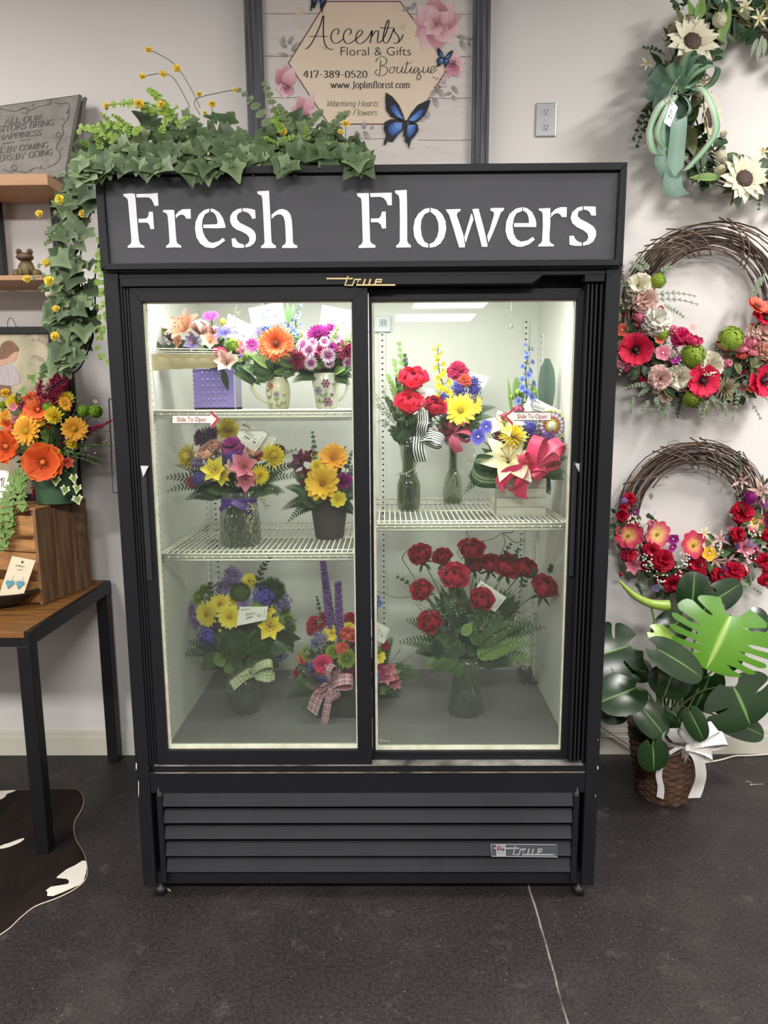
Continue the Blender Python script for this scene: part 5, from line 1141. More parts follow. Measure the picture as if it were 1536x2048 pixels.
for x, y, X, Y2 in ((640, 1380, 570, 1400), (640, 1375, 590, 1330), (650, 1390, 615, 1415), (650, 1370, 620, 1300), (655, 1390, 600, 1420), (640, 1370, 582, 1365)): fr_px(mb, x, y, X, Y2, Y-.03, .02, R.randrange(2))
for x, y in ((580, 1350), (590, 1330), (610, 1290), (650, 1270), (705, 1375), (712, 1385), (640, 1290), (640, 1205), (632, 1210)): tinyspray(mb, at(640, 1350, Y-.03), at(x, y, Y-.06), 30, .014, .0014, 3, 4)
sp_px(mb, 642, 1240, 634, 1195, Y, .012, .006, 0, n=5)
obj('foliage', mb, GM('dark', 'mid', 'light')+[mat('white_speck', '#d9dbd2', .6), leafm('stem')], t, True)
PLP = ribm('pink_plaid', [(0, '#b8c4c0'), (.08, '#c98296'), (.3, '#4f6a6e'), (.38, '#cf8ea0'), (.48, '#e6e2dc'), (.55, '#cf8ea0'), (.66, '#4f6a6e'), (.74, '#cf8ea0'), (.93, '#b8c4c0')], True, (42, [(0, '#c88a9a'), (.3, '#4a5f66'), (.45, '#d9a8b2'), (.6, '#e6e4da'), (.7, '#c88a9a')]))
mb = MB(); kn = at(662, 1368, Y-.085)
for a, L, w_ in ((1.45, 42, 26), (2.9, 48, 26), (3.6, 34, 24), (.1, 44, 24), (-1.5, 34, 24)): loop(mb, kn, a, L*s, w_*s, 0, .38, 0, .45)
tail(mb, [(660, 1370, -.09), (636, 1392, -.1), (624, 1425, -.1)], Y, 24*s); tail(mb, [(664, 1372, -.09), (655, 1410, -.105), (648, 1452, -.1)], Y, 14*s)
obj('plaid_bow', mb, PLP, t, True)
# ---- partly behind the centre stile
c = onz(745, 1404, ZF); s = mpp(c); Y = c.y
t = thing('flower_arrangement', 'low pink alstroemeria arrangement seen at the left edge of the right pane on cooler floor', 'flower arrangement', c)
mb = MB(); mb.lathe([(0, 0), (.05, 0), (.06, .05), (.062, .075), (.055, .075)], (c.x-.03, c.y, c.z+.001), 20); obj('bowl', mb, mat('dark_box', '#2f302f'), t, True)
nk = Vector((c.x-.03, c.y, c.z+.07))
flowers(t, [('alstro', 'pink', 770, 1350, 38), ('alstro', 'pink', 790, 1366, 26), ('alstro', 'raspberry', 757, 1345, 30), ('alstro', 'pink', 778, 1338, 28), ('cosmos', 'yellow', 758, 1314, 24), ('carn', 'crimson', 771, 1290, 18), ('alstro', 'pink', 788, 1350, 22), ('five', 'blue', 757, 1208, 16), ('five', 'blue', 755, 1196, 12), ('statice', 'blue', 752, 1355, 22), ('hyd', 'green', 756, 1300, 16)], 740, 1340, 60, Y, .05, nk)
mb = MB(); around(mb, nk, 765, 1345, 40, 50, Y+.01, 26, lambda a, b: leaf3(mb, a.lerp(b, .35), b-a, (0, -1, .5), (b-a).length*.6, .015, R.randrange(3), .2, .3))
for x, y, X, Y2 in ((750, 1370, 852, 1352), (755, 1370, 806, 1420), (755, 1375, 770, 1425), (750, 1365, 830, 1335), (750, 1360, 785, 1275), (755, 1370, 806, 1385)): fr_px(mb, x, y, X, Y2, Y+.03, .024, R.randrange(2))
for x, y in ((825, 1312), (810, 1320), (800, 1300)): tinyspray(mb, at(770, 1340, Y), at(x, y, Y), 24, .014, .0014, 3, 4)
sp_px(mb, 752, 1300, 756, 1195, Y, .006, .003, 1, n=5)
obj('foliage', mb, GM('dark', 'mid', 'light')+[mat('white_speck', '#d9dbd2', .6), leafm('stem')], t, True)
card(t, [(742, 1238), (779, 1257), (768, 1288), (738, 1272)], Y-.02)
# ---- right middle: red rose bud vase with striped bow
c, s = spot(818, 1023, ZR, 22); Y = c.y
t = thing('flower_arrangement', 'red rose bud vase with black and white striped bow on right middle shelf', 'flower arrangement', c)
vessel(t, c, s, [(20, 0), (22, 3), (23.5, 12), (23.5, 52), (19, 64), (13.5, 76), (13.5, 92), (17, 118), (21, 141), (20.5, 141)], VG, 28, 'vase', water=66*s, stem_n=9)
nk = c+Vector((0, 0, 135*s))
flowers(t, [('rose', 'hotred', 825, 762, 54, -.03, (.1, .1)), ('rose', 'hotred', 818, 810, 54, -.07, (0, .15)), ('rose', 'crimson', 868, 817, 44, -.03, (.4, .0))], 835, 810, 60, Y, .03, nk)
mb = MB()
around(mb, nk, 826, 850, 55, 45, Y, 40, lambda a, b: leaf3(mb, a.lerp(b, .3), b-a, (0, -1, .5), (b-a).length*.6, .016, R.randrange(2), .2, .3))
for x0, y0, x1, y1 in ((812, 840, 799, 692), (808, 840, 789, 726), (805, 840, 778, 756), (815, 830, 810, 715), (800, 850, 775, 800), (808, 845, 795, 760)): sp_px(mb, x0, y0, x1, y1, Y+.01, .030, .0085, R.randrange(3), n=9, ang=.5)
for x, y in ((748, 782), (752, 800), (756, 815), (765, 778), (770, 845), (760, 840)): tinyspray(mb, at(805, 865, Y-.01), at(x, y, Y-.02), 40, .014, .0016, 3, 4)
for x, y in ((850, 795), (846, 810), (880, 840), (800, 840)): tinyspray(mb, at(825, 855, Y-.06), at(x, y, Y-.09), 26, .01, .0013, 5, 4)
for x, y in ((870, 845), (880, 870), (795, 880), (850, 880)): fr_px(mb, 825, 870, x, y, Y-.03, .018, 0)
obj('foliage', mb, GM('dark', 'mid', 'light', 'sage', 'stem')+[mat('white_speck', '#d9dbd2')], t, True)
card(t, [(820, 772), (868, 778), (875, 802), (826, 806)], Y+.02)
STR = ribm('black_white_stripe', [(k/10, '#1e1e22' if k % 2 == 0 else '#e9e9e6') for k in range(11)])
mb = MB(); kn = at(843, 872, Y-.075)
loop(mb, kn, 1.25, 30*s, 24*s, 0, .5, 0, .6); loop(mb, kn, .1, 24*s, 26*s, 0, .5, 0, .55); loop(mb, kn, -.35, 44*s, 26*s, 0, .4, 0, .55)
tail(mb, [(843, 872, -.078), (847, 845, -.085), (846, 820, -.08)], Y, 22*s); tail(mb, [(838, 872, -.08), (836, 898, -.09), (842, 924, -.085)], Y, 26*s)
obj('striped_bow', mb, STR, t, True)
mb = MB(); twig(mb, [at(x, y, Y-.05) for x, y in ((836, 918), (826, 938), (808, 948), (793, 948))], .0022); obj('curling_stem', mb, mat('pale_stem', '#a9a695', .6), t, True)
# ---- second bud vase
c, s = spot(907, 1008, ZR, 17); Y = c.y
t = thing('flower_arrangement', 'ribbed bud vase of yellow snapdragon, pink carnation and yellow daisies with pink bow', 'flower arrangement', c)
vessel(t, c, s, [(17, 0), (19, 3), (20, 22), (17, 46), (9, 68), (8.5, 92), (10, 118), (11, 130), (10.5, 130)], VGR, 26, 'vase', water=20*s)
mb = MB()
for k, (x, y) in enumerate(((905, 950), (910, 945), (915, 974), (900, 955), (907, 940))): q = at(x, y, Y); mb.tube([q, at(905+2*k-4, 870, Y)], .0035, 5)
obj('stems_in_neck', mb, leafm('olive'), t, True)
nk = c+Vector((0, 0, 126*s))
flowers(t, [('carn', 'hotpink', 916, 741, 42), ('carn', 'coral', 930, 760, 28, -.04), ('daisy', 'yellow', 921, 820, 54, -.07, (0, .15)), ('daisy', 'yellow', 898, 812, 32, -.04), ('daisy', 'yellow', 944, 809, 40, -.03, (.4, .3)), ('statice', 'violet', 919, 777, 28), ('statice', 'violet', 947, 780, 26), ('statice', 'violet', 946, 765, 20), ('statice', 'violet', 889, 797, 24), ('statice', 'lavender', 893, 826, 26), ('statice', 'violet', 943, 800, 18)], 915, 800, 50, Y, .04, nk)
mb = MB(); fspike(mb, at(890, 805, Y-.01), at(873, 694, Y-.01), 15*s, 16, 2, 'snap'); obj('snapdragon', mb, [pm('lime'), leafm('light'), pm('yellow')], t, True)
mb = MB()
around(mb, nk, 918, 838, 52, 32, Y, 30, lambda a, b: leaf3(mb, a.lerp(b, .3), b-a, (0, -1, .5), (b-a).length*.6, .014, R.randrange(2), .2, .3))
for x0, y0, x1, y1 in ((915, 850, 992, 815), (915, 855, 985, 835), (915, 858, 975, 858), (910, 860, 880, 885), (915, 862, 960, 880), (918, 845, 965, 795), (905, 862, 893, 890)): fr_px(mb, x0, y0, x1, y1, Y-.01, .018, R.randrange(2))
green(t, mb, ('dark', 'mid', 'light'))
mb = MB(); kn = at(907, 865, Y-.06)
for a, L in ((2.6, 30), (.5, 34), (-.4, 36), (1.6, 22), (3.4, 26)): loop(mb, kn, a, L*s, 14*s, 0, .4, 0, .4)
tail(mb, [(908, 868, -.065), (914, 888, -.07), (920, 904, -.065)], Y, 14*s); tail(mb, [(905, 868, -.062), (902, 885, -.07), (915, 905, -.065)], Y, 10*s)
obj('pink_bow', mb, mat('rose_satin', '#b8506e', .4), t, True)
card(t, [(935, 743), (978, 754), (968, 775), (930, 766)], Y+.02)
# ---- whitewashed box
c, s = spot(1042, 1033, ZR, 50); Y = c.y
t = thing('flower_arrangement', 'white lily arrangement in whitewashed wooden box with large hot pink bow', 'flower arrangement', c)
mb = MB(); w2 = 49*s; hh = 76*s
for k in range(4):
    mb.box(c.x-w2, c.x+w2, c.y-w2, c.y-w2+.006, c.z+.001+hh*k/4, c.z+hh*(k+1)/4-.0008); mb.box(c.x-w2, c.x+w2, c.y+w2-.006, c.y+w2, c.z+.001+hh*k/4, c.z+hh*(k+1)/4-.0008)
    mb.box(c.x-w2, c.x-w2+.006, c.y-w2+.006, c.y+w2-.006, c.z+.001+hh*k/4, c.z+hh*(k+1)/4-.0008); mb.box(c.x+w2-.006, c.x+w2, c.y-w2+.006, c.y+w2-.006, c.z+.001+hh*k/4, c.z+hh*(k+1)/4-.0008)
mb.box(c.x-w2+.006, c.x+w2-.006, c.y-w2+.006, c.y+w2-.006, c.z+.001, c.z+.006); mb.box(c.x-w2+.004, c.x-w2+.005, c.y-w2+.001, c.y+w2-.001, c.z+.001, c.z+hh)
obj('wooden_box', mb, mat('whitewashed_wood', '#d5d3c8', .75, vary=('#b9b6aa', 10, 6, (1, 1, 9))), t)
nk = c+Vector((0, -.01, hh)); Yf = Y-.06
flowers(t, [('lily', 'cream', 1017, 917, 104, -.10, (-.1, .5)), ('lily', 'cream', 1008, 846, 66, -.03, (-.5, .9)), ('spider', 'yellow', 1027, 872, 58, -.06, (0, .9)), ('tulip', 'tulipk', 1010, 826, 32, -.02), ('tulip', 'tulipk', 1036, 812, 36, -.01), ('bud', 'green', 1022, 790, 24), ('bud', 'green', 1036, 780, 30, .02), ('bud', 'green', 1070, 780, 26, .02), ('five', 'violet', 973, 854, 26, -.02), ('five', 'violet', 957, 874, 30, -.03), ('pin', 'pinw', 1103, 851, 52, -.02, (.2, .15)), ('statice', 'purple', 1095, 880, 36, -.03), ('statice', 'plum', 1070, 878, 36, -.02), ('statice', 'plum', 1120, 890, 30), ('statice', 'violet', 1060, 856, 30), ('alstro', 'maroon', 1000, 872, 26), ('alstro', 'maroon', 990, 900, 24), ('statice', 'plum', 1128, 900, 22), ('aster', 'plum', 1085, 858, 26)], 1045, 880, 75, Y, .05, nk)
mb = MB(); fspike(mb, at(1050, 815, Y+.02), at(1056, 692, Y+.02), 17*s, 15, 2); obj('delphinium', mb, [leafm('mid'), leafm('mid'), pm('blue')], t, True)
mb = MB()
around(mb, nk, 1045, 905, 95, 50, Y, 50, lambda a, b: leaf3(mb, a.lerp(b, .3), b-a, (0, -1, .5), (b-a).length*.6, .018, R.randrange(2), .2, .3))
lf_px(mb, 1090, 850, 1095, 717, Y+.04, 34, 4, 0, .02, 'wide'); lf_px(mb, 1040, 830, 1034, 755, Y+.03, 22, 2, 0, .05, 'wide'); lf_px(mb, 1064, 830, 1068, 757, Y+.03, 18, 2); lf_px(mb, 1024, 830, 1017, 752, Y+.03, 8, 2)
for x0, y0, x1, y1 in ((1075, 950, 1130, 945), (1075, 945, 1135, 915), (1080, 955, 1100, 990), (1050, 960, 1045, 985), (1025, 955, 1018, 1008), (1085, 945, 1128, 960), (1070, 960, 1092, 985), (1000, 930, 935, 955), (1000, 940, 925, 990), (1000, 925, 950, 925)): fr_px(mb, x0, y0, x1, y1, Y-.06, .018, R.randrange(2))
for x, y in ((935, 920), (930, 945), (945, 905), (935, 975), (1130, 880), (1020, 975), (1135, 890), (1140, 895)): tinyspray(mb, at(1000, 930, Y-.06), at(x, y, Y-.07), 40, .016, .0014, 3, 5)
obj('foliage', mb, GM('dark', 'mid', 'light')+[mat('white_speck', '#d9dbd2'), leafm('blue'), leafm('sage')], t, True)
mb = MB(); P_ = [at(x, y, Y-.07+dy) for x, y, dy in ((1000, 935, .02), (975, 925, -.02), (950, 925, -.04), (946, 945, -.03), (965, 960, -.0), (1000, 962, .02))]
strip(mb, P_, 34*s, lambda u: Vector((.25, -.35, .9)), 0, 7); obj('rolled_leaf', mb, ramp_mat('aspidistra', [(0, '#2f5233'), (.3, '#3f6640'), (.42, '#bcc9a8'), (.5, '#3f6640'), (.62, '#bcc9a8'), (.75, '#456b44'), (1, '#2f5233')], trans=.1), t, True, label='folded striped green leaf')
HP = mat('hot_pink_satin', '#dd3a68', .38)
mb = MB(); kn = at(1062, 933, Y-.115)
for a, L, w_, o_ in ((1.25, 60, 30, .3), (.62, 74, 30, .3), (.2, 56, 26, .35), (-.35, 30, 30, .5), (-2.5, 62, 30, .4), (2.2, 30, 24, .4)): loop(mb, kn, a, L*s, w_*s, 0, o_, .2, .5)
tail(mb, [(1058, 938, -.12), (1045, 960, -.135), (1040, 985, -.13), (1044, 996, -.125)], Y, 26*s); tail(mb, [(1052, 938, -.118), (1020, 945, -.13), (1002, 962, -.125), (998, 975, -.12)], Y, 26*s)
tail(mb, [(1066, 936, -.12), (1078, 945, -.14), (1085, 955, -.13)], Y, 30*s)
obj('hot_pink_bow', mb, HP, t, True)
card(t, [(1058, 790), (1122, 822), (1112, 842), (1042, 826)], Y+.0)
# ---- a dozen red roses
c, s = spot(935, 1438, ZF, 36); Y = c.y
t = thing('flower_arrangement', 'dozen dark red roses with ferns in flared clear glass vase on cooler floor', 'flower arrangement', c)
vessel(t, c, s, [(33, 0), (36, 4), (34, 22), (28, 52), (26.5, 74), (28, 98), (31, 118), (30.5, 118)], VGR, 32, 'vase', water=70*s, stem_n=22)
nk = c+Vector((0, 0, 112*s))
flowers(t, [('rose', 'rosered', 842, 1113, 46, .02, (-.5, .3)), ('rose', 'rosered', 885, 1117, 38, .06), ('rose', 'rosered', 943, 1102, 48, .05, (0, .25)), ('rose', 'crimson', 909, 1157, 54, -.04, (-.1, .0)), ('rose', 'rosered', 845, 1183, 40, -.03, (-.5, -.4)), ('rose', 'rosered', 862, 1247, 46, -.08, (-.4, -.2)), ('rose', 'rosered', 963, 1202, 46, -.09, (0, -.1)), ('rose', 'rosered', 1015, 1136, 50, .0, (.1, -.1)), ('rose', 'rosered', 982, 1131, 42, .05), ('rose', 'rosered', 950, 1128, 42, .07), ('rose', 'rosered', 1050, 1139, 42, .03, (.6, -.2)), ('rose', 'rosered', 1089, 1178, 52, -.03, (.4, .5))], 945, 1180, 110, Y, .06, nk)
mb = MB()
around(mb, nk, 950, 1228, 115, 88, Y+.02, 110, lambda a, b: leaf3(mb, a.lerp(b, .35), b-a, (0, -1, .5), (b-a).length*.55, .02, R.randrange(2), .2, .3))
for x0, y0, x1, y1 in ((920, 1320, 795, 1285), (920, 1325, 830, 1305), (915, 1330, 850, 1330), (955, 1320, 1085, 1330), (950, 1320, 1075, 1290), (955, 1315, 1095, 1255), (945, 1325, 1030, 1335), (930, 1330, 905, 1350), (950, 1300, 1065, 1245), (920, 1310, 810, 1240), (920, 1320, 860, 1345), (950, 1320, 1005, 1330), (930, 1310, 870, 1300), (940, 1310, 1010, 1310)): fr_px(mb, x0, y0, x1, y1, Y-.03+jit(.04), .028, R.randrange(3))
for x, y in ((870, 1210), (880, 1170), (905, 1200), (990, 1230), (1010, 1240), (1040, 1215), (1060, 1215), (835, 1215), (830, 1200), (940, 1240), (1030, 1180), (960, 1150), (890, 1130), (1005, 1195), (1075, 1225)): tinyspray(mb, at(940, 1290, Y-.03), at(x, y, Y-.04+jit(.05)), 44, .018, .0014, 3, 4)
for x0, y0, x1, y1 in ((835, 1185, 797, 1155), (1000, 1130, 1020, 1090), (1025, 1130, 1036, 1100), (1098, 1150, 1103, 1133), (1040, 1185, 1060, 1150), (1075, 1165, 1066, 1140)): sp_px(mb, x0, y0, x1, y1, Y, .018, .006, 0, n=4)
lf_px(mb, 925, 1270, 945, 1245, Y-.09, 22, 2); lf_px(mb, 890, 1290, 920, 1240, Y-.05, 26, 0); lf_px(mb, 870, 1280, 880, 1320, Y-.06, 26, 0); lf_px(mb, 900, 1225, 920, 1265, Y-.05, 28, 0); lf_px(mb, 960, 1290, 940, 1260, Y-.07, 24, 1); lf_px(mb, 1005, 1230, 1030, 1190, Y-.02, 22, 0)
obj('foliage', mb, GM('dark', 'mid', 'light')+[mat('white_speck', '#d9dbd2'), leafm('stem')], t, True)
mb = MB()
for pl in ('835,1165 815,1135 805,1115 818,1098 824,1094', '925,1122 915,1105 922,1095', '935,1087 940,1075 932,1066 940,1058', '960,1083 985,1078 1005,1066 1022,1065 1035,1056', '1000,1112 1010,1085 1006,1066 1030,1085 1050,1080', '845,1190 800,1195 775,1190 755,1182', '910,1250 912,1210 913,1178', '880,1190 895,1185 905,1195'):
    twig(mb, [at(x, y, Y+jit(.03)) for x, y in S(pl)[0]], .0017)
obj('curly_willow', mb, mat('willow_bark', '#76705f', .7), t, True)
card(t, [(962, 1161), (1013, 1195), (990, 1224), (938, 1196)], Y-.05)
mb = MB()
for k in range(26): p = onz(1060+jit(22), 1358+jit(14), ZF); sprig(mb, p+Vector((0, 0, .003)), p+Vector((jit(.04), jit(.02), .02+jit(.015))), .012, .005, 0, 3)
tag(obj('dried_sprig', mb, [mat('dull_debris', '#55574e', .8)], None, True), 'small crumpled heap of dried leaves in back right corner of cooler floor', 'dried leaves')
# ================================================================== WALL SIGN, OUTLET, LEFT SIDE
WOODB = mat('weathered_black_wood', '#36363c', .7, vary=('#65656c', 7, 8, (14, 14, .6)))
PLK = mat('white_plank_print', '#cfc8c4', .7, vary=('#c4bcb7', 3, 6, (1, 1, 12)))
Ys = .865
t = thing('wall_sign', 'framed florist shop sign with phone number, pink flowers and blue butterflies above the cooler', 'sign', (0, .88, 2.26))
mb = MB(); mb.box(-.39, .39, Ys, .895, 2.26, 3.12); pn = obj('sign_board', mb, PLK, t)
for nm, b in (('frame_side', (-.447, -.383, .845, .897, 2.2, 3.18)), ('frame_side', (.383, .446, .845, .897, 2.2, 3.18)), ('frame_rail', (-.383, .383, .845, .897, 2.2, 2.262)), ('frame_rail', (-.383, .383, .845, .897, 3.118, 3.18))):
    mb = MB(); mb.box(*b)
    if nm == 'frame_side':
        for k in range(3): x = b[0]+.012+.02*k; mb.box(x, x+.008, .841, .845, 2.2, 3.18)
    obj(nm, mb, WOODB, t, bevel=.002)
def onsign(o): return lambda u, v: at(u, v, Ys-o)
mb = MB(); M_ = onsign(.0006)
for y, a, b in ((27, 526, 640), (28, 800, 944), (112, 528, 590), (113, 885, 944), (195, 531, 600), (196, 850, 943), (277, 690, 780), (280, 835, 942), (113, 590, 800), (27, 640, 800), (196, 640, 760)):
    stroke(mb, [(a, y), ((a+b)/2, y+.6), (b, y+jit(.6))], flat(.9 if b-a < 150 else .5), M_, 0, 2)
for k in range(70):
    x = R.choice((R.uniform(530, 575), R.uniform(905, 942), R.uniform(700, 935))); y = R.uniform(20, 320) if x < 580 or x > 900 else R.uniform(285, 322)
    stroke(mb, [(x, y), (x+R.uniform(2, 14), y+jit(1.5))], flat(R.uniform(.3, .8)), M_, 1, 0)
obj('plank_lines', mb, [mat('plank_gap', '#4f4a49', .8), mat('plank_wear', '#9d9690', .8)], pn)
mb = MB(); HEX = [(653, 3), (800, 3), (897, 133), (826, 248), (657, 248), (577, 126)]
mb.poly([at(x, y, Ys-.0010) for x, y in HEX], None, 0); stroke(mb, HEX+[HEX[0]], flat(2.2), onsign(.0016), 1, 0)
for x, y, r_ in ((598, 22, 9), (603, 52, 7), (650, 95, 6), (806, 54, 7)): mb.poly([at(x+r_*math.cos(i*.6), y+r_*math.sin(i*.6), Ys-.0013) for i in range(11)], None, 2)
obj('hexagon_print', mb, [mat('peach_print', '#dccbb6', .7, vary=('#d6c3ac', 3, 3)), mat('maroon_print', '#6a3038', .6), mat('beige_spot', '#c9bba6', .7)], pn)
mb = MB(); k1 = 4.518
def scr(txt, wt, wk):
    for pl in S(txt): stroke(mb, pl, nib(wt*k1, wk*k1), lambda u, v: at(560+u/k1, 20+v/k1, Ys-.0022), 0, 5)
scr('228,350 250,342 285,300 330,215 370,120 385,60 395,62 392,150 396,260 415,325 450,355 485,352;262,238 350,237 432,240;512,222 530,205 528,178 505,170 475,195 460,245 480,292 520,298 570,262;625,222 642,205 640,178 617,170 587,195 572,245 592,295 632,300 690,260;690,262 730,225 745,195 725,182 700,205 685,255 700,298 740,300 795,250 830,185;815,298 825,240 835,185 828,240 860,195 888,190 885,240 882,285 900,295 940,250;940,250 965,190 985,110 975,92 955,140 935,230 935,280 955,298 985,275 1030,165;905,155 940,163 1030,158;1030,165 1035,195 1070,240 1075,285 1050,300 1025,296;1055,300 1090,270 1115,220', 1.0, 2.3)
scr('910,450 905,530 898,590;865,470 880,440 925,421 962,440 958,480 915,505;915,505 960,515 970,555 935,590 890,592 860,565 878,535;1015,515 995,530 990,560 1010,570 1035,545 1030,515 1015,515;1030,520 1060,518;1065,510 1055,550 1070,570 1100,540 1110,510 1100,555 1115,568 1140,535;1155,460 1140,520 1130,560 1150,570 1185,525;1120,488 1183,482;1190,512 1178,555 1195,570 1220,540;1194,463 1199,468;1250,520 1225,520 1205,550 1220,570 1255,525 1250,570 1238,615 1255,632 1275,600 1258,572 1290,545;1300,510 1292,550 1305,570 1335,540 1345,510 1338,555 1355,568;1355,566 1395,530 1400,510 1380,508 1360,545 1375,572 1418,538', .7, 1.5)
LMT = [mat('black_print', '#221c20', .6), mat('grey_print', '#5c534f', .6)]
obj('script_lettering', mb, LMT, pn); mb = MB()
sans(mb, 'Floral & Gifts', lambda u, v: at(u, -v, Ys-.0022), 679, -111, 18.5, width=143, off=-.013); obj('sans_lettering', mb, LMT, pn); mb = MB()
mv = lambda u, v: at(u, -v, Ys-.0022)
text(mb, '417-389-0520', mv, 15.5, .8, 2.2, 0, .62, 0, (607, -155)); obj('phone_number', mb, LMT, pn); mb = MB(); text(mb, 'www.Joplinflorist.com', mv, 13.2, .7, 1.7, 0, .22, 0, (661, -176)); obj('web_address', mb, LMT, pn); mb = MB()
text(mb, 'Warming Hearts', mv, 12, .5, 1.0, 1, .0, .30, (652, -213), None, False); text(mb, 'with Flowers', mv, 12, .5, 1.0, 1, .0, .30, (673, -231), None, False)
obj('motto_lettering', mb, LMT, pn)
FPM = [ramp_mat('print_rose', [(0, '#8a4a5e'), (.5, '#b47a88'), (1, '#d3a5ab')], trans=0), ramp_mat('print_blush', [(0, '#a8687a'), (.4, '#cf9fa8'), (1, '#e2c5c6')], trans=0), ramp_mat('print_greyleaf', [(0, '#7f7a78'), (1, '#b5afab')], trans=0), mat('print_brown', '#4a3030', .6), mat('print_ochre', '#c9a06a', .6)]
mb = MB(); NPP = [0]
def pp(cx, cy, a, L, W, m, tb=0, te=1, n=9):
    d = Vector((math.cos(a), math.sin(a))); q = Vector((-d.y, d.x)); NPP[0] += 1; off = Ys-.0024-.000012*NPP[0]
    L_ = [];
    for i in range(n): u = i/(n-1); w_ = W*math.sin(PI*min(1, .04+.96*u)**.8); L_.append((u, w_))
    rows = [[at(cx+d.x*L*u+q.x*w_*k, cy+d.y*L*u+q.y*w_*k, off) for k in (-1, -.5, 0, .5, 1)] for u, w_ in L_]
    mb.grid(rows, m, False, [tb+(te-tb)*u for u, _ in L_])
for a, L, W, m in ((2.6, 50, 22, 0), (3.3, 48, 20, 0), (2.0, 62, 24, 1), (1.5, 58, 22, 0), (.9, 50, 22, 1), (.3, 50, 22, 1), (-.3, 52, 20, 0), (-1.0, 55, 24, 1), (-1.7, 56, 26, 0), (-2.4, 52, 24, 1), (2.3, 30, 14, 1), (.6, 30, 14, 0), (-.8, 34, 14, 1), (-2.0, 34, 16, 1), (1.5, 26, 12, 1), (3.1, 26, 13, 1)): pp(873, 47, a, L, W, m)
for k in range(34): a = R.random()*6.3; r_ = R.random()*9; stroke(mb, [(873+r_*math.cos(a), 47+r_*math.sin(a)), (873+1.25*r_*math.cos(a)+.8, 47+1.25*r_*math.sin(a)+.8)], flat(1.2), onsign(.0042), 3+k % 2, 0)
obj('flower_print', mb, FPM, pn)
for cx, cy, l in ((572, 172, ((-2.0, 40, 15), (-1.57, 44, 16), (-1.2, 40, 14), (2.6, 20, 10), (1.7, 26, 12), (.9, 22, 10))), (612, 232, ((-2.6, 34, 14), (-1.9, 44, 14), (-1.3, 52, 10), (3.0, 30, 14), (-.5, 24, 8))), (903, 128, ((-.9, 26, 10), (-.2, 28, 11), (.5, 28, 11), (1.1, 30, 11), (1.7, 28, 10), (2.4, 20, 8))), (648, 262, ((-1.5, 14, 6), (.5, 18, 7), (2.5, 18, 7), (1.5, 20, 8)))):
    mb = MB()
    for a, L, W in l: pp(cx, cy, a, L, W, R.randrange(2))
    for k in range(16): x = cx+jit(7); y = cy+jit(7); stroke(mb, [(x, y), (x+1.6, y+1)], flat(1.4), onsign(.0042), 3, 0)
    obj('flower_print', mb, FPM, pn)
for gx, gy in ((572, 95), (928, 78), (905, 180), (870, 185), (852, 226), (726, 262), (825, 10)):
    mb = MB()
    for x, y, a, L in ((578, 88, -1.2, 20), (572, 96, -2.2, 22), (566, 84, -1.5, 14), (575, 112, -2.8, 20), (584, 102, -.9, 26), (571, 82, 3.6, 12), (915, 72, .2, 22), (922, 80, 1.2, 22), (936, 80, -.5, 12), (936, 84, 1.2, 12), (903, 158, .7, 20), (905, 172, .9, 20), (903, 186, 3.0, 16), (906, 190, 1.1, 14), (872, 178, 2.2, 22), (874, 176, .9, 24), (868, 195, 1.2, 22), (853, 220, 1.3, 20), (850, 228, 1.9, 18), (712, 262, 1.2, 26), (708, 258, -1.3, 18), (728, 262, 1.0, 22), (727, 258, -1.4, 18), (744, 262, .5, 12), (742, 258, -1.0, 10), (830, 5, 2.0, 18), (820, 15, 2.8, 18), (897, 205, .8, 10)):
        if abs(x-gx) < 18 and abs(y-gy) < 22: pp(x, y, a, L, L*.2, 2)
    if mb.F: obj('leaf_print', mb, FPM, pn)
mb = MB()
for k in range(40): x = R.uniform(866, 892); y = R.uniform(146, 174); stroke(mb, [(x, y), (x+2, y+1)], flat(1.6), onsign(.0036), 0, 0)
obj('flower_print', mb, FPM, pn)
BF = S('862,545 900,570 940,620 965,680 975,718 930,705 890,690 862,650 858,590;975,720 940,702 890,704 855,720 848,760 862,800 850,840 848,858 860,855 872,830 900,840 930,800 962,765;985,715 1010,670 1050,620 1100,595 1127,590 1115,630 1090,680 1050,720 1010,735;985,732 1030,725 1050,735 1055,770 1035,800 1010,830 1002,860 995,880 990,850 972,835 975,790;972,710 988,712 986,740 975,800 962,810 968,750')
BB = S('965,705 930,690 895,655 890,625 915,615 945,660;960,725 920,722 880,740 872,775 895,805 925,795 955,760;995,712 1020,680 1065,645 1090,650 1070,690 1030,715;990,740 1025,735 1045,745 1030,785 1000,815 985,800')
mb = MB()
def bfly(f, o):
    for k, pl in enumerate(BF): mb.poly([at(*f(x, y), Ys-o-.0002*(k == 4)) for x, y in pl], None, 0)
    for pl in BB:
        c_ = Vector((978, 725)); n = len(pl); b = mb.v(at(*f(*(c_.lerp(Vector(pl[0]).lerp(Vector(pl[n//2]), .5), .8))), Ys-o-.0004), .2)
        i_ = [mb.v(at(*f(x, y), Ys-o-.0004), .3 if (Vector((x, y))-c_).length < 60 else 1) for x, y in pl]
        for i in range(n): mb.f((b, i_[i], i_[(i+1) % n]), 1)
BFM = [mat('butterfly_black', '#17171f', .6), ramp_mat('butterfly_blue', [(0, '#7ea2d8'), (.5, '#4f78bd'), (1, '#2b3f78')], trans=0)]
bfly(lambda x, y: (480+x/2.954, y/2.954), .0052); obj('butterfly_print', mb, BFM, pn); mb = MB()
bfly(lambda x, y: (889+(x-978)*.12, 117+(y-720)*.13), .0056); obj('butterfly_print', mb, BFM, pn); mb = MB()
bfly(lambda x, y: (641+(x-978)*.16, -20+(y-720)*.31), .0050)
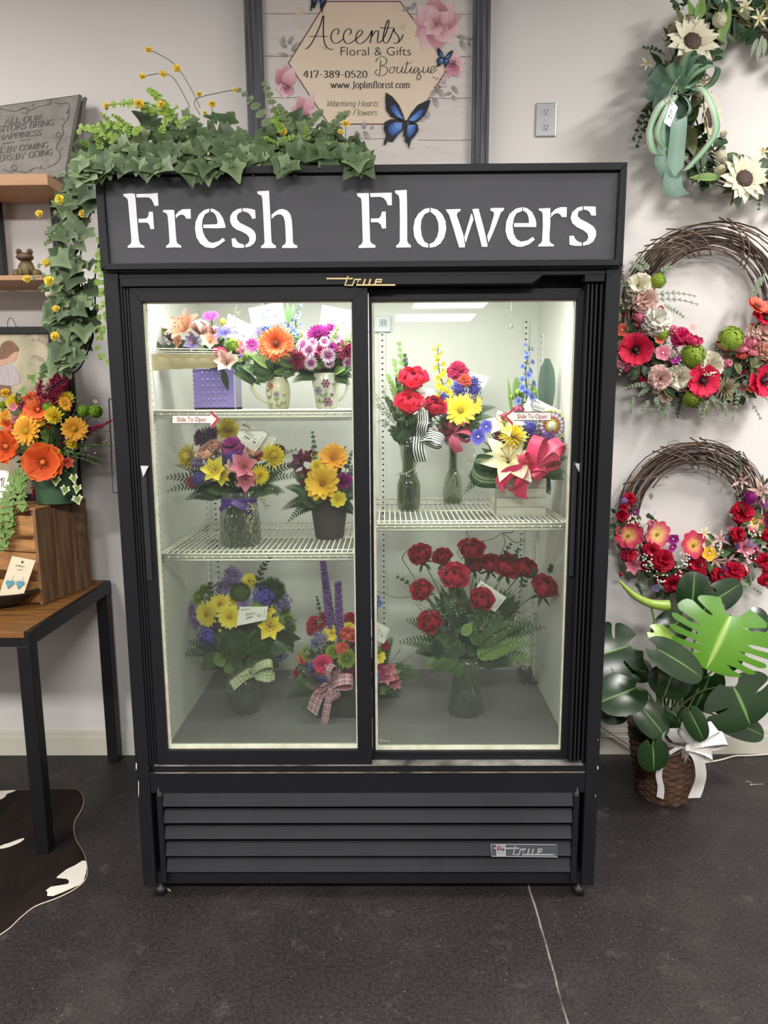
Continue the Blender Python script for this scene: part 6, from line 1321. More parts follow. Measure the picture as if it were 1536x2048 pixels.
obj('butterfly_print', mb, BFM, pn)
# outlet
t = thing('electrical_outlet', 'steel double electrical outlet on the wall above right end of the cooler', 'outlet', at(1091, 275, .9))
mb = MB(); a = at(1072, 207, .9); b = at(1111, 274, .9); mb.box(a.x, b.x, .893, .899, b.z, a.z); pl_ = obj('cover_plate', mb, METAL, t, bevel=.003)
for cy in (223, 254):
    mb = MB(); q = at(1091.5, cy, .893); rr = .0165; n = 16
    mb.poly([(q.x+rr*math.cos(2*PI*i/n), .8915, q.z+max(-.0125, min(.0125, rr*math.sin(2*PI*i/n)))) for i in range(n)][::-1], (0, .002, 0), 0)
    for dx in (-.006, .006): mb.box(q.x+dx-.001, q.x+dx+.001, .8908, .8916, q.z-.001, q.z+.007, 1)
    mb.box(q.x-.002, q.x+.002, .8908, .8916, q.z-.009, q.z-.005, 1)
    obj('socket', mb, [mat('socket_grey', '#aeb0b2', .5), SLOT], t)
mb = MB(); q = at(1091.5, 239, .893); mb.tube([(q.x, .893, q.z), (q.x, .891, q.z)], .004, 10); obj('screw', mb, METAL, t)
# thin rectangular outline on the wall left of the cooler
mb = MB(); O_ = [at(x, y, .896) for x, y in ((217, 797), (300, 797), (300, 985), (226, 985), (224, 945), (223, 935))]
mb.tube(O_+[O_[0]], .0018, 5); tag(obj('wall_outline', mb, mat('mauve_wire', '#8f7c84', .6)), 'thin rectangular outline frame on wall, partly hidden behind left side of cooler', 'wire frame')
# ---- shelf unit
OAK = mat('pale_oak', '#b58a66', .55, vary=('#a87c58', 6, 6, (1, 8, 8))); BLM = mat('black_metal', '#161618', .45, spec=.3)
ZA1, ZA0 = at(98, 347, .66).z, at(98, 370, .66).z; ZB1, ZB0 = at(85, 550, .66).z, at(85, 560, .66).z
TBZ = .785
t = thing('shelf_unit', 'wall shelf unit with pale oak boards and black metal posts left of the cooler', 'shelf unit', (-1.5, .8, TBZ))
mb = MB(); mb.box(-2.3, -1.120, .66, .885, ZA0, ZA1); obj('shelf_board', mb, OAK, t, bevel=.002)
mb = MB(); mb.box(-2.3, -1.155, .66, .885, ZB0, ZB1); obj('shelf_board', mb, OAK, t, bevel=.002)
def post(nm, x0, x1, y0, y1, z0, z1): mb = MB(); mb.box(x0, x1, y0, y1, z0, z1); obj(nm, mb, BLM, t, bevel=.0015)
px0, px1 = at(104, 470, .84).x, at(119, 470, .84).x
post('post', px0, px1, .84, .875, TBZ+.002, ZA0)
q0, q1 = at(-14, 500, .84).x, at(3, 500, .84).x
post('post', q0, q1, .84, .875, ZB1, ZA0)
# ---- stone plaques
ST = mat('grey_stone', '#8b8681', .9, vary=('#77726d', 26, 6), bump=(60, .25)); STD = mat('stone_engraving', '#56524e', .95)
def plaque(nm, lab, TL, TR, BR, BL, Yt_, Yb_, th, engr):
    P4 = [at(*TL, Yt_), at(*TR, Yt_), at(*BR, Yb_)]
    pn_ = (P4[1]-P4[0]).cross(P4[2]-P4[0]).normalized(); d_ = ray(*BL); P4.append(CAM+d_*((P4[0]-CAM).dot(pn_)/d_.dot(pn_)))
    t = thing(nm, lab, 'plaque', P4[3].lerp(P4[2], .5))
    mb = MB(); mb.poly(P4, (0, th, th*.2), 0); s_ = obj('slab', mb, ST, t, bevel=.003)
    if engr:
        nrm = (P4[1]-P4[0]).cross(P4[3]-P4[0]).normalized(); nrm = -nrm if nrm.y > 0 else nrm
        def pm_(x, y):      # photo px on the plaque plane
            d = ray(x, y); k = (P4[0]-CAM).dot(nrm)/d.dot(nrm); return CAM+d*k+nrm*.0012
        mb = MB()
        def ln(s, x0, x1, y0, sl, size, wt):
            k = (x1-x0)/text_w(s, size, .45)
            text(mb, s, lambda u, v: pm_(x0+u*k, y0+sl*u*k-v), size, .5, wt, 0, .45, .16)
        ln('ALL OUR', 9, 82, 249, -.10, 11.5, 1.9); ln('VISITORS BRING', -20, 108, 267, -.13, 11.5, 1.9); ln('HAPPINESS', -4, 83, 281, -.12, 11, 1.8); ln('SOME BY COMING', -32, 97, 311, -.12, 11.5, 1.9); ln('OTHERS BY GOING', -36, 106, 328, -.13, 11.5, 1.9)
        for pl in S('5,288 30,284;40,282 62,278;0,217 20,222 35,222 48,215 60,221 75,214 90,211 105,206;108,205 120,208 135,206 139,216 132,228;138,222 137,236 130,245 125,255 127,268 118,282;118,284 113,296 120,306 119,318 108,330 95,334;5,338 18,343 35,342 55,345 70,336 90,338;42,219 50,216 56,222 50,228 42,224;112,270 117,264 122,270 117,276 112,270;22,336 28,330 34,336 28,341 22,336;128,240 122,236;133,226 140,224;120,300 126,297;100,205 104,199;64,214 68,207;80,338 84,331'): stroke(mb, pl, nib(.9, 1.5), pm_, 0, 3)
        obj('engraving', mb, STD, s_)
plaque('stone_plaque', 'grey engraved stone plaque about visitors bringing happiness on the upper oak shelf', (-165, 236), (158, 190), (126, 352), (-165, 350), .80, .74, .022, True)
plaque('stone_plaque', 'plain-edged stone plaque standing behind the engraved plaque on the upper oak shelf', (-150, 238), (169, 195), (141, 352), (-150, 350), .842, .79, .02, False)
# ---- frog
f0 = at(54, 551, .74); f0.z = ZB1+.001; s = mpp(f0)
t = thing('frog_figurine', 'brown and olive frog figurine sitting on the lower oak shelf', 'figurine', f0)
FG = mat('frog_olive', '#74683a', .55, vary=('#5c4a30', 40, 4)); FB = mat('frog_brown', '#6b4f3a', .55, vary=('#4f3a2c', 40, 4))
def fb(mb, u, v, w_, rx, ry, rz, m=0): mb.ball(f0+Vector((u*s, w_*s, v*s)), rx*s, ry*s, rz*s, 14, m)
mb = MB(); fb(mb, 0, 17, 0, 17, 13, 17); fb(mb, 0, 27, 2, 13, 11, 10); fb(mb, -20, 9, 2, 9, 12, 10); fb(mb, 20, 9, 2, 9, 12, 10); fb(mb, -9, 3, -12, 8, 6, 3); fb(mb, 9, 3, -12, 8, 6, 3); fb(mb, -7, 13, -11, 4, 4, 10); fb(mb, 7, 13, -11, 4, 4, 10)
body = obj('body', mb, FG, t, True)
mb = MB(); fb(mb, 0, 41, -2, 17, 12, 9); fb(mb, -11, 51, -3, 6, 5.5, 6); fb(mb, 11, 51, -3, 6, 5.5, 6); h = obj('head', mb, FB, t, True)
mb = MB()
for u in (-11, 11): fb(mb, u, 51, -8.5, 3, 1.5, 3)
obj('eyes', mb, STD, h, True)
mb = MB(); mb.tube(crom([f0+Vector((u*s, w_*s, v*s)) for u, v, w_ in ((-16, 41, -7), (-9, 37.5, -13), (0, 37, -15), (9, 37.5, -13), (16, 41, -7))], 4), 1.0*s, 6); obj('mouth', mb, mat('frog_dark', '#33241c', .6), h, True)
# ---- table
A = onz(57, 1264, TBZ); B = onz(217, 1160, TBZ); XT = (A.x+B.x)/2; YA = A.y; YB = B.y
TW = mat('rustic_wood', '#94642f', .5, vary=('#57371c', 5, 8, (1.2, 14, 1)))
t = thing('console_table', 'rustic wood topped table with black metal legs at the left edge', 'table', (XT-.6, (YA+YB)/2, 0))
mb = MB(); mb.box(XT-1.2, XT-.012, YA, YB, TBZ-.02, TBZ); obj('table_top', mb, TW, t, bevel=.0015)
mb = MB(); mb.box(XT-.012, XT+.004, YA, YB, TBZ-.05, TBZ-.002); mb.box(XT-1.2, XT-.012, YA+.002, YA+.03, TBZ-.05, TBZ-.0205); mb.box(XT-1.2, XT-.012, YB-.03, YB, TBZ-.05, TBZ-.0205); obj('apron', mb, BLM, t)
for x, y in ((XT-.041, YA+.002), (XT-.041, YB-.047), (XT-1.2, YA+.002), (XT-1.2, YB-.047)):
    mb = MB(); mb.box(x, x+.045, y, y+.045, .006, TBZ-.0505); obj('leg', mb, BLM, t, bevel=.002)
    mb = MB(); mb.box(x+.004, x+.041, y+.004, y+.041, .0055, .012)
# ---- cowhide rug
RO = [(-420, 1640), (-300, 1590), (-100, 1590), (0, 1582), (40, 1580), (100, 1578), (148, 1578), (161, 1585), (167, 1600), (162, 1620), (150, 1640), (147, 1660), (153, 1682), (166, 1704), (173, 1728), (174, 1748), (166, 1764), (145, 1780), (112, 1796), (70, 1812), (40, 1835), (10, 1862), (-60, 1900), (-200, 1940), (-420, 1900)]
FUR = mat('dark_cowhide', '#241a17', .85, spec=.15, vary=('#0f0b0a', 5, 8, (3, 1, 1)), bump=(220, .4)); FUW = mat('white_cowhide', '#d8d2c6', .9, bump=(220, .4)); HID = mat('hide_edge', '#b7a793', .9)
mb = MB(); ro = [onz(x, y, .004) for x, y in RO]; ro = [Vector((p.x, p.y, 0)) for p in crom(ro, 4, True)]
mb.poly([p+Vector((0, 0, .0045)) for p in ro], (0, 0, -.003), 0)
def patch(pl, h=.0052):
    P_ = [onz(x, y, .005) for x, y in pl]; P_ = [Vector((p.x, p.y, h)) for p in crom(P_, 2, True)]
    c_ = sum(P_, Vector())/len(P_); P_ = [p+(p-c_)*jit(.08) for p in P_]; mb.poly(P_, None, 1)
patch([(173, 1722), (150, 1730), (120, 1748), (112, 1756), (134, 1758), (136, 1768), (100, 1774), (92, 1786), (108, 1790), (146, 1776), (166, 1762), (174, 1746)])
patch([(0, 1692), (20, 1685), (48, 1676), (42, 1684), (18, 1694), (0, 1698)]); patch([(-60, 1590), (0, 1582), (34, 1580), (14, 1588), (4, 1598), (-50, 1606)])
mb.tube([p+Vector((0, 0, .0025)) for p in ro]+[ro[0]+Vector((0, 0, .0025))], .0022, 4, 2)
tag(obj('cowhide_rug', mb, [FUR, FUW, HID]), 'dark brown cowhide rug with white patches on the floor under the table', 'rug')
# ---- crate
A = onz(86, 1210, TBZ); B = onz(184, 1172, TBZ); uy = (B-A).normalized(); ux = Vector((-uy.y, uy.x, 0)); ux = -ux if ux.x > 0 else ux; D = (B-A).length; H = at(72, 1023, A.y).z-TBZ
CT = mat('crate_wood_light', '#c08c54', .7, vary=('#8d6238', 6, 7, (1, 1, 9))); CD = mat('crate_wood_dark', '#94714f', .75, vary=('#5f4630', 6, 7, (7, 7, 1))); 
t = thing('wooden_crate', 'slatted wooden crate on the table holding the green flower bucket', 'crate', A+ux*.25+uy*D/2)
def cb(a0, a1, b0, b1, z0, z1, m, nm):
    mb = MB(); mb.hexa([A+ux*a+uy*b+Vector((0, 0, z+.001)) for z in (z0, z1) for a, b in ((a0, b0), (a1, b0), (a1, b1), (a0, b1))]); return obj(nm, mb, m, t, bevel=.0015)
LC = .48
for z0, z1 in ((.005, .085), (.125, .195), (.20, .245), (.262, .335)): cb(.012, LC, 0, .010, z0*H/.355, z1*H/.355, CT, 'front_slat')
for k in range(3): w_ = D/3.25; b0 = k*(D-w_)/2; s3 = cb(0, .012, b0, b0+w_, 0, H, CD, 'side_slat')
for k in range(3): w_ = D/3.25; b0 = k*(D-w_)/2; cb(0, LC, b0+.001, b0+w_, H+.0005, H+.011, CD if k else CT, 'top_slat')
cb(.012, LC, D-.010, D, .005, H*.95, CT, 'back_panel'); cb(.013, .030, .0105, .03, 0, H, CD, 'corner_post'); cb(.013, .030, D-.03, D-.0105, 0, H, CD, 'corner_post')
mb = MB()
def cs(x, y):
    d = ray(x, y); n_ = ux; k = (A-ux*.0008-CAM).dot(n_)/d.dot(n_); return CAM+d*k
for pl in S('154,1062 171,1059 173,1117 156,1121 154,1062;155,1074 172,1071;158,1064 158,1072;162,1063 162,1071;166,1062 166,1071;160,1068 168,1067;165,1077 170,1076;165,1084 170,1083;165,1092 170,1090;165,1099 170,1098;165,1105 170,1104;166,1112 170,1111;160,1092 163,1091;161,1100 163,1099'): stroke(mb, pl, flat(.9), cs, 0, 0)
obj('stamp', mb, mat('burnt_stamp', '#2a1c14', .8), s3)
CTOP = A.z+H+.0125
# ---- picture
Yp = .70; t = thing('picture_frame', 'black framed painting of a girl in profile standing behind the flower bucket', 'picture', (at(30, 700, Yp).x, Yp, CTOP))
bz = CTOP; x1, x2 = at(-150, 700, Yp).x, at(112, 700, Yp).x; zt_ = at(50, 653, Yp).z; fw = .026
PIC = MB()
for nm, q in (('frame_rail', (x1, x2, zt_-fw, zt_)), ('frame_rail', (x1, x2, bz, bz+fw)), ('frame_stile', (x1, x1+fw, bz+fw, zt_-fw)), ('frame_stile', (x2-fw, x2, bz+fw, zt_-fw))):
    mb = MB(); mb.box(q[0], q[1], Yp, Yp+.02, q[2], q[3]); obj(nm, mb, BLM, t, bevel=.002)
mb = MB(); mb.box(x1+fw, x2-fw, Yp+.008, Yp+.014, bz+fw, zt_-fw); cv = obj('canvas', mb, mat('painted_meadow', '#c3b79c', .8, vary=('#8f8a72', 9, 8)), t)
mb = MB(); k6 = 11.815
for m, off, pl in ((3, .0004, '600,300 1130,300 1190,760 1000,560 860,480 760,520 690,420 600,400'), (3, .0004, '640,900 760,830 900,850 1010,900 1080,1000 900,980 760,960'), (0, .0012, '0,660 40,560 120,500 220,480 330,520 410,620 460,700 430,740 350,760 250,820 180,900 60,930 -60,940 -130,880 -140,760 -70,660'), (1, .0010, '230,780 350,740 420,740 400,800 415,840 390,880 380,930 300,1000 230,985 180,930 190,850'), (1, .0008, '-60,900 190,900 190,990 150,1060 -60,1090'), (2, .0014, '-150,1180 -90,1125 0,1105 150,1045 230,1040 340,1100 410,1220 480,1420 450,1500 250,1560 40,1530 -170,1540'), (0, .0016, '-170,1530 250,1550 270,1800 -200,1800')):
    mb.poly([at(x/k6, 640+y/k6, Yp+.008-off) for x, y in S(pl)[0]], None, m)
obj('girl_figure', mb, [mat('paint_hair', '#6b4f40', .8, vary=('#8a6a54', 30, 5)), mat('paint_skin', '#c49a82', .8), mat('paint_dress', '#b9aeb0', .8, vary=('#a89c9f', 20, 5, (6, 1, 1))), mat('paint_foliage', '#6f6458', .8, vary=('#b8ab94', 40, 6))], cv)
mb = MB(); mb.tube(crom([at(x, y, Yp+.01) for x, y in ((15, 654), (16, 642), (20, 636), (25, 638), (33, 654))], 4), .0012, 5); obj('hanging_wire', mb, BLM, t)
# ---- small white card behind the bucket
mb = MB(); Yc = A.y+.10; mb.poly([at(x, y, Yc) for x, y in ((-40, 938), (18, 942), (20, 1004), (-40, 1006))], (0, .004, 0), 0)
mp = lambda u, v: at(u, v, Yc-.001)
for pl in S('2,962 4,956 3,974;0,960 8,956 6,972 10,976;0,985 4,982 8,990 14,984'): stroke(mb, pl, flat(1.2), mp, 1, 4)
text(mb, 'COME', lambda u, v: at(u, -v, Yc-.001), 4.5, .6, .8, 1, .4, 0, (-8, -1000))
tag(obj('script_card', mb, [CARD, INK]), 'white card with black script writing behind the bucket at the left edge', 'card')
# ---- dark tray, earring card, earrings
q = onz(-42, 1224, TBZ); s = mpp(q); q = Vector((q.x, q.y+.055, TBZ))
mb = MB(); n = 40; rows = []
for r_, z_ in ((0, 2), (38, 2), (60, 8), (84, 20), (104, 34), (107, 36), (105, 37), (83, 24), (58, 12), (0, 7)): rows.append([(q.x+r_*s*1.0*math.cos(2*PI*i/n), q.y+r_*s*.45*math.sin(2*PI*i/n), q.z+z_*s*.98) for i in range(n)])
mb.grid(rows, 0, True); tag(obj('dark_tray', mb, mat('black_tray', '#2a2725', .4, vary=('#1d1b1a', 8, 4)), None, True), 'shallow dark oval tray on the table in front of the crate', 'tray')
Ye = A.y-.03; Q = [at(24, 1112, Ye), at(71, 1121, Ye), at(46, 1192, Ye-.02), at(-3, 1192, Ye-.02)]
def em(u, v, o=.0008): return Q[0].lerp(Q[1], u).lerp(Q[3].lerp(Q[2], u), v)+Vector((0, -o, 0))
t = thing('earring_card', 'cream earring card leaning in the dark tray against the crate', 'earring card', Q[3].lerp(Q[2], .5))
mb = MB(); mb.poly(Q, (0, .0012, 0), 0); cp_ = obj('backing_card', mb, mat('cream_card', '#d9ccb0', .7), t)
mb = MB(); mb.poly([em(.5+.045*math.cos(i*.7), .10+.035*math.sin(i*.7)) for i in range(9)], None, 0)
text(mb, 'MIRA', lambda u, v: em(.36+u, .235-v*.62), .085, .006, .016, 1, .9); stroke(mb, [(.27, .215), (.31, .195), (.33, .215), (.31, .235), (.27, .22)], flat(.012), em, 1, 3); stroke(mb, [(.40, .30), (.62, .30)], flat(.018), em, 1, 0)
obj('card_print', mb, [mat('punch_hole', '#3a2a20', .8), mat('taupe_ink', '#8d8474', .7)], cp_)
TQ = mat('turquoise', '#4f9fb8', .35, vary=('#3f86a8', 60, 4)); SV = mat('silver', '#c9c6c0', .3, metal=.7)
for u0, side in ((.30, 'left'), (.72, 'right')):
    t = thing('earring', side+' one of two turquoise heart drop earrings on the cream card', 'earring', em(u0, .74))
    ht = [(a*1.35, b*1.5) for a, b in ((0, .10), (-.06, .02), (-.125, -.04), (-.12, -.11), (-.06, -.14), (0, -.10), (.06, -.14), (.12, -.11), (.125, -.04), (.06, .02))]
    mb = MB(); P_ = [em(u0+a, .70+b*.62, .004) for a, b in ht]; mb.tube(P_+[P_[0]], .0011, 6); mb.ball(em(u0+.01, .70-.105, .004), .0016, n=6); mb.ball(em(u0-.01, .70+.095, .004), .0016, n=6); obj('silver_setting', mb, SV, t, True)
    mb = MB(); mb.poly([em(u0+a*.8, .70+b*.5, .0045) for a, b in ht], (0, .002, 0)); obj('heart_stone', mb, TQ, t)
    mb = MB(); mb.tube([em(u0, .60, .004), em(u0+.02, .52, .004), em(u0+.05, .46, .001)], .0006, 4); obj('ear_hook', mb, SV, t)
# ---- bucket arrangement on the crate
qb = onz(98, 1011, CTOP); s = mpp(qb); c = Vector((qb.x, qb.y+.06, CTOP)); Y = c.y
t = thing('flower_arrangement', 'orange poppy and yellow daisy silk arrangement in green bucket on the wooden crate', 'flower arrangement', c)
GB = mat('green_bucket', '#3f6149', .45, metal=.2, vary=('#54775c', 5, 5)); mb = MB(); rows = []; n = 36
for r_, z_ in ((0, 1), (37, 1), (38, 3), (43, 52), (46, 92), (47, 93), (45, 93), (41, 50)): rows.append([(c.x+r_*s*math.cos(2*PI*i/n), c.y+r_*s*.85*math.sin(2*PI*i/n), c.z+z_*s) for i in range(n)])
mb.grid(rows, 0, True); obj('bucket', mb, GB, t, True)
nk = c+Vector((0, 0, 85*s)); Yf = Y-.06
for k in range(26): bloom(t, *R.choice((('carn', 'gold'), ('daisy', 'amber'), ('carn', 'raspberry'), ('hyd', 'green'), ('bigpoppy', 'orange'), ('five', 'pink'), ('carn', 'yellow'), ('mum', 'yellow'))), R.uniform(5, 145), R.uniform(800, 925), R.uniform(16, 30), Y-.02+jit(.03), (jit(.5), jit(.5)))
flowers(t, [('bigpoppy', 'deeporange', 87, 925, 68, -.11, (.15, .1)), ('bigpoppy', 'deeporange', 14, 893, 60, -.08, (-.3, .1)), ('bigpoppy', 'orange', 77, 820, 48, -.04, (.1, .5)), ('daisy', 'amber', 52, 862, 50, -.11, (-.1, .2)), ('daisy', 'amber', 149, 858, 44, -.06, (.4, .2)), ('mum', 'yellow', 131, 798, 34, -.02, (.2, .5)), ('mum', 'yellow', 108, 831, 36, -.06, (.1, .2)), ('mum', 'yellow', 28, 804, 34, -.02), ('mum', 'lime', 8, 812, 24), ('daisy', 'orange', 60, 800, 36), ('poppy', 'yellow', 47, 848, 28, -.07), ('carn', 'raspberry', 49, 812, 20), ('daisy', 'amber', 8, 835, 36), ('hyd', 'green', 84, 894, 24, -.07), ('hyd', 'green', 168, 822, 24, -.02, (.4, .1)), ('hyd', 'green', 192, 823, 26, -.01, (.5, 0)), ('alstro', 'coral', 136, 925, 24, -.06, (.4, 0)), ('carn', 'gold', 112, 905, 18, -.05), ('hyd', 'green', 113, 818, 22), ('bigpoppy', 'orange', 100, 840, 34, .0), ('five', 'palepink', 190, 803, 8), ('carn', 'gold', 10, 785, 18), ('alstro', 'pink', 30, 905, 22, -.03), ('bigpoppy', 'orange', 55, 835, 30, -.02), ('carn', 'yellow', 66, 882, 16, -.06), ('mum', 'yellow', 115, 815, 22)], 75, 870, 90, Y, .06, nk)
mb = MB()
for x0, y0, x1, y1, w_ in ((85, 830, 118, 748, .06), (95, 830, 132, 752, .06), (75, 820, 80, 765, .05), (95, 820, 108, 752, .05), (100, 810, 140, 755, .03), (120, 880, 190, 852, .035), (120, 890, 215, 845, .025), (80, 930, 66, 990, .03), (85, 940, 75, 985, .03), (95, 800, 130, 770, .035)): plume(mb, at(x0, y0, Y-.02), at(x1, y1, Y-.03), w_, 130)
obj('astilbe', mb, pm('astilbe'), t, True, 'feathery dark pink astilbe plumes')
mb = MB()
around(mb, nk, 85, 868, 95, 88, Y, 150, lambda a, b: leaf3(mb, a.lerp(b, .3), b-a, (0, -1, .4), (b-a).length*.6, .012, R.randrange(3), .2, .3))
for k in range(26): a = at(100+jit(12), 920+jit(10), Y-.03); b = at(R.uniform(95, 160), R.uniform(800, 860), Y-.04); mb.tube([a, a.lerp(b, .5)+Vector((.004, 0, .004)), b], [.002, .0016, .0004], 4, 0)
for pl in ((120, 900, 205, 890), (120, 905, 226, 892), (125, 905, 215, 925), (125, 910, 212, 938), (120, 895, 220, 862), (125, 880, 190, 830), (110, 860, 150, 795), (70, 900, 40, 960), (130, 880, 160, 800)):
    sp_px(mb, *pl, Y-.03, .009, .003, 3, n=9, sag=.06, ang=.7)
for k in range(30): mb.ball(at(R.uniform(20, 215), R.uniform(840, 950), Y-.06+jit(.04)), .0022, n=5, m=5)
for x0, y0, xe, ye, nn in ((40, 930, 20, 1060, 9), (30, 940, 5, 1095, 10), (60, 930, 45, 1010, 7), (50, 1000, 12, 1085, 6)):
    pts = bez(at(x0, y0, Y-.07), at(xe, ye, Y-.12), .03, nn, Vector((-.3, -.5, 0))); mb.tube(pts, .0012, 4, 3)
    for p in pts[1:]:
        for k in range(2): ivy(mb, p, (jit(1), -.3, -.6+jit(.6)), (jit(.5), -1, .3), .030+jit(.006), 2)
for x, y in ((112, 962), (148, 958), (132, 981), (156, 978), (154, 1000)): ivy(mb, at(x, y-6, Y-.1), (jit(.5), -.3, -1), (jit(.4), -1, .3), .034, 4); mb.tube([at(x, y-6, Y-.1), at(110, 930, Y-.06)], .0008, 4, 3)
for x, y in ((62, 760), (80, 752), (95, 740), (52, 782), (40, 795), (78, 775), (100, 722), (85, 735)): ivy(mb, at(x, y, Y-.02), (jit(1), -.3, .3+jit(.5)), (jit(.4), -1, .3), .034, R.randrange(3))
obj('foliage', mb, GM('dark', 'mid', 'light', 'stem', 'cream')+[mat('white_berry', '#e0ded2', .5)], t, True)
# ---- ivy planter on top of the cooler
t = thing('ivy_planter', 'bushy ivy planter with yellow blossoms on top left of the cooler', 'potted plant', (-.35, .2, 2.108))
mb = MB(); mb.box(-.60, -.06, .10, .26, 2.108, 2.16); obj('planter_box', mb, BLM, t)
TOPC = [(150, 300), (185, 285), (240, 250), (300, 225), (360, 232), (420, 222), (470, 240), (520, 258), (560, 245), (610, 238), (650, 235), (690, 262), (725, 312)]
BOTC = [(150, 350), (190, 345), (250, 338), (300, 345), (345, 352), (400, 362), (440, 345), (500, 328), (560, 332), (640, 326), (700, 328), (735, 330)]
def ipl(C, x):
    for (a, b), (c_, d) in zip(C, C[1:]):
        if a <= x <= c_: return b+(d-b)*(x-a)/(c_-a)
    return C[-1][1]
mb = MB()
for k in range(280):
    x = R.uniform(155, 728); y0, y1 = ipl(TOPC, x), ipl(BOTC, x); u = R.random()**.8; y = y0+(y1-y0)*u*.92
    Yl = .26-.26*u+jit(.05)
    if y > 322: Yl = min(Yl, -.045)
    elif x > 190: Yl = max(Yl, .0) if y > 300 else Yl
    p = at(x, y, Yl); ivy(mb, p, (jit(.9), -.35, -.75+jit(.7)+(.7 if u < .2 else 0)), (jit(.45), -1, .40+jit(.3)), R.uniform(.040, .066), 0 if R.random() < .65 else 1, .18)
for k in range(30):
    x = R.choice((R.uniform(180, 260), R.uniform(320, 410), R.uniform(540, 620))); y = ipl(TOPC, x)+R.uniform(-14, 40); Yl = .16+jit(.08); a = at(x, y+20, Yl); b = at(x+jit(35), y-R.uniform(0, 18), Yl-.03)
    sprig(mb, a, b, .013, .008, 2, 5, .1, kind='wide', ang=1.2)
for q in ((360, 250, 250, 205), (330, 230, 215, 212), (345, 240, 300, 182), (560, 290, 480, 182), (565, 285, 530, 170), (580, 270, 560, 215), (600, 290, 640, 225), (640, 290, 690, 230), (690, 300, 728, 328), (300, 270, 160, 262), (240, 290, 165, 255)): sp_px(mb, *q, .12, .022, .013, 1 if q[0] > 400 else 2, n=7, kind='wide', sag=.1)
for a in ('400,215 375,165 345,125 297,98', '380,215 350,160 325,147 285,153', '340,225 300,208 277,205 212,210', '400,230 390,200 440,185 470,180', '424,250 424,207', '690,290 692,247', '670,290 681,262', '150,250 170,262 200,275'): twig(mb, [at(x, y, .12) for x, y in S(a)[0]], .0011, 3)
obj('ivy_foliage', mb, GM('ivy', 'ivy2', 'bright', 'stem'), t, True)
for x, y, d in ((297, 99, 17), (353, 136, 18), (285, 153, 17), (326, 147, 16), (212, 210, 15), (278, 206, 22), (322, 208, 18), (398, 188, 14), (470, 179, 12), (424, 207, 17), (565, 260, 22), (692, 247, 17), (681, 263, 13), (697, 308, 10), (410, 225, 10), (120, 400, 20)):
    if y != 400: bloom(t, 'carn', 'butter', x, y, d, .10, (jit(.5), .3+jit(.4)), 0, 'yellow_blossom')
# ---- trailing ivy with the wire hoop beside the cooler
Yv = .12
t = thing('ivy_garland', 'trailing ivy garland on black wire hoop hanging beside upper left of the cooler', 'garland', at(150, 760, Yv))
mb = MB()
for pl in ('193,404 180,430 168,465 160,520 158,560 165,610 172,655', '200,470 190,560 192,640', '183,655 186,675 175,705 160,735 138,752 112,768 88,782', '158,680 168,688 180,684 185,668', '146,705 165,712;', '140,728 152,736', '170,690 172,702', '160,560 175,600 178,650 168,680 150,690'):
    twig(mb, [at(x, y, Yv+.02) for x, y in S(pl)[0]], .0022)
obj('wire_hoop', mb, BLM, t, True)
mb = MB()
CEN = [(335, 175, 34), (370, 165, 42), (410, 160, 40), (450, 148, 42), (500, 145, 42), (545, 146, 44), (590, 138, 40), (630, 150, 46), (665, 145, 36), (690, 140, 26), (715, 130, 18), (735, 122, 14)]
for k in range(125):
    y = R.uniform(335, 735)**1.0
    for (a, b, w_), (c_, d, w2) in zip(CEN, CEN[1:]):
        if a <= y <= c_: f = (y-a)/(c_-a); cx_, ww = b+(d-b)*f, w_+(w2-w_)*f
    x = cx_+ww*R.uniform(-.9, .9)
    ivy(mb, at(x, y, Yv+jit(.05)), (jit(.9), -.3, -.7+jit(.6)), (jit(.45), -1, .3+jit(.3)), R.uniform(.038, .064), R.choice((0, 0, 0, 1)), .18)
for k in range(40): y = R.uniform(470, 725); x = 200+(y-470)*.02+jit(7); leaf3(mb, at(x, y, .10), (jit(1), -.3, -.6+jit(.6)), (jit(.4), -1, .3), .018, .008, 2, .2, .2, 'wide', 3)
for q in ((160, 400, 100, 440), (150, 560, 70, 555), (150, 520, 80, 530), (120, 560, 88, 580), (130, 620, 105, 650), (170, 350, 118, 350), (110, 480, 95, 465), (118, 470, 92, 485)): sp_px(mb, *q, Yv, .018, .010, 1, n=4, kind='wide')
obj('ivy_foliage', mb, GM('ivy', 'ivy2', 'bright'), t, True)
for x, y, d, c_ in ((78, 427, 18, 'butter'), (120, 398, 24, 'yellow'), (166, 427, 20, 'gold'), (92, 525, 18, 'gold'), (53, 557, 17, 'gold'), (98, 561, 24, 'yellow'), (112, 617, 18, 'gold'), (109, 672, 22, 'gold'), (95, 588, 12, 'cream')):
    bloom(t, 'carn', 'butter' if c_ == 'gold' else c_, x, y, d, Yv-.05, (jit(.5), .2+jit(.4)), 0, 'yellow_blossom')
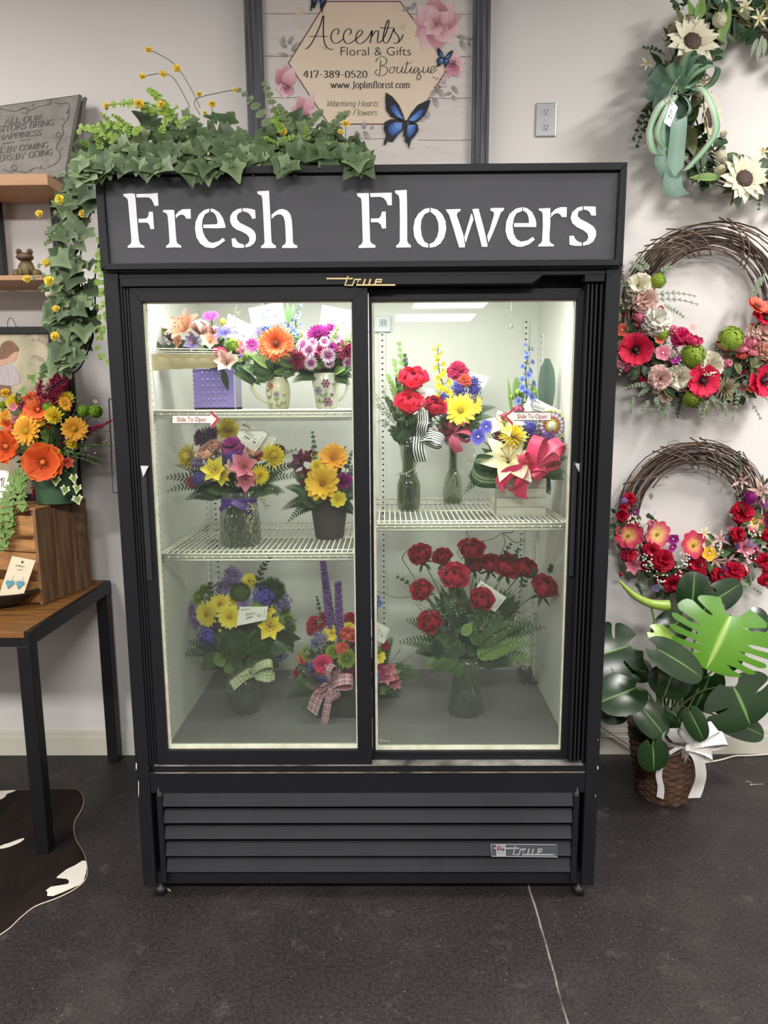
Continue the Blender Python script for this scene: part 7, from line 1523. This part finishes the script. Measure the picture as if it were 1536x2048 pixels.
# ================================================================== RIGHT WALL: WREATHS AND PLANT
TW_ = [mat('twig_brown', '#4f3c31', .8), mat('twig_grey', '#6b5648', .8), mat('twig_dark', '#35281f', .85)]
def wreath_base(parent, cx, cy, Rm, Rt, Y, n=95, wild=10):
    mb = MB(); C0 = at(cx, cy, Y); s = mpp(C0)
    for k in range(n):
        a0 = R.uniform(0, 2*PI); sp = R.uniform(1.2, 3.2); ro, wo = jit(Rt*.85), jit(Rt*.6); d1, d2 = jit(Rt*.35), jit(3); r_ = R.choice((.0014, .0018, .0022, .003))
        pts = []
        for i in range(15):
            u = i/14; a = a0+sp*u; rr = (Rm+ro+d1*math.sin(2.2*a+d2)+jit(.8))*s; pts.append(C0+Vector((rr*math.cos(a), -(wo+Rt*.25*math.sin(1.7*a+d2))*s*.9, rr*math.sin(a))))
        mb.tube(pts, r_, 4, k % 3)
    for k in range(7):
        a = R.uniform(.2, 2.9); pts = []
        for i in range(9): v = -1.25+2.5*i/8; rr = (Rm+Rt*v*.95)*s; aa = a+v*.22; pts.append(C0+Vector((rr*math.cos(aa), -Rt*1.0*s*math.cos(v*1.2)-.003, rr*math.sin(aa))))
        mb.tube(pts, .0028, 5, 1)
    for k in range(wild):
        a = R.uniform(0, 2*PI); rr = (Rm+R.choice((-1, 1))*Rt*.8)*s; p = C0+Vector((rr*math.cos(a), -.01, rr*math.sin(a))); q = [p]; d = a+R.choice((-1.3, 1.3))
        for i in range(6): d += jit(.7); p = p+Vector((math.cos(d), jit(.2), math.sin(d)))*.016; q.append(p)
        mb.tube(crom(q, 3), .0008, 3, 2)
    return obj('grapevine_base', mb, TW_, parent, True)
YW = .83
def scatter(mb, cx, cy, Rm, Rt, n, fn, lo=0, hi=2*PI):
    for k in range(n):
        a = R.uniform(lo, hi); r_ = Rm+jit(Rt); fn(at(cx+r_*math.cos(a), cy-r_*math.sin(a), YW-.02+jit(.03)), a+jit(1.4))
# ---- top wreath
t = thing('wreath', 'green wreath of cream sunflowers with green ribbon bow at upper right', 'wreath', at(1500, 380, .88))
CXA, CYA = 1512, 195
wreath_base(t, CXA, CYA, 150, 26, YW, 60, 12)
mb = MB()
scatter(mb, CXA, CYA, 152, 48, 330, lambda p, a: leaf3(mb, p, (math.cos(a), -.4, math.sin(a)), (jit(.4), -1, .3), R.uniform(.04, .085), R.uniform(.008, .02), R.choice((0, 0, 0, 1, 4)), .2, .3))
scatter(mb, CXA, CYA, 150, 46, 34, lambda p, a: sprig(mb, p, p+Vector((math.cos(a), -.3, math.sin(a)))*.07, .016, .006, R.choice((0, 1, 2)), 5, .1))
scatter(mb, CXA, CYA, 150, 40, 26, lambda p, a: tinyspray(mb, p, p+Vector((math.cos(a), -.5, math.sin(a)))*.06, 24, .014, .0022, 3, 2))
for q in ((1320, 205, 1278, 240, ), (1300, 210, 1268, 275), (1305, 220, 1275, 290), (1360, 30, 1345, 0), (1365, 20, 1372, -10), (1330, 110, 1290, 95)): sp_px(mb, *q, YW-.05, .022, .007, 0, n=5)
for q in ((1372, 60, 1352, 10, 14), (1390, 50, 1378, -5, 16), (1395, 40, 1408, -10, 22), (1440, 80, 1462, -10, 24), (1370, 250, 1392, 310, 32), (1402, 100, 1428, 114, 18), (1440, 355, 1380, 352, 18), (1500, 330, 1536, 370, 26), (1392, 200, 1380, 260, 20), (1460, 330, 1425, 300, 14)): lf_px(mb, q[0], q[1], q[2], q[3], YW-.06, q[4], R.choice((1, 2)))
for x, y in ((1515, 112), (1520, 122), (1530, 112), (1525, 106)): lf_px(mb, x, y-35, x-6+jit(8), y, YW-.05, 9, 4)
obj('foliage', mb, GM('dark', 'olive', 'light')+[mat('cream_berry', '#c9c6a4', .6), leafm('sage')], t, True)
for it in (('sun', 'ivory', 1384, 84, 102, -.07, (.05, .25)), ('sun', 'ivory', 1416, 236, 104, -.06, (1.0, .05)), ('sun', 'ivory', 1488, 358, 98, -.08, (.1, .25)), ('pom', 'ivory', 1438, 41, 32, -.07, (.1, .2)), ('pom', 'ivory', 1441, 313, 26, -.07, (0, 0)), ('star', 'stary', 1404, 142, 34, -.12, (.1, .2)), ('star', 'stary', 1408, 162, 34, -.12, (0, -.1)), ('star', 'stary', 1493, 12, 36, -.06, (.2, -.1)), ('star', 'stary', 1522, 35, 38, -.06, (.2, 0)), ('star', 'stary', 1528, 302, 30, -.05, (.2, 0)), ('hyd', 'tan', 1376, 42, 26, -.05, None), ('hyd', 'tan', 1346, 60, 28, -.04, None), ('hyd', 'tan', 1396, 200, 34, -.06, None), ('hyd', 'cream', 1440, 340, 26, -.05, None), ('star', 'stary', 1295, 125, 28, -.03, (-.3, .1)), ('carn', 'ivory', 1448, 268, 18, -.05, None), ('carn', 'ivory', 1465, 350, 16, -.05, None)):
    bloom(t, it[0], it[1], it[2], it[3], it[4]*1.05, YW+it[5], it[6] or (jit(.4), jit(.4)))
GR = ribm('teal_linen', [(0, '#6f8c7c'), (.5, '#7f9c8c'), (1, '#6f8c7c')], False); GS = ribm('green_satin', [(0, '#8d7a78'), (.25, '#8c9a84'), (.5, '#9cc49a'), (.8, '#7fa884'), (1, '#6a8a70')], False)
kn = at(1352, 185, YW-.12); s = mpp(kn)
mb = MB()
for a, L, w_ in ((2.5, 62, 34), (3.0, 58, 30), (3.5, 48, 30), (-1.2, 50, 34), (.9, 74, 30), (-.4, 50, 24)): loop(mb, kn, a, L*s, w_*s, 0, .4, .2, .5)
tail(mb, [(1352, 190, -.12), (1358, 240, -.13), (1352, 310, -.11), (1345, 370, -.10), (1360, 392, -.10)], YW, 38*s); tail(mb, [(1350, 190, -.115), (1335, 260, -.12), (1322, 320, -.11), (1335, 355, -.10)], YW, 26*s)
b_ = obj('linen_bow', mb, GR, t, True)
mb = MB(); kn2 = kn+Vector((0, -.02, 0))
for a, L, w_ in ((1.9, 50, 20), (1.2, 70, 20), (.35, 80, 22), (.7, 60, 20), (-.1, 24, 22), (2.8, 36, 18), (1.6, 40, 22)): loop(mb, kn2, a, L*s, w_*s, 0, .34, .2, .5)
tail(mb, [(1350, 190, -.15), (1318, 215, -.16), (1300, 265, -.15), (1308, 305, -.14), (1330, 312, -.14)], YW, 16*s); tail(mb, [(1350, 192, -.152), (1325, 235, -.16), (1315, 270, -.15), (1330, 300, -.14)], YW, 14*s)
tail(mb, [(1356, 188, -.15), (1400, 175, -.16), (1425, 215, -.16), (1432, 260, -.15), (1412, 295, -.14), (1372, 340, -.13)], YW, 16*s)
obj('satin_bow', mb, GS, t, True)
card(t, [(1343, 198), (1356, 215), (1340, 254), (1327, 244)], YW-.16, True, 'hang_tag', 0, 'white hang tag on a loop')
mb = MB(); mb.tube(crom([at(x, y, YW-.165) for x, y in ((1364, 147), (1346, 172), (1340, 185), (1336, 198), (1350, 200), (1354, 180), (1346, 172))], 4), .0012, 5); obj('tag_loop', mb, mat('tag_cord', '#b5a58c', .6), t)
# ---- middle wreath
CXB, CYB = 1408, 622
t = thing('wreath', 'twig wreath with red poppies, cream peonies and lime hydrangeas in middle right', 'wreath', at(CXB, 790, .88))
wreath_base(t, CXB, CYB, 142, 30, YW, 120, 16)
mb = MB(); SG = leafm('sage')
scatter(mb, CXB, CYB, 146, 40, 190, lambda p, a: leaf3(mb, p, (math.cos(a), -.4, math.sin(a)), (jit(.4), -1, .3), R.uniform(.035, .06), R.uniform(.011, .019), R.choice((0, 0, 1)), .2, .3), PI*.98, 2*PI*1.0)
scatter(mb, CXB, CYB, 142, 50, 60, lambda p, a: sprig(mb, p, p+Vector((math.cos(a), -.3, math.sin(a)))*.07, .018, .004, R.choice((2, 2, 0)), 6, .1), PI*.9, 2*PI*1.03)
for q in ((1310, 600, 1392, 608), (1310, 590, 1388, 592), (1320, 610, 1365, 632), (1290, 545, 1262, 525), (1300, 545, 1275, 510), (1320, 545, 1340, 535), (1300, 770, 1255, 775), (1300, 775, 1280, 790), (1310, 790, 1320, 830), (1300, 800, 1285, 820), (1340, 800, 1330, 835), (1400, 800, 1405, 840), (1415, 795, 1445, 805), (1420, 790, 1440, 820), (1480, 780, 1465, 840), (1490, 790, 1520, 835), (1500, 770, 1536, 800), (1520, 560, 1500, 600), (1530, 550, 1510, 585), (1440, 700, 1425, 690), (1265, 790, 1262, 825), (1450, 790, 1452, 830)): sp_px(mb, *q, YW-.05, .020, .0045, 2, n=7, sag=.06)
for k in range(3): twig(mb, [at(1262+k*7, 700, YW-.03), at(1250, 580+k*20, YW-.05), at(1244+k*3, 545+k*12, YW-.04), at(1248, 530+k*20, YW-.04)], .0018, 3)
obj('foliage', mb, GM('dark', 'olive', 'sage', 'brown'), t, True)
for it in (('peony', 'cream', 1276, 572, 58, (-.4, .2)), ('peony', 'palepink', 1288, 600, 58, (-.2, .1)), ('peony', 'white', 1311, 638, 66, (-.1, .3)), ('hyd', 'lime', 1316, 562, 34, (.2, .2)), ('hyd', 'lime', 1325, 668, 30, None), ('hyd', 'lime', 1386, 711, 54, (0, .1)), ('hyd', 'lime', 1384, 796, 42, (0, -.3)), ('hyd', 'lime', 1461, 678, 56, (.1, .5)), ('poppy', 'hotred', 1271, 700, 66, (-.3, 0)), ('poppy', 'hotred', 1405, 762, 66, (0, .0)), ('poppy', 'hotred', 1526, 762, 64, (.2, 0)), ('carn', 'hotpink', 1362, 672, 44, (-.1, .2)), ('rose', 'hotpink', 1384, 684, 38, None), ('five', 'pink', 1325, 706, 32, (0, .1)), ('peony', 'ivory', 1418, 732, 62, (.1, 0)), ('peony', 'ivory', 1358, 756, 58, (-.1, -.1)), ('peony', 'palepink', 1320, 758, 54, (-.1, -.2)), ('spider', 'tan', 1450, 775, 52, (.1, -.2)), ('five', 'coral', 1320, 678, 22, None), ('rose', 'pink', 1474, 682, 26, (0, 0)), ('rose', 'pink', 1464, 695, 24, None), ('rose', 'pink', 1486, 700, 26, None), ('rose', 'coral', 1450, 695, 22, None), ('rose', 'pink', 1502, 705, 24, None), ('rose', 'coral', 1484, 712, 22, None), ('rose', 'pink', 1440, 692, 22, None), ('carn', 'pink', 1444, 727, 26, None), ('carn', 'pink', 1458, 726, 18, None), ('poppy', 'coral', 1513, 613, 44, (.3, .9)), ('poppy', 'hotred', 1531, 638, 54, (.2, .8)), ('peony', 'palepink', 1524, 668, 56, (.3, .3)), ('peony', 'peach', 1530, 700, 46, (.3, 0)), ('rose', 'pink', 1504, 685, 28, None), ('five', 'coral', 1244, 660, 26, (-.4, 0)), ('carn', 'coral', 1254, 672, 20, None), ('carn', 'pink', 1237, 728, 20, None), ('carn', 'raspberry', 1250, 736, 18, None), ('statice', 'pink', 1276, 636, 22, None), ('five', 'palepink', 1385, 655, 22, (.2, .4)), ('carn', 'pink', 1345, 660, 26, None), ('five', 'coral', 1500, 775, 24, None), ('carn', 'hotred', 1322, 617, 14, None), ('alstro', 'ivory', 1255, 610, 26, None), ('carn', 'crimson', 1300, 690, 18, None), ('five', 'magenta', 1350, 718, 22, None)):
    bloom(t, it[0], it[1], it[2], it[3], it[4]*1.05, YW-.05+jit(.015), it[5] or (jit(.4), jit(.4)))
def filler(n, cx, cy, Rm, Rt, lo, hi, kinds, d0, d1):
    for k in range(n):
        a = R.uniform(lo, hi); r_ = Rm+jit(Rt); kd, cl = R.choice(kinds)
        bloom(t, kd, cl, cx+r_*math.cos(a), cy-r_*math.sin(a), R.uniform(d0, d1), YW-.025+jit(.012), (jit(.5), jit(.5)))
filler(46, CXB, CYB, 148, 40, PI*.95, PI*2.03, (('carn', 'pink'), ('carn', 'palepink'), ('rose', 'coral'), ('five', 'pink'), ('carn', 'hotpink'), ('carn', 'ivory'), ('statice', 'pink'), ('carn', 'crimson'), ('rose', 'pink'), ('five', 'palepink')), 16, 34)
# ---- lower wreath
CXC, CYC = 1384, 1030
t = thing('wreath', 'twig wreath with pink cosmos, red carnations and white berries at lower right', 'wreath', at(CXC, 1180, .88))
wreath_base(t, CXC, CYC, 124, 26, YW, 130, 14)
mb = MB()
scatter(mb, CXC, CYC, 130, 34, 200, lambda p, a: leaf3(mb, p, (math.cos(a), -.4, math.sin(a)), (jit(.4), -1, .3), R.uniform(.025, .045), R.uniform(.007, .013), R.choice((0, 0, 1, 2, 3)), .2, .3), PI*.97, 2*PI*1.06)
scatter(mb, 1500, 1100, 40, 40, 50, lambda p, a: leaf3(mb, p, (math.cos(a), -.4, math.sin(a)), (jit(.4), -1, .3), .04, .011, R.choice((0, 1, 2, 3)), .2, .3))
for q in ((1478, 950, 1479, 905), (1270, 1165, 1285, 1190), (1310, 1170, 1335, 1182), (1480, 1170, 1520, 1185), (1500, 1165, 1475, 1195), (1290, 1030, 1310, 1040), (1300, 1000, 1303, 990)): sp_px(mb, *q, YW-.04, .016, .006, R.choice((0, 2)), n=6)
for cx_, cy_, n_ in ((1267, 1043, 16), (1372, 1118, 14), (1362, 1140, 14), (1508, 1062, 20), (1295, 1120, 12), (1322, 1152, 18), (1435, 1100, 8), (1500, 1115, 10), (1304, 1130, 8)):
    for k in range(n_): mb.ball(at(cx_+jit(13), cy_+jit(13), YW-.07+jit(.01)), .0042, n=6, m=4)
obj('foliage', mb, GM('dark', 'olive', 'sage', 'mid')+[mat('white_berry', '#e0ded2', .5)], t, True)
for it in (('cosmos', 'cosmos', 1258, 1070, 54, (-.2, .1)), ('cosmos', 'cosmos2', 1315, 1068, 54, (.2, .1)), ('cosmos', 'cosmos', 1388, 1090, 56, (.1, .3)), ('cosmos', 'cosmos2', 1509, 1044, 42, (.1, .2)), ('carn', 'red', 1258, 997, 30, (-.2, .1)), ('carn', 'red', 1249, 1014, 22, None), ('carn', 'red', 1326, 1120, 54, (0, .1)), ('carn', 'red', 1302, 1100, 38, None), ('carn', 'red', 1394, 1130, 40, None), ('carn', 'red', 1346, 1168, 44, (0, -.2)), ('carn', 'red', 1438, 1150, 36, None), ('carn', 'red', 1468, 1142, 46, None), ('carn', 'red', 1486, 1025, 52, (.1, .1)), ('carn', 'red', 1477, 1068, 34, (.3, .1)), ('carn', 'red', 1528, 1122, 36, None), ('carn', 'red', 1530, 1160, 28, None), ('carn', 'crimson', 1258, 1108, 36, None), ('alstro', 'pink', 1266, 1130, 36, (-.2, -.2)), ('alstro', 'pink', 1490, 1096, 40, (.1, 0)), ('thistle', 'magenta', 1501, 996, 28, (.1, .3)), ('star', 'starp', 1283, 1106, 38, None), ('star', 'starp', 1443, 1078, 38, (0, .3)), ('star', 'starp', 1455, 1126, 44, None), ('star', 'starp', 1484, 960, 38, (-.1, .3)), ('star', 'starp', 1522, 982, 52, None), ('star', 'starp', 1490, 1122, 40, None), ('star', 'starp', 1430, 1120, 34, None), ('five', 'magenta', 1346, 1078, 24, None), ('five', 'magenta', 1344, 1094, 22, None), ('five', 'gold', 1418, 1107, 30, (0, .1)), ('five', 'starp', 1416, 1092, 26, None), ('statice', 'lavender', 1247, 1002, 16, None), ('carn', 'pink', 1303, 1047, 18, None), ('bud', 'crimson', 1242, 1146, 18, (0, 0)), ('five', 'lavender', 1312, 1176, 16, None), ('statice', 'violet', 1380, 1112, 16, None), ('statice', 'purple', 1450, 1140, 20, None), ('carn', 'red', 1534, 1070, 28, None), ('five', 'plum', 1525, 1005, 22, None), ('bud', 'pink', 1516, 1098, 16, None), ('five', 'plum', 1270, 1024, 18, None), ('star', 'stary', 1410, 1065, 26, (0, .5)), ('carn', 'crimson', 1452, 1160, 24, None)):
    bloom(t, it[0], it[1], it[2], it[3], it[4]*1.06, YW-.045+jit(.015), it[5] or (jit(.4), jit(.4)))
filler(44, CXC, CYC, 132, 32, PI*.97, PI*2.04, (('carn', 'red'), ('carn', 'crimson'), ('five', 'pink'), ('star', 'starp'), ('statice', 'lavender'), ('carn', 'red'), ('five', 'plum'), ('star', 'starp'), ('cosmos', 'cosmos')), 16, 32)
filler(22, 1500, 1095, 10, 60, 0, 6.28, (('carn', 'red'), ('star', 'starp'), ('five', 'pink'), ('carn', 'crimson'), ('statice', 'lavender')), 16, 30)
# ---- monstera in a basket
q = onz(1345, 1614, .001); s = mpp(q); rb_, rt_ = 52*s, 76*s; c = Vector((q.x, q.y+rb_, .0)); HB = 150*s/.97
t = thing('potted_monstera', 'split-leaf monstera in dark woven basket with white bow right of cooler', 'potted plant', c)
mb = MB(); rows = []; n = 72; NR = 44
for i in range(NR+1):
    u = i/NR; r_ = rb_+(rt_-rb_)*u**.8; par = (i//2) % 2; row = []
    for k in range(n): a = 2*PI*k/n; row.append((c.x+(r_+.0035*math.sin(12*a+PI*par)+.002*math.sin(PI*i))*math.cos(a), c.y+(r_+.0035*math.sin(12*a+PI*par))*math.sin(a), .002+HB*u))
    rows.append(row)
rows.append([(c.x+(rt_-.012)*math.cos(2*PI*k/n), c.y+(rt_-.012)*math.sin(2*PI*k/n), HB) for k in range(n)]); rows.append([(c.x+(rt_-.02)*math.cos(2*PI*k/n), c.y+(rt_-.02)*math.sin(2*PI*k/n), HB-.04) for k in range(n)])
mb.grid(rows, 0, True); mb.poly([(c.x+rb_*math.cos(2*PI*k/24), c.y+rb_*math.sin(2*PI*k/24), .002) for k in range(24)][::-1])
bk = obj('basket', mb, mat('dark_wicker', '#3d2b22', .6, vary=('#6a4d3c', 22, 5, (1, 1, 5))), t, True)
mb = MB(); mb.lathe([(0, HB-.03), (rt_-.018, HB-.035)], c, 20)
for k in range(60): a = R.random()*6.3; r_ = rt_*R.uniform(.2, .98); p = Vector((c.x+r_*math.cos(a), c.y+r_*math.sin(a), HB-.02)); mb.tube([p, p+Vector((jit(.03), jit(.03), .03)), p+Vector((jit(.05), jit(.05), .03+jit(.03)))], .0009, 3)
for k in range(26): p = at(1272, 1458, c.y-.05)+Vector((jit(.015), jit(.01), jit(.012))); mb.tube(crom([p, p+Vector((jit(.03), jit(.02), jit(.03))), p+Vector((jit(.04), jit(.02), jit(.03)))], 3), .0008, 3)
obj('moss', mb, mat('dark_moss', '#2e241c', .9), t, True)
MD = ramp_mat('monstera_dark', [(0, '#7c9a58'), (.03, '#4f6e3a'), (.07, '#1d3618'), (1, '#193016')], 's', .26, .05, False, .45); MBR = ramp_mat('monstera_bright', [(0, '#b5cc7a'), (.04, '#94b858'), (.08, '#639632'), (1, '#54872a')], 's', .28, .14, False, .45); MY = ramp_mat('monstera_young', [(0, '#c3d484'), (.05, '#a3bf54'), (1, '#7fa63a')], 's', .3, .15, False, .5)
def mleaf(bx, by, tx, ty, wpx, m, dY=0.0, dYt=-.03, cuts=(), up=.5, droop=.18, fold=.12, root=None):
    B_ = at(bx, by, c.y+dY); T_ = at(tx, ty, c.y+dY+dYt); d = T_-B_; L = d.length; d.normalize(); W = wpx/2*mpp(B_)
    N_ = Vector((jit(.15), -1, up)); N_ = (N_-d*N_.dot(d)).normalized(); sd = d.cross(N_); mb = MB(); NF = 9
    def pt(u, v, sg):
        th = PI*.93*(1-u)**.92; am = .36+(.64 if th < PI/2 else .56)*math.cos(th); lm = max(0, math.sin(th))**.85
        a0 = max(0, .03+.97*u**1.25); k = v**.92; al = a0+(am-a0)*k+.07*math.sin(PI*v)*(1-u); lt = lm*v
        return B_+d*L*al+sd*sg*W*lt+N_*(fold*W*lt-droop*L*(max(0, al)**2)-.16*W*lt*lt)
    for sg in (1, -1):
        dp = [R.uniform(.36, .56) for _ in range(NF+1)]
        for f in range(NF):
            c0, c1 = f in cuts, (f+1) in cuts; rows = []; ss = [0, .05, .12, .25, .38, .5, .62, .76, .9, 1]
            for i in range(7):
                k = i/6; row = []
                for v in ss:
                    ve = 1-(.10*(1-k)**4 if c0 else 0)-(.10*k**4 if c1 else 0)
                    h0 = max(0, min(1, (v-dp[f])/.12)) if c0 else 0; h1 = max(0, min(1, (v-dp[f+1])/.12)) if c1 else 0
                    a = f/NF+h0*.20/NF; b = (f+1)/NF-h1*.20/NF; row.append(pt(a+(b-a)*k, v*(1-(1-ve)*v), sg))
                rows.append(row)
            mb.grid(rows, 0, False, None, ss)
    o = obj('leaf', mb, m, t, True)
    rx, ry = root or (1335+jit(12), 1455); P0 = Vector((c.x+jit(.03), c.y+jit(.03), HB-.03)); mid = P0.lerp(B_, .55)+Vector((0, 0, .05))
    mb = MB(); mb.tube(crom([P0, mid, B_+d*L*.02], 5), [.0055-.0025*i/10 for i in range(11)], 7); obj('leaf_stalk', mb, leafm('stem'), o, True)
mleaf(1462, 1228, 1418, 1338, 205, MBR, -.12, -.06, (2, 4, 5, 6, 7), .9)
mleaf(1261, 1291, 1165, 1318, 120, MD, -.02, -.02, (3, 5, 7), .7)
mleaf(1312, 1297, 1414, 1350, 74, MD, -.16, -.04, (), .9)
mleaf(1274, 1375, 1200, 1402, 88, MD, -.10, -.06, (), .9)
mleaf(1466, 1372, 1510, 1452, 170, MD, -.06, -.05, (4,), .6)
mleaf(1384, 1212, 1392, 1146, 66, MD, .10, .0, (), .2); mleaf(1410, 1210, 1488, 1168, 60, MD, .12, .0, (4,), .2)
mleaf(1306, 1263, 1358, 1290, 50, MY, -.06, -.03, (), 1.0)
mleaf(1246, 1430, 1200, 1430, 38, MD, -.08, -.02, (), .5); mleaf(1284, 1416, 1335, 1472, 66, MBR if False else MD, -.14, -.05, (), .7); mleaf(1305, 1488, 1312, 1546, 66, MD, -.19, -.02, (), .4)
mleaf(1380, 1424, 1412, 1484, 46, MD, -.20, -.03, (), .4); mleaf(1435, 1432, 1536, 1468, 60, MD, .0, -.04, (), .8); mleaf(1345, 1345, 1330, 1395, 84, MD, -.06, -.03, (), .4)
mleaf(1420, 1350, 1392, 1430, 80, MD, .0, .0, (), .3); mleaf(1366, 1236, 1312, 1280, 66, MD, .05, -.03, (), .6); mleaf(1296, 1345, 1250, 1330, 50, MD, .02, -.02, (), .6); mleaf(1440, 1330, 1480, 1290, 60, MD, .04, -.02, (), .4)
mleaf(1500, 1240, 1540, 1245, 60, MD, .04, -.02, (), .6); mleaf(1345, 1420, 1372, 1460, 44, MD, -.04, -.03, (), .5)
# young rolled leaf
mb = MB(); P_ = [at(x, y, c.y-.02) for x, y in ((1238, 1161), (1252, 1176), (1270, 1192), (1295, 1205), (1318, 1210), (1337, 1211))]; mb.tube(crom(P_, 4), [(.0015+.0195*min(1, (i/20)**.7)) for i in range(21)], 12); o = obj('rolled_leaf', mb, MY, t, True, 'pale green rolled young leaf')
mb = MB(); mb.tube(crom([at(1303, 1216, c.y-.02), at(1310, 1250, c.y-.02), at(1318, 1330, c.y), Vector((c.x-.01, c.y, HB-.03))], 5), .004, 6); obj('leaf_stalk', mb, leafm('light'), o, True)
# bow
WS = mat('white_satin', '#d9d6d2', .35); mb = MB(); kn = at(1372, 1488, c.y-rt_-.02); s2 = mpp(kn)
for a, L, w_ in ((1.35, 54, 30), (2.3, 44, 28), (2.75, 56, 26), (3.5, 44, 28), (.55, 66, 26), (.1, 76, 28), (-.5, 56, 28)): loop(mb, kn, a, L*s2, w_*s2, 0, .32, .15, .5)
Yb = c.y-rt_-.02
tail(mb, [(1366, 1492, .0), (1335, 1510, -.005), (1318, 1545, .01), (1322, 1575, .02), (1320, 1596, .025)], Yb, 14*s2); tail(mb, [(1378, 1492, .0), (1396, 1515, -.01), (1402, 1550, .0), (1396, 1575, .02), (1388, 1596, .025)], Yb, 24*s2)
obj('white_bow', mb, WS, t, True)
mb = MB()
for k in range(14): p = at(1372+jit(5), 1496, Yb-.01); mb.tube(crom([p, p+Vector((jit(.012), -.004, -.018)), p+Vector((jit(.018), -.004, -.03-R.random()*.03))], 3), .0008, 3)
obj('raffia', mb, mat('raffia_grey', '#a59a90', .8), t, True)
# gold bell-shaped ornament behind the bow
mb = MB(); q = at(1416, 1478, c.y-.06); s3 = mpp(q); mb.lathe([(17*s3, 0), (15*s3, 8*s3), (7*s3, 24*s3), (3*s3, 28*s3), (0, 29*s3)], q, 16); mb.tube([q, Vector((c.x+.06, c.y-.04, HB-.03))], .002, 5)
obj('gold_pick', mb, mat('gold_mesh', '#a8873f', .45, metal=.6, bump=(200, .6)), t, True, 'gold bell-shaped ornament')
# cords
WC = mat('white_cord', '#cfcac0', .5)
mb = MB(); mb.tube(crom([onz(x, y, .004) for x, y in ((1400, 1527), (1440, 1520), (1470, 1512), (1500, 1511), (1560, 1507))], 5), .0035, 6); tag(obj('power_cord', mb, WC, None, True), 'white power cord lying on the floor right of the monstera basket', 'cord')
mb = MB(); mb.tube(crom([at(x, y, .875) for x, y in ((1196, 1450), (1215, 1462), (1240, 1478), (1275, 1500), (1290, 1506))], 5), .003, 6); tag(obj('power_cord', mb, mat('grey_cord', '#8f857c', .5), None, True), 'grey cord sloping down the baseboard between cooler and basket', 'cord')
# litter on the floor by the cooler's foot
mb = MB()
for k in range(4): p = onz(327+k*3, 1774+k*2, .002); leaf3(mb, p, (1, -.4+jit(.5), .15), (0, 0, 1), .012, .004, 0)
tag(obj('dry_leaf', mb, mat('tan_leaf', '#a08d74', .8)), 'curled tan dry leaf bit beside front left foot of the cooler', 'leaf')
mb = MB(); mb.tube(crom([onz(x, y, .002) for x, y in ((1492, 1562), (1500, 1564), (1504, 1568), (1500, 1570), (1508, 1569), (1526, 1568))], 4), .0007, 4); tag(obj('loose_thread', mb, WC), 'thin pale thread curl on dark floor to the right of the basket', 'thread')
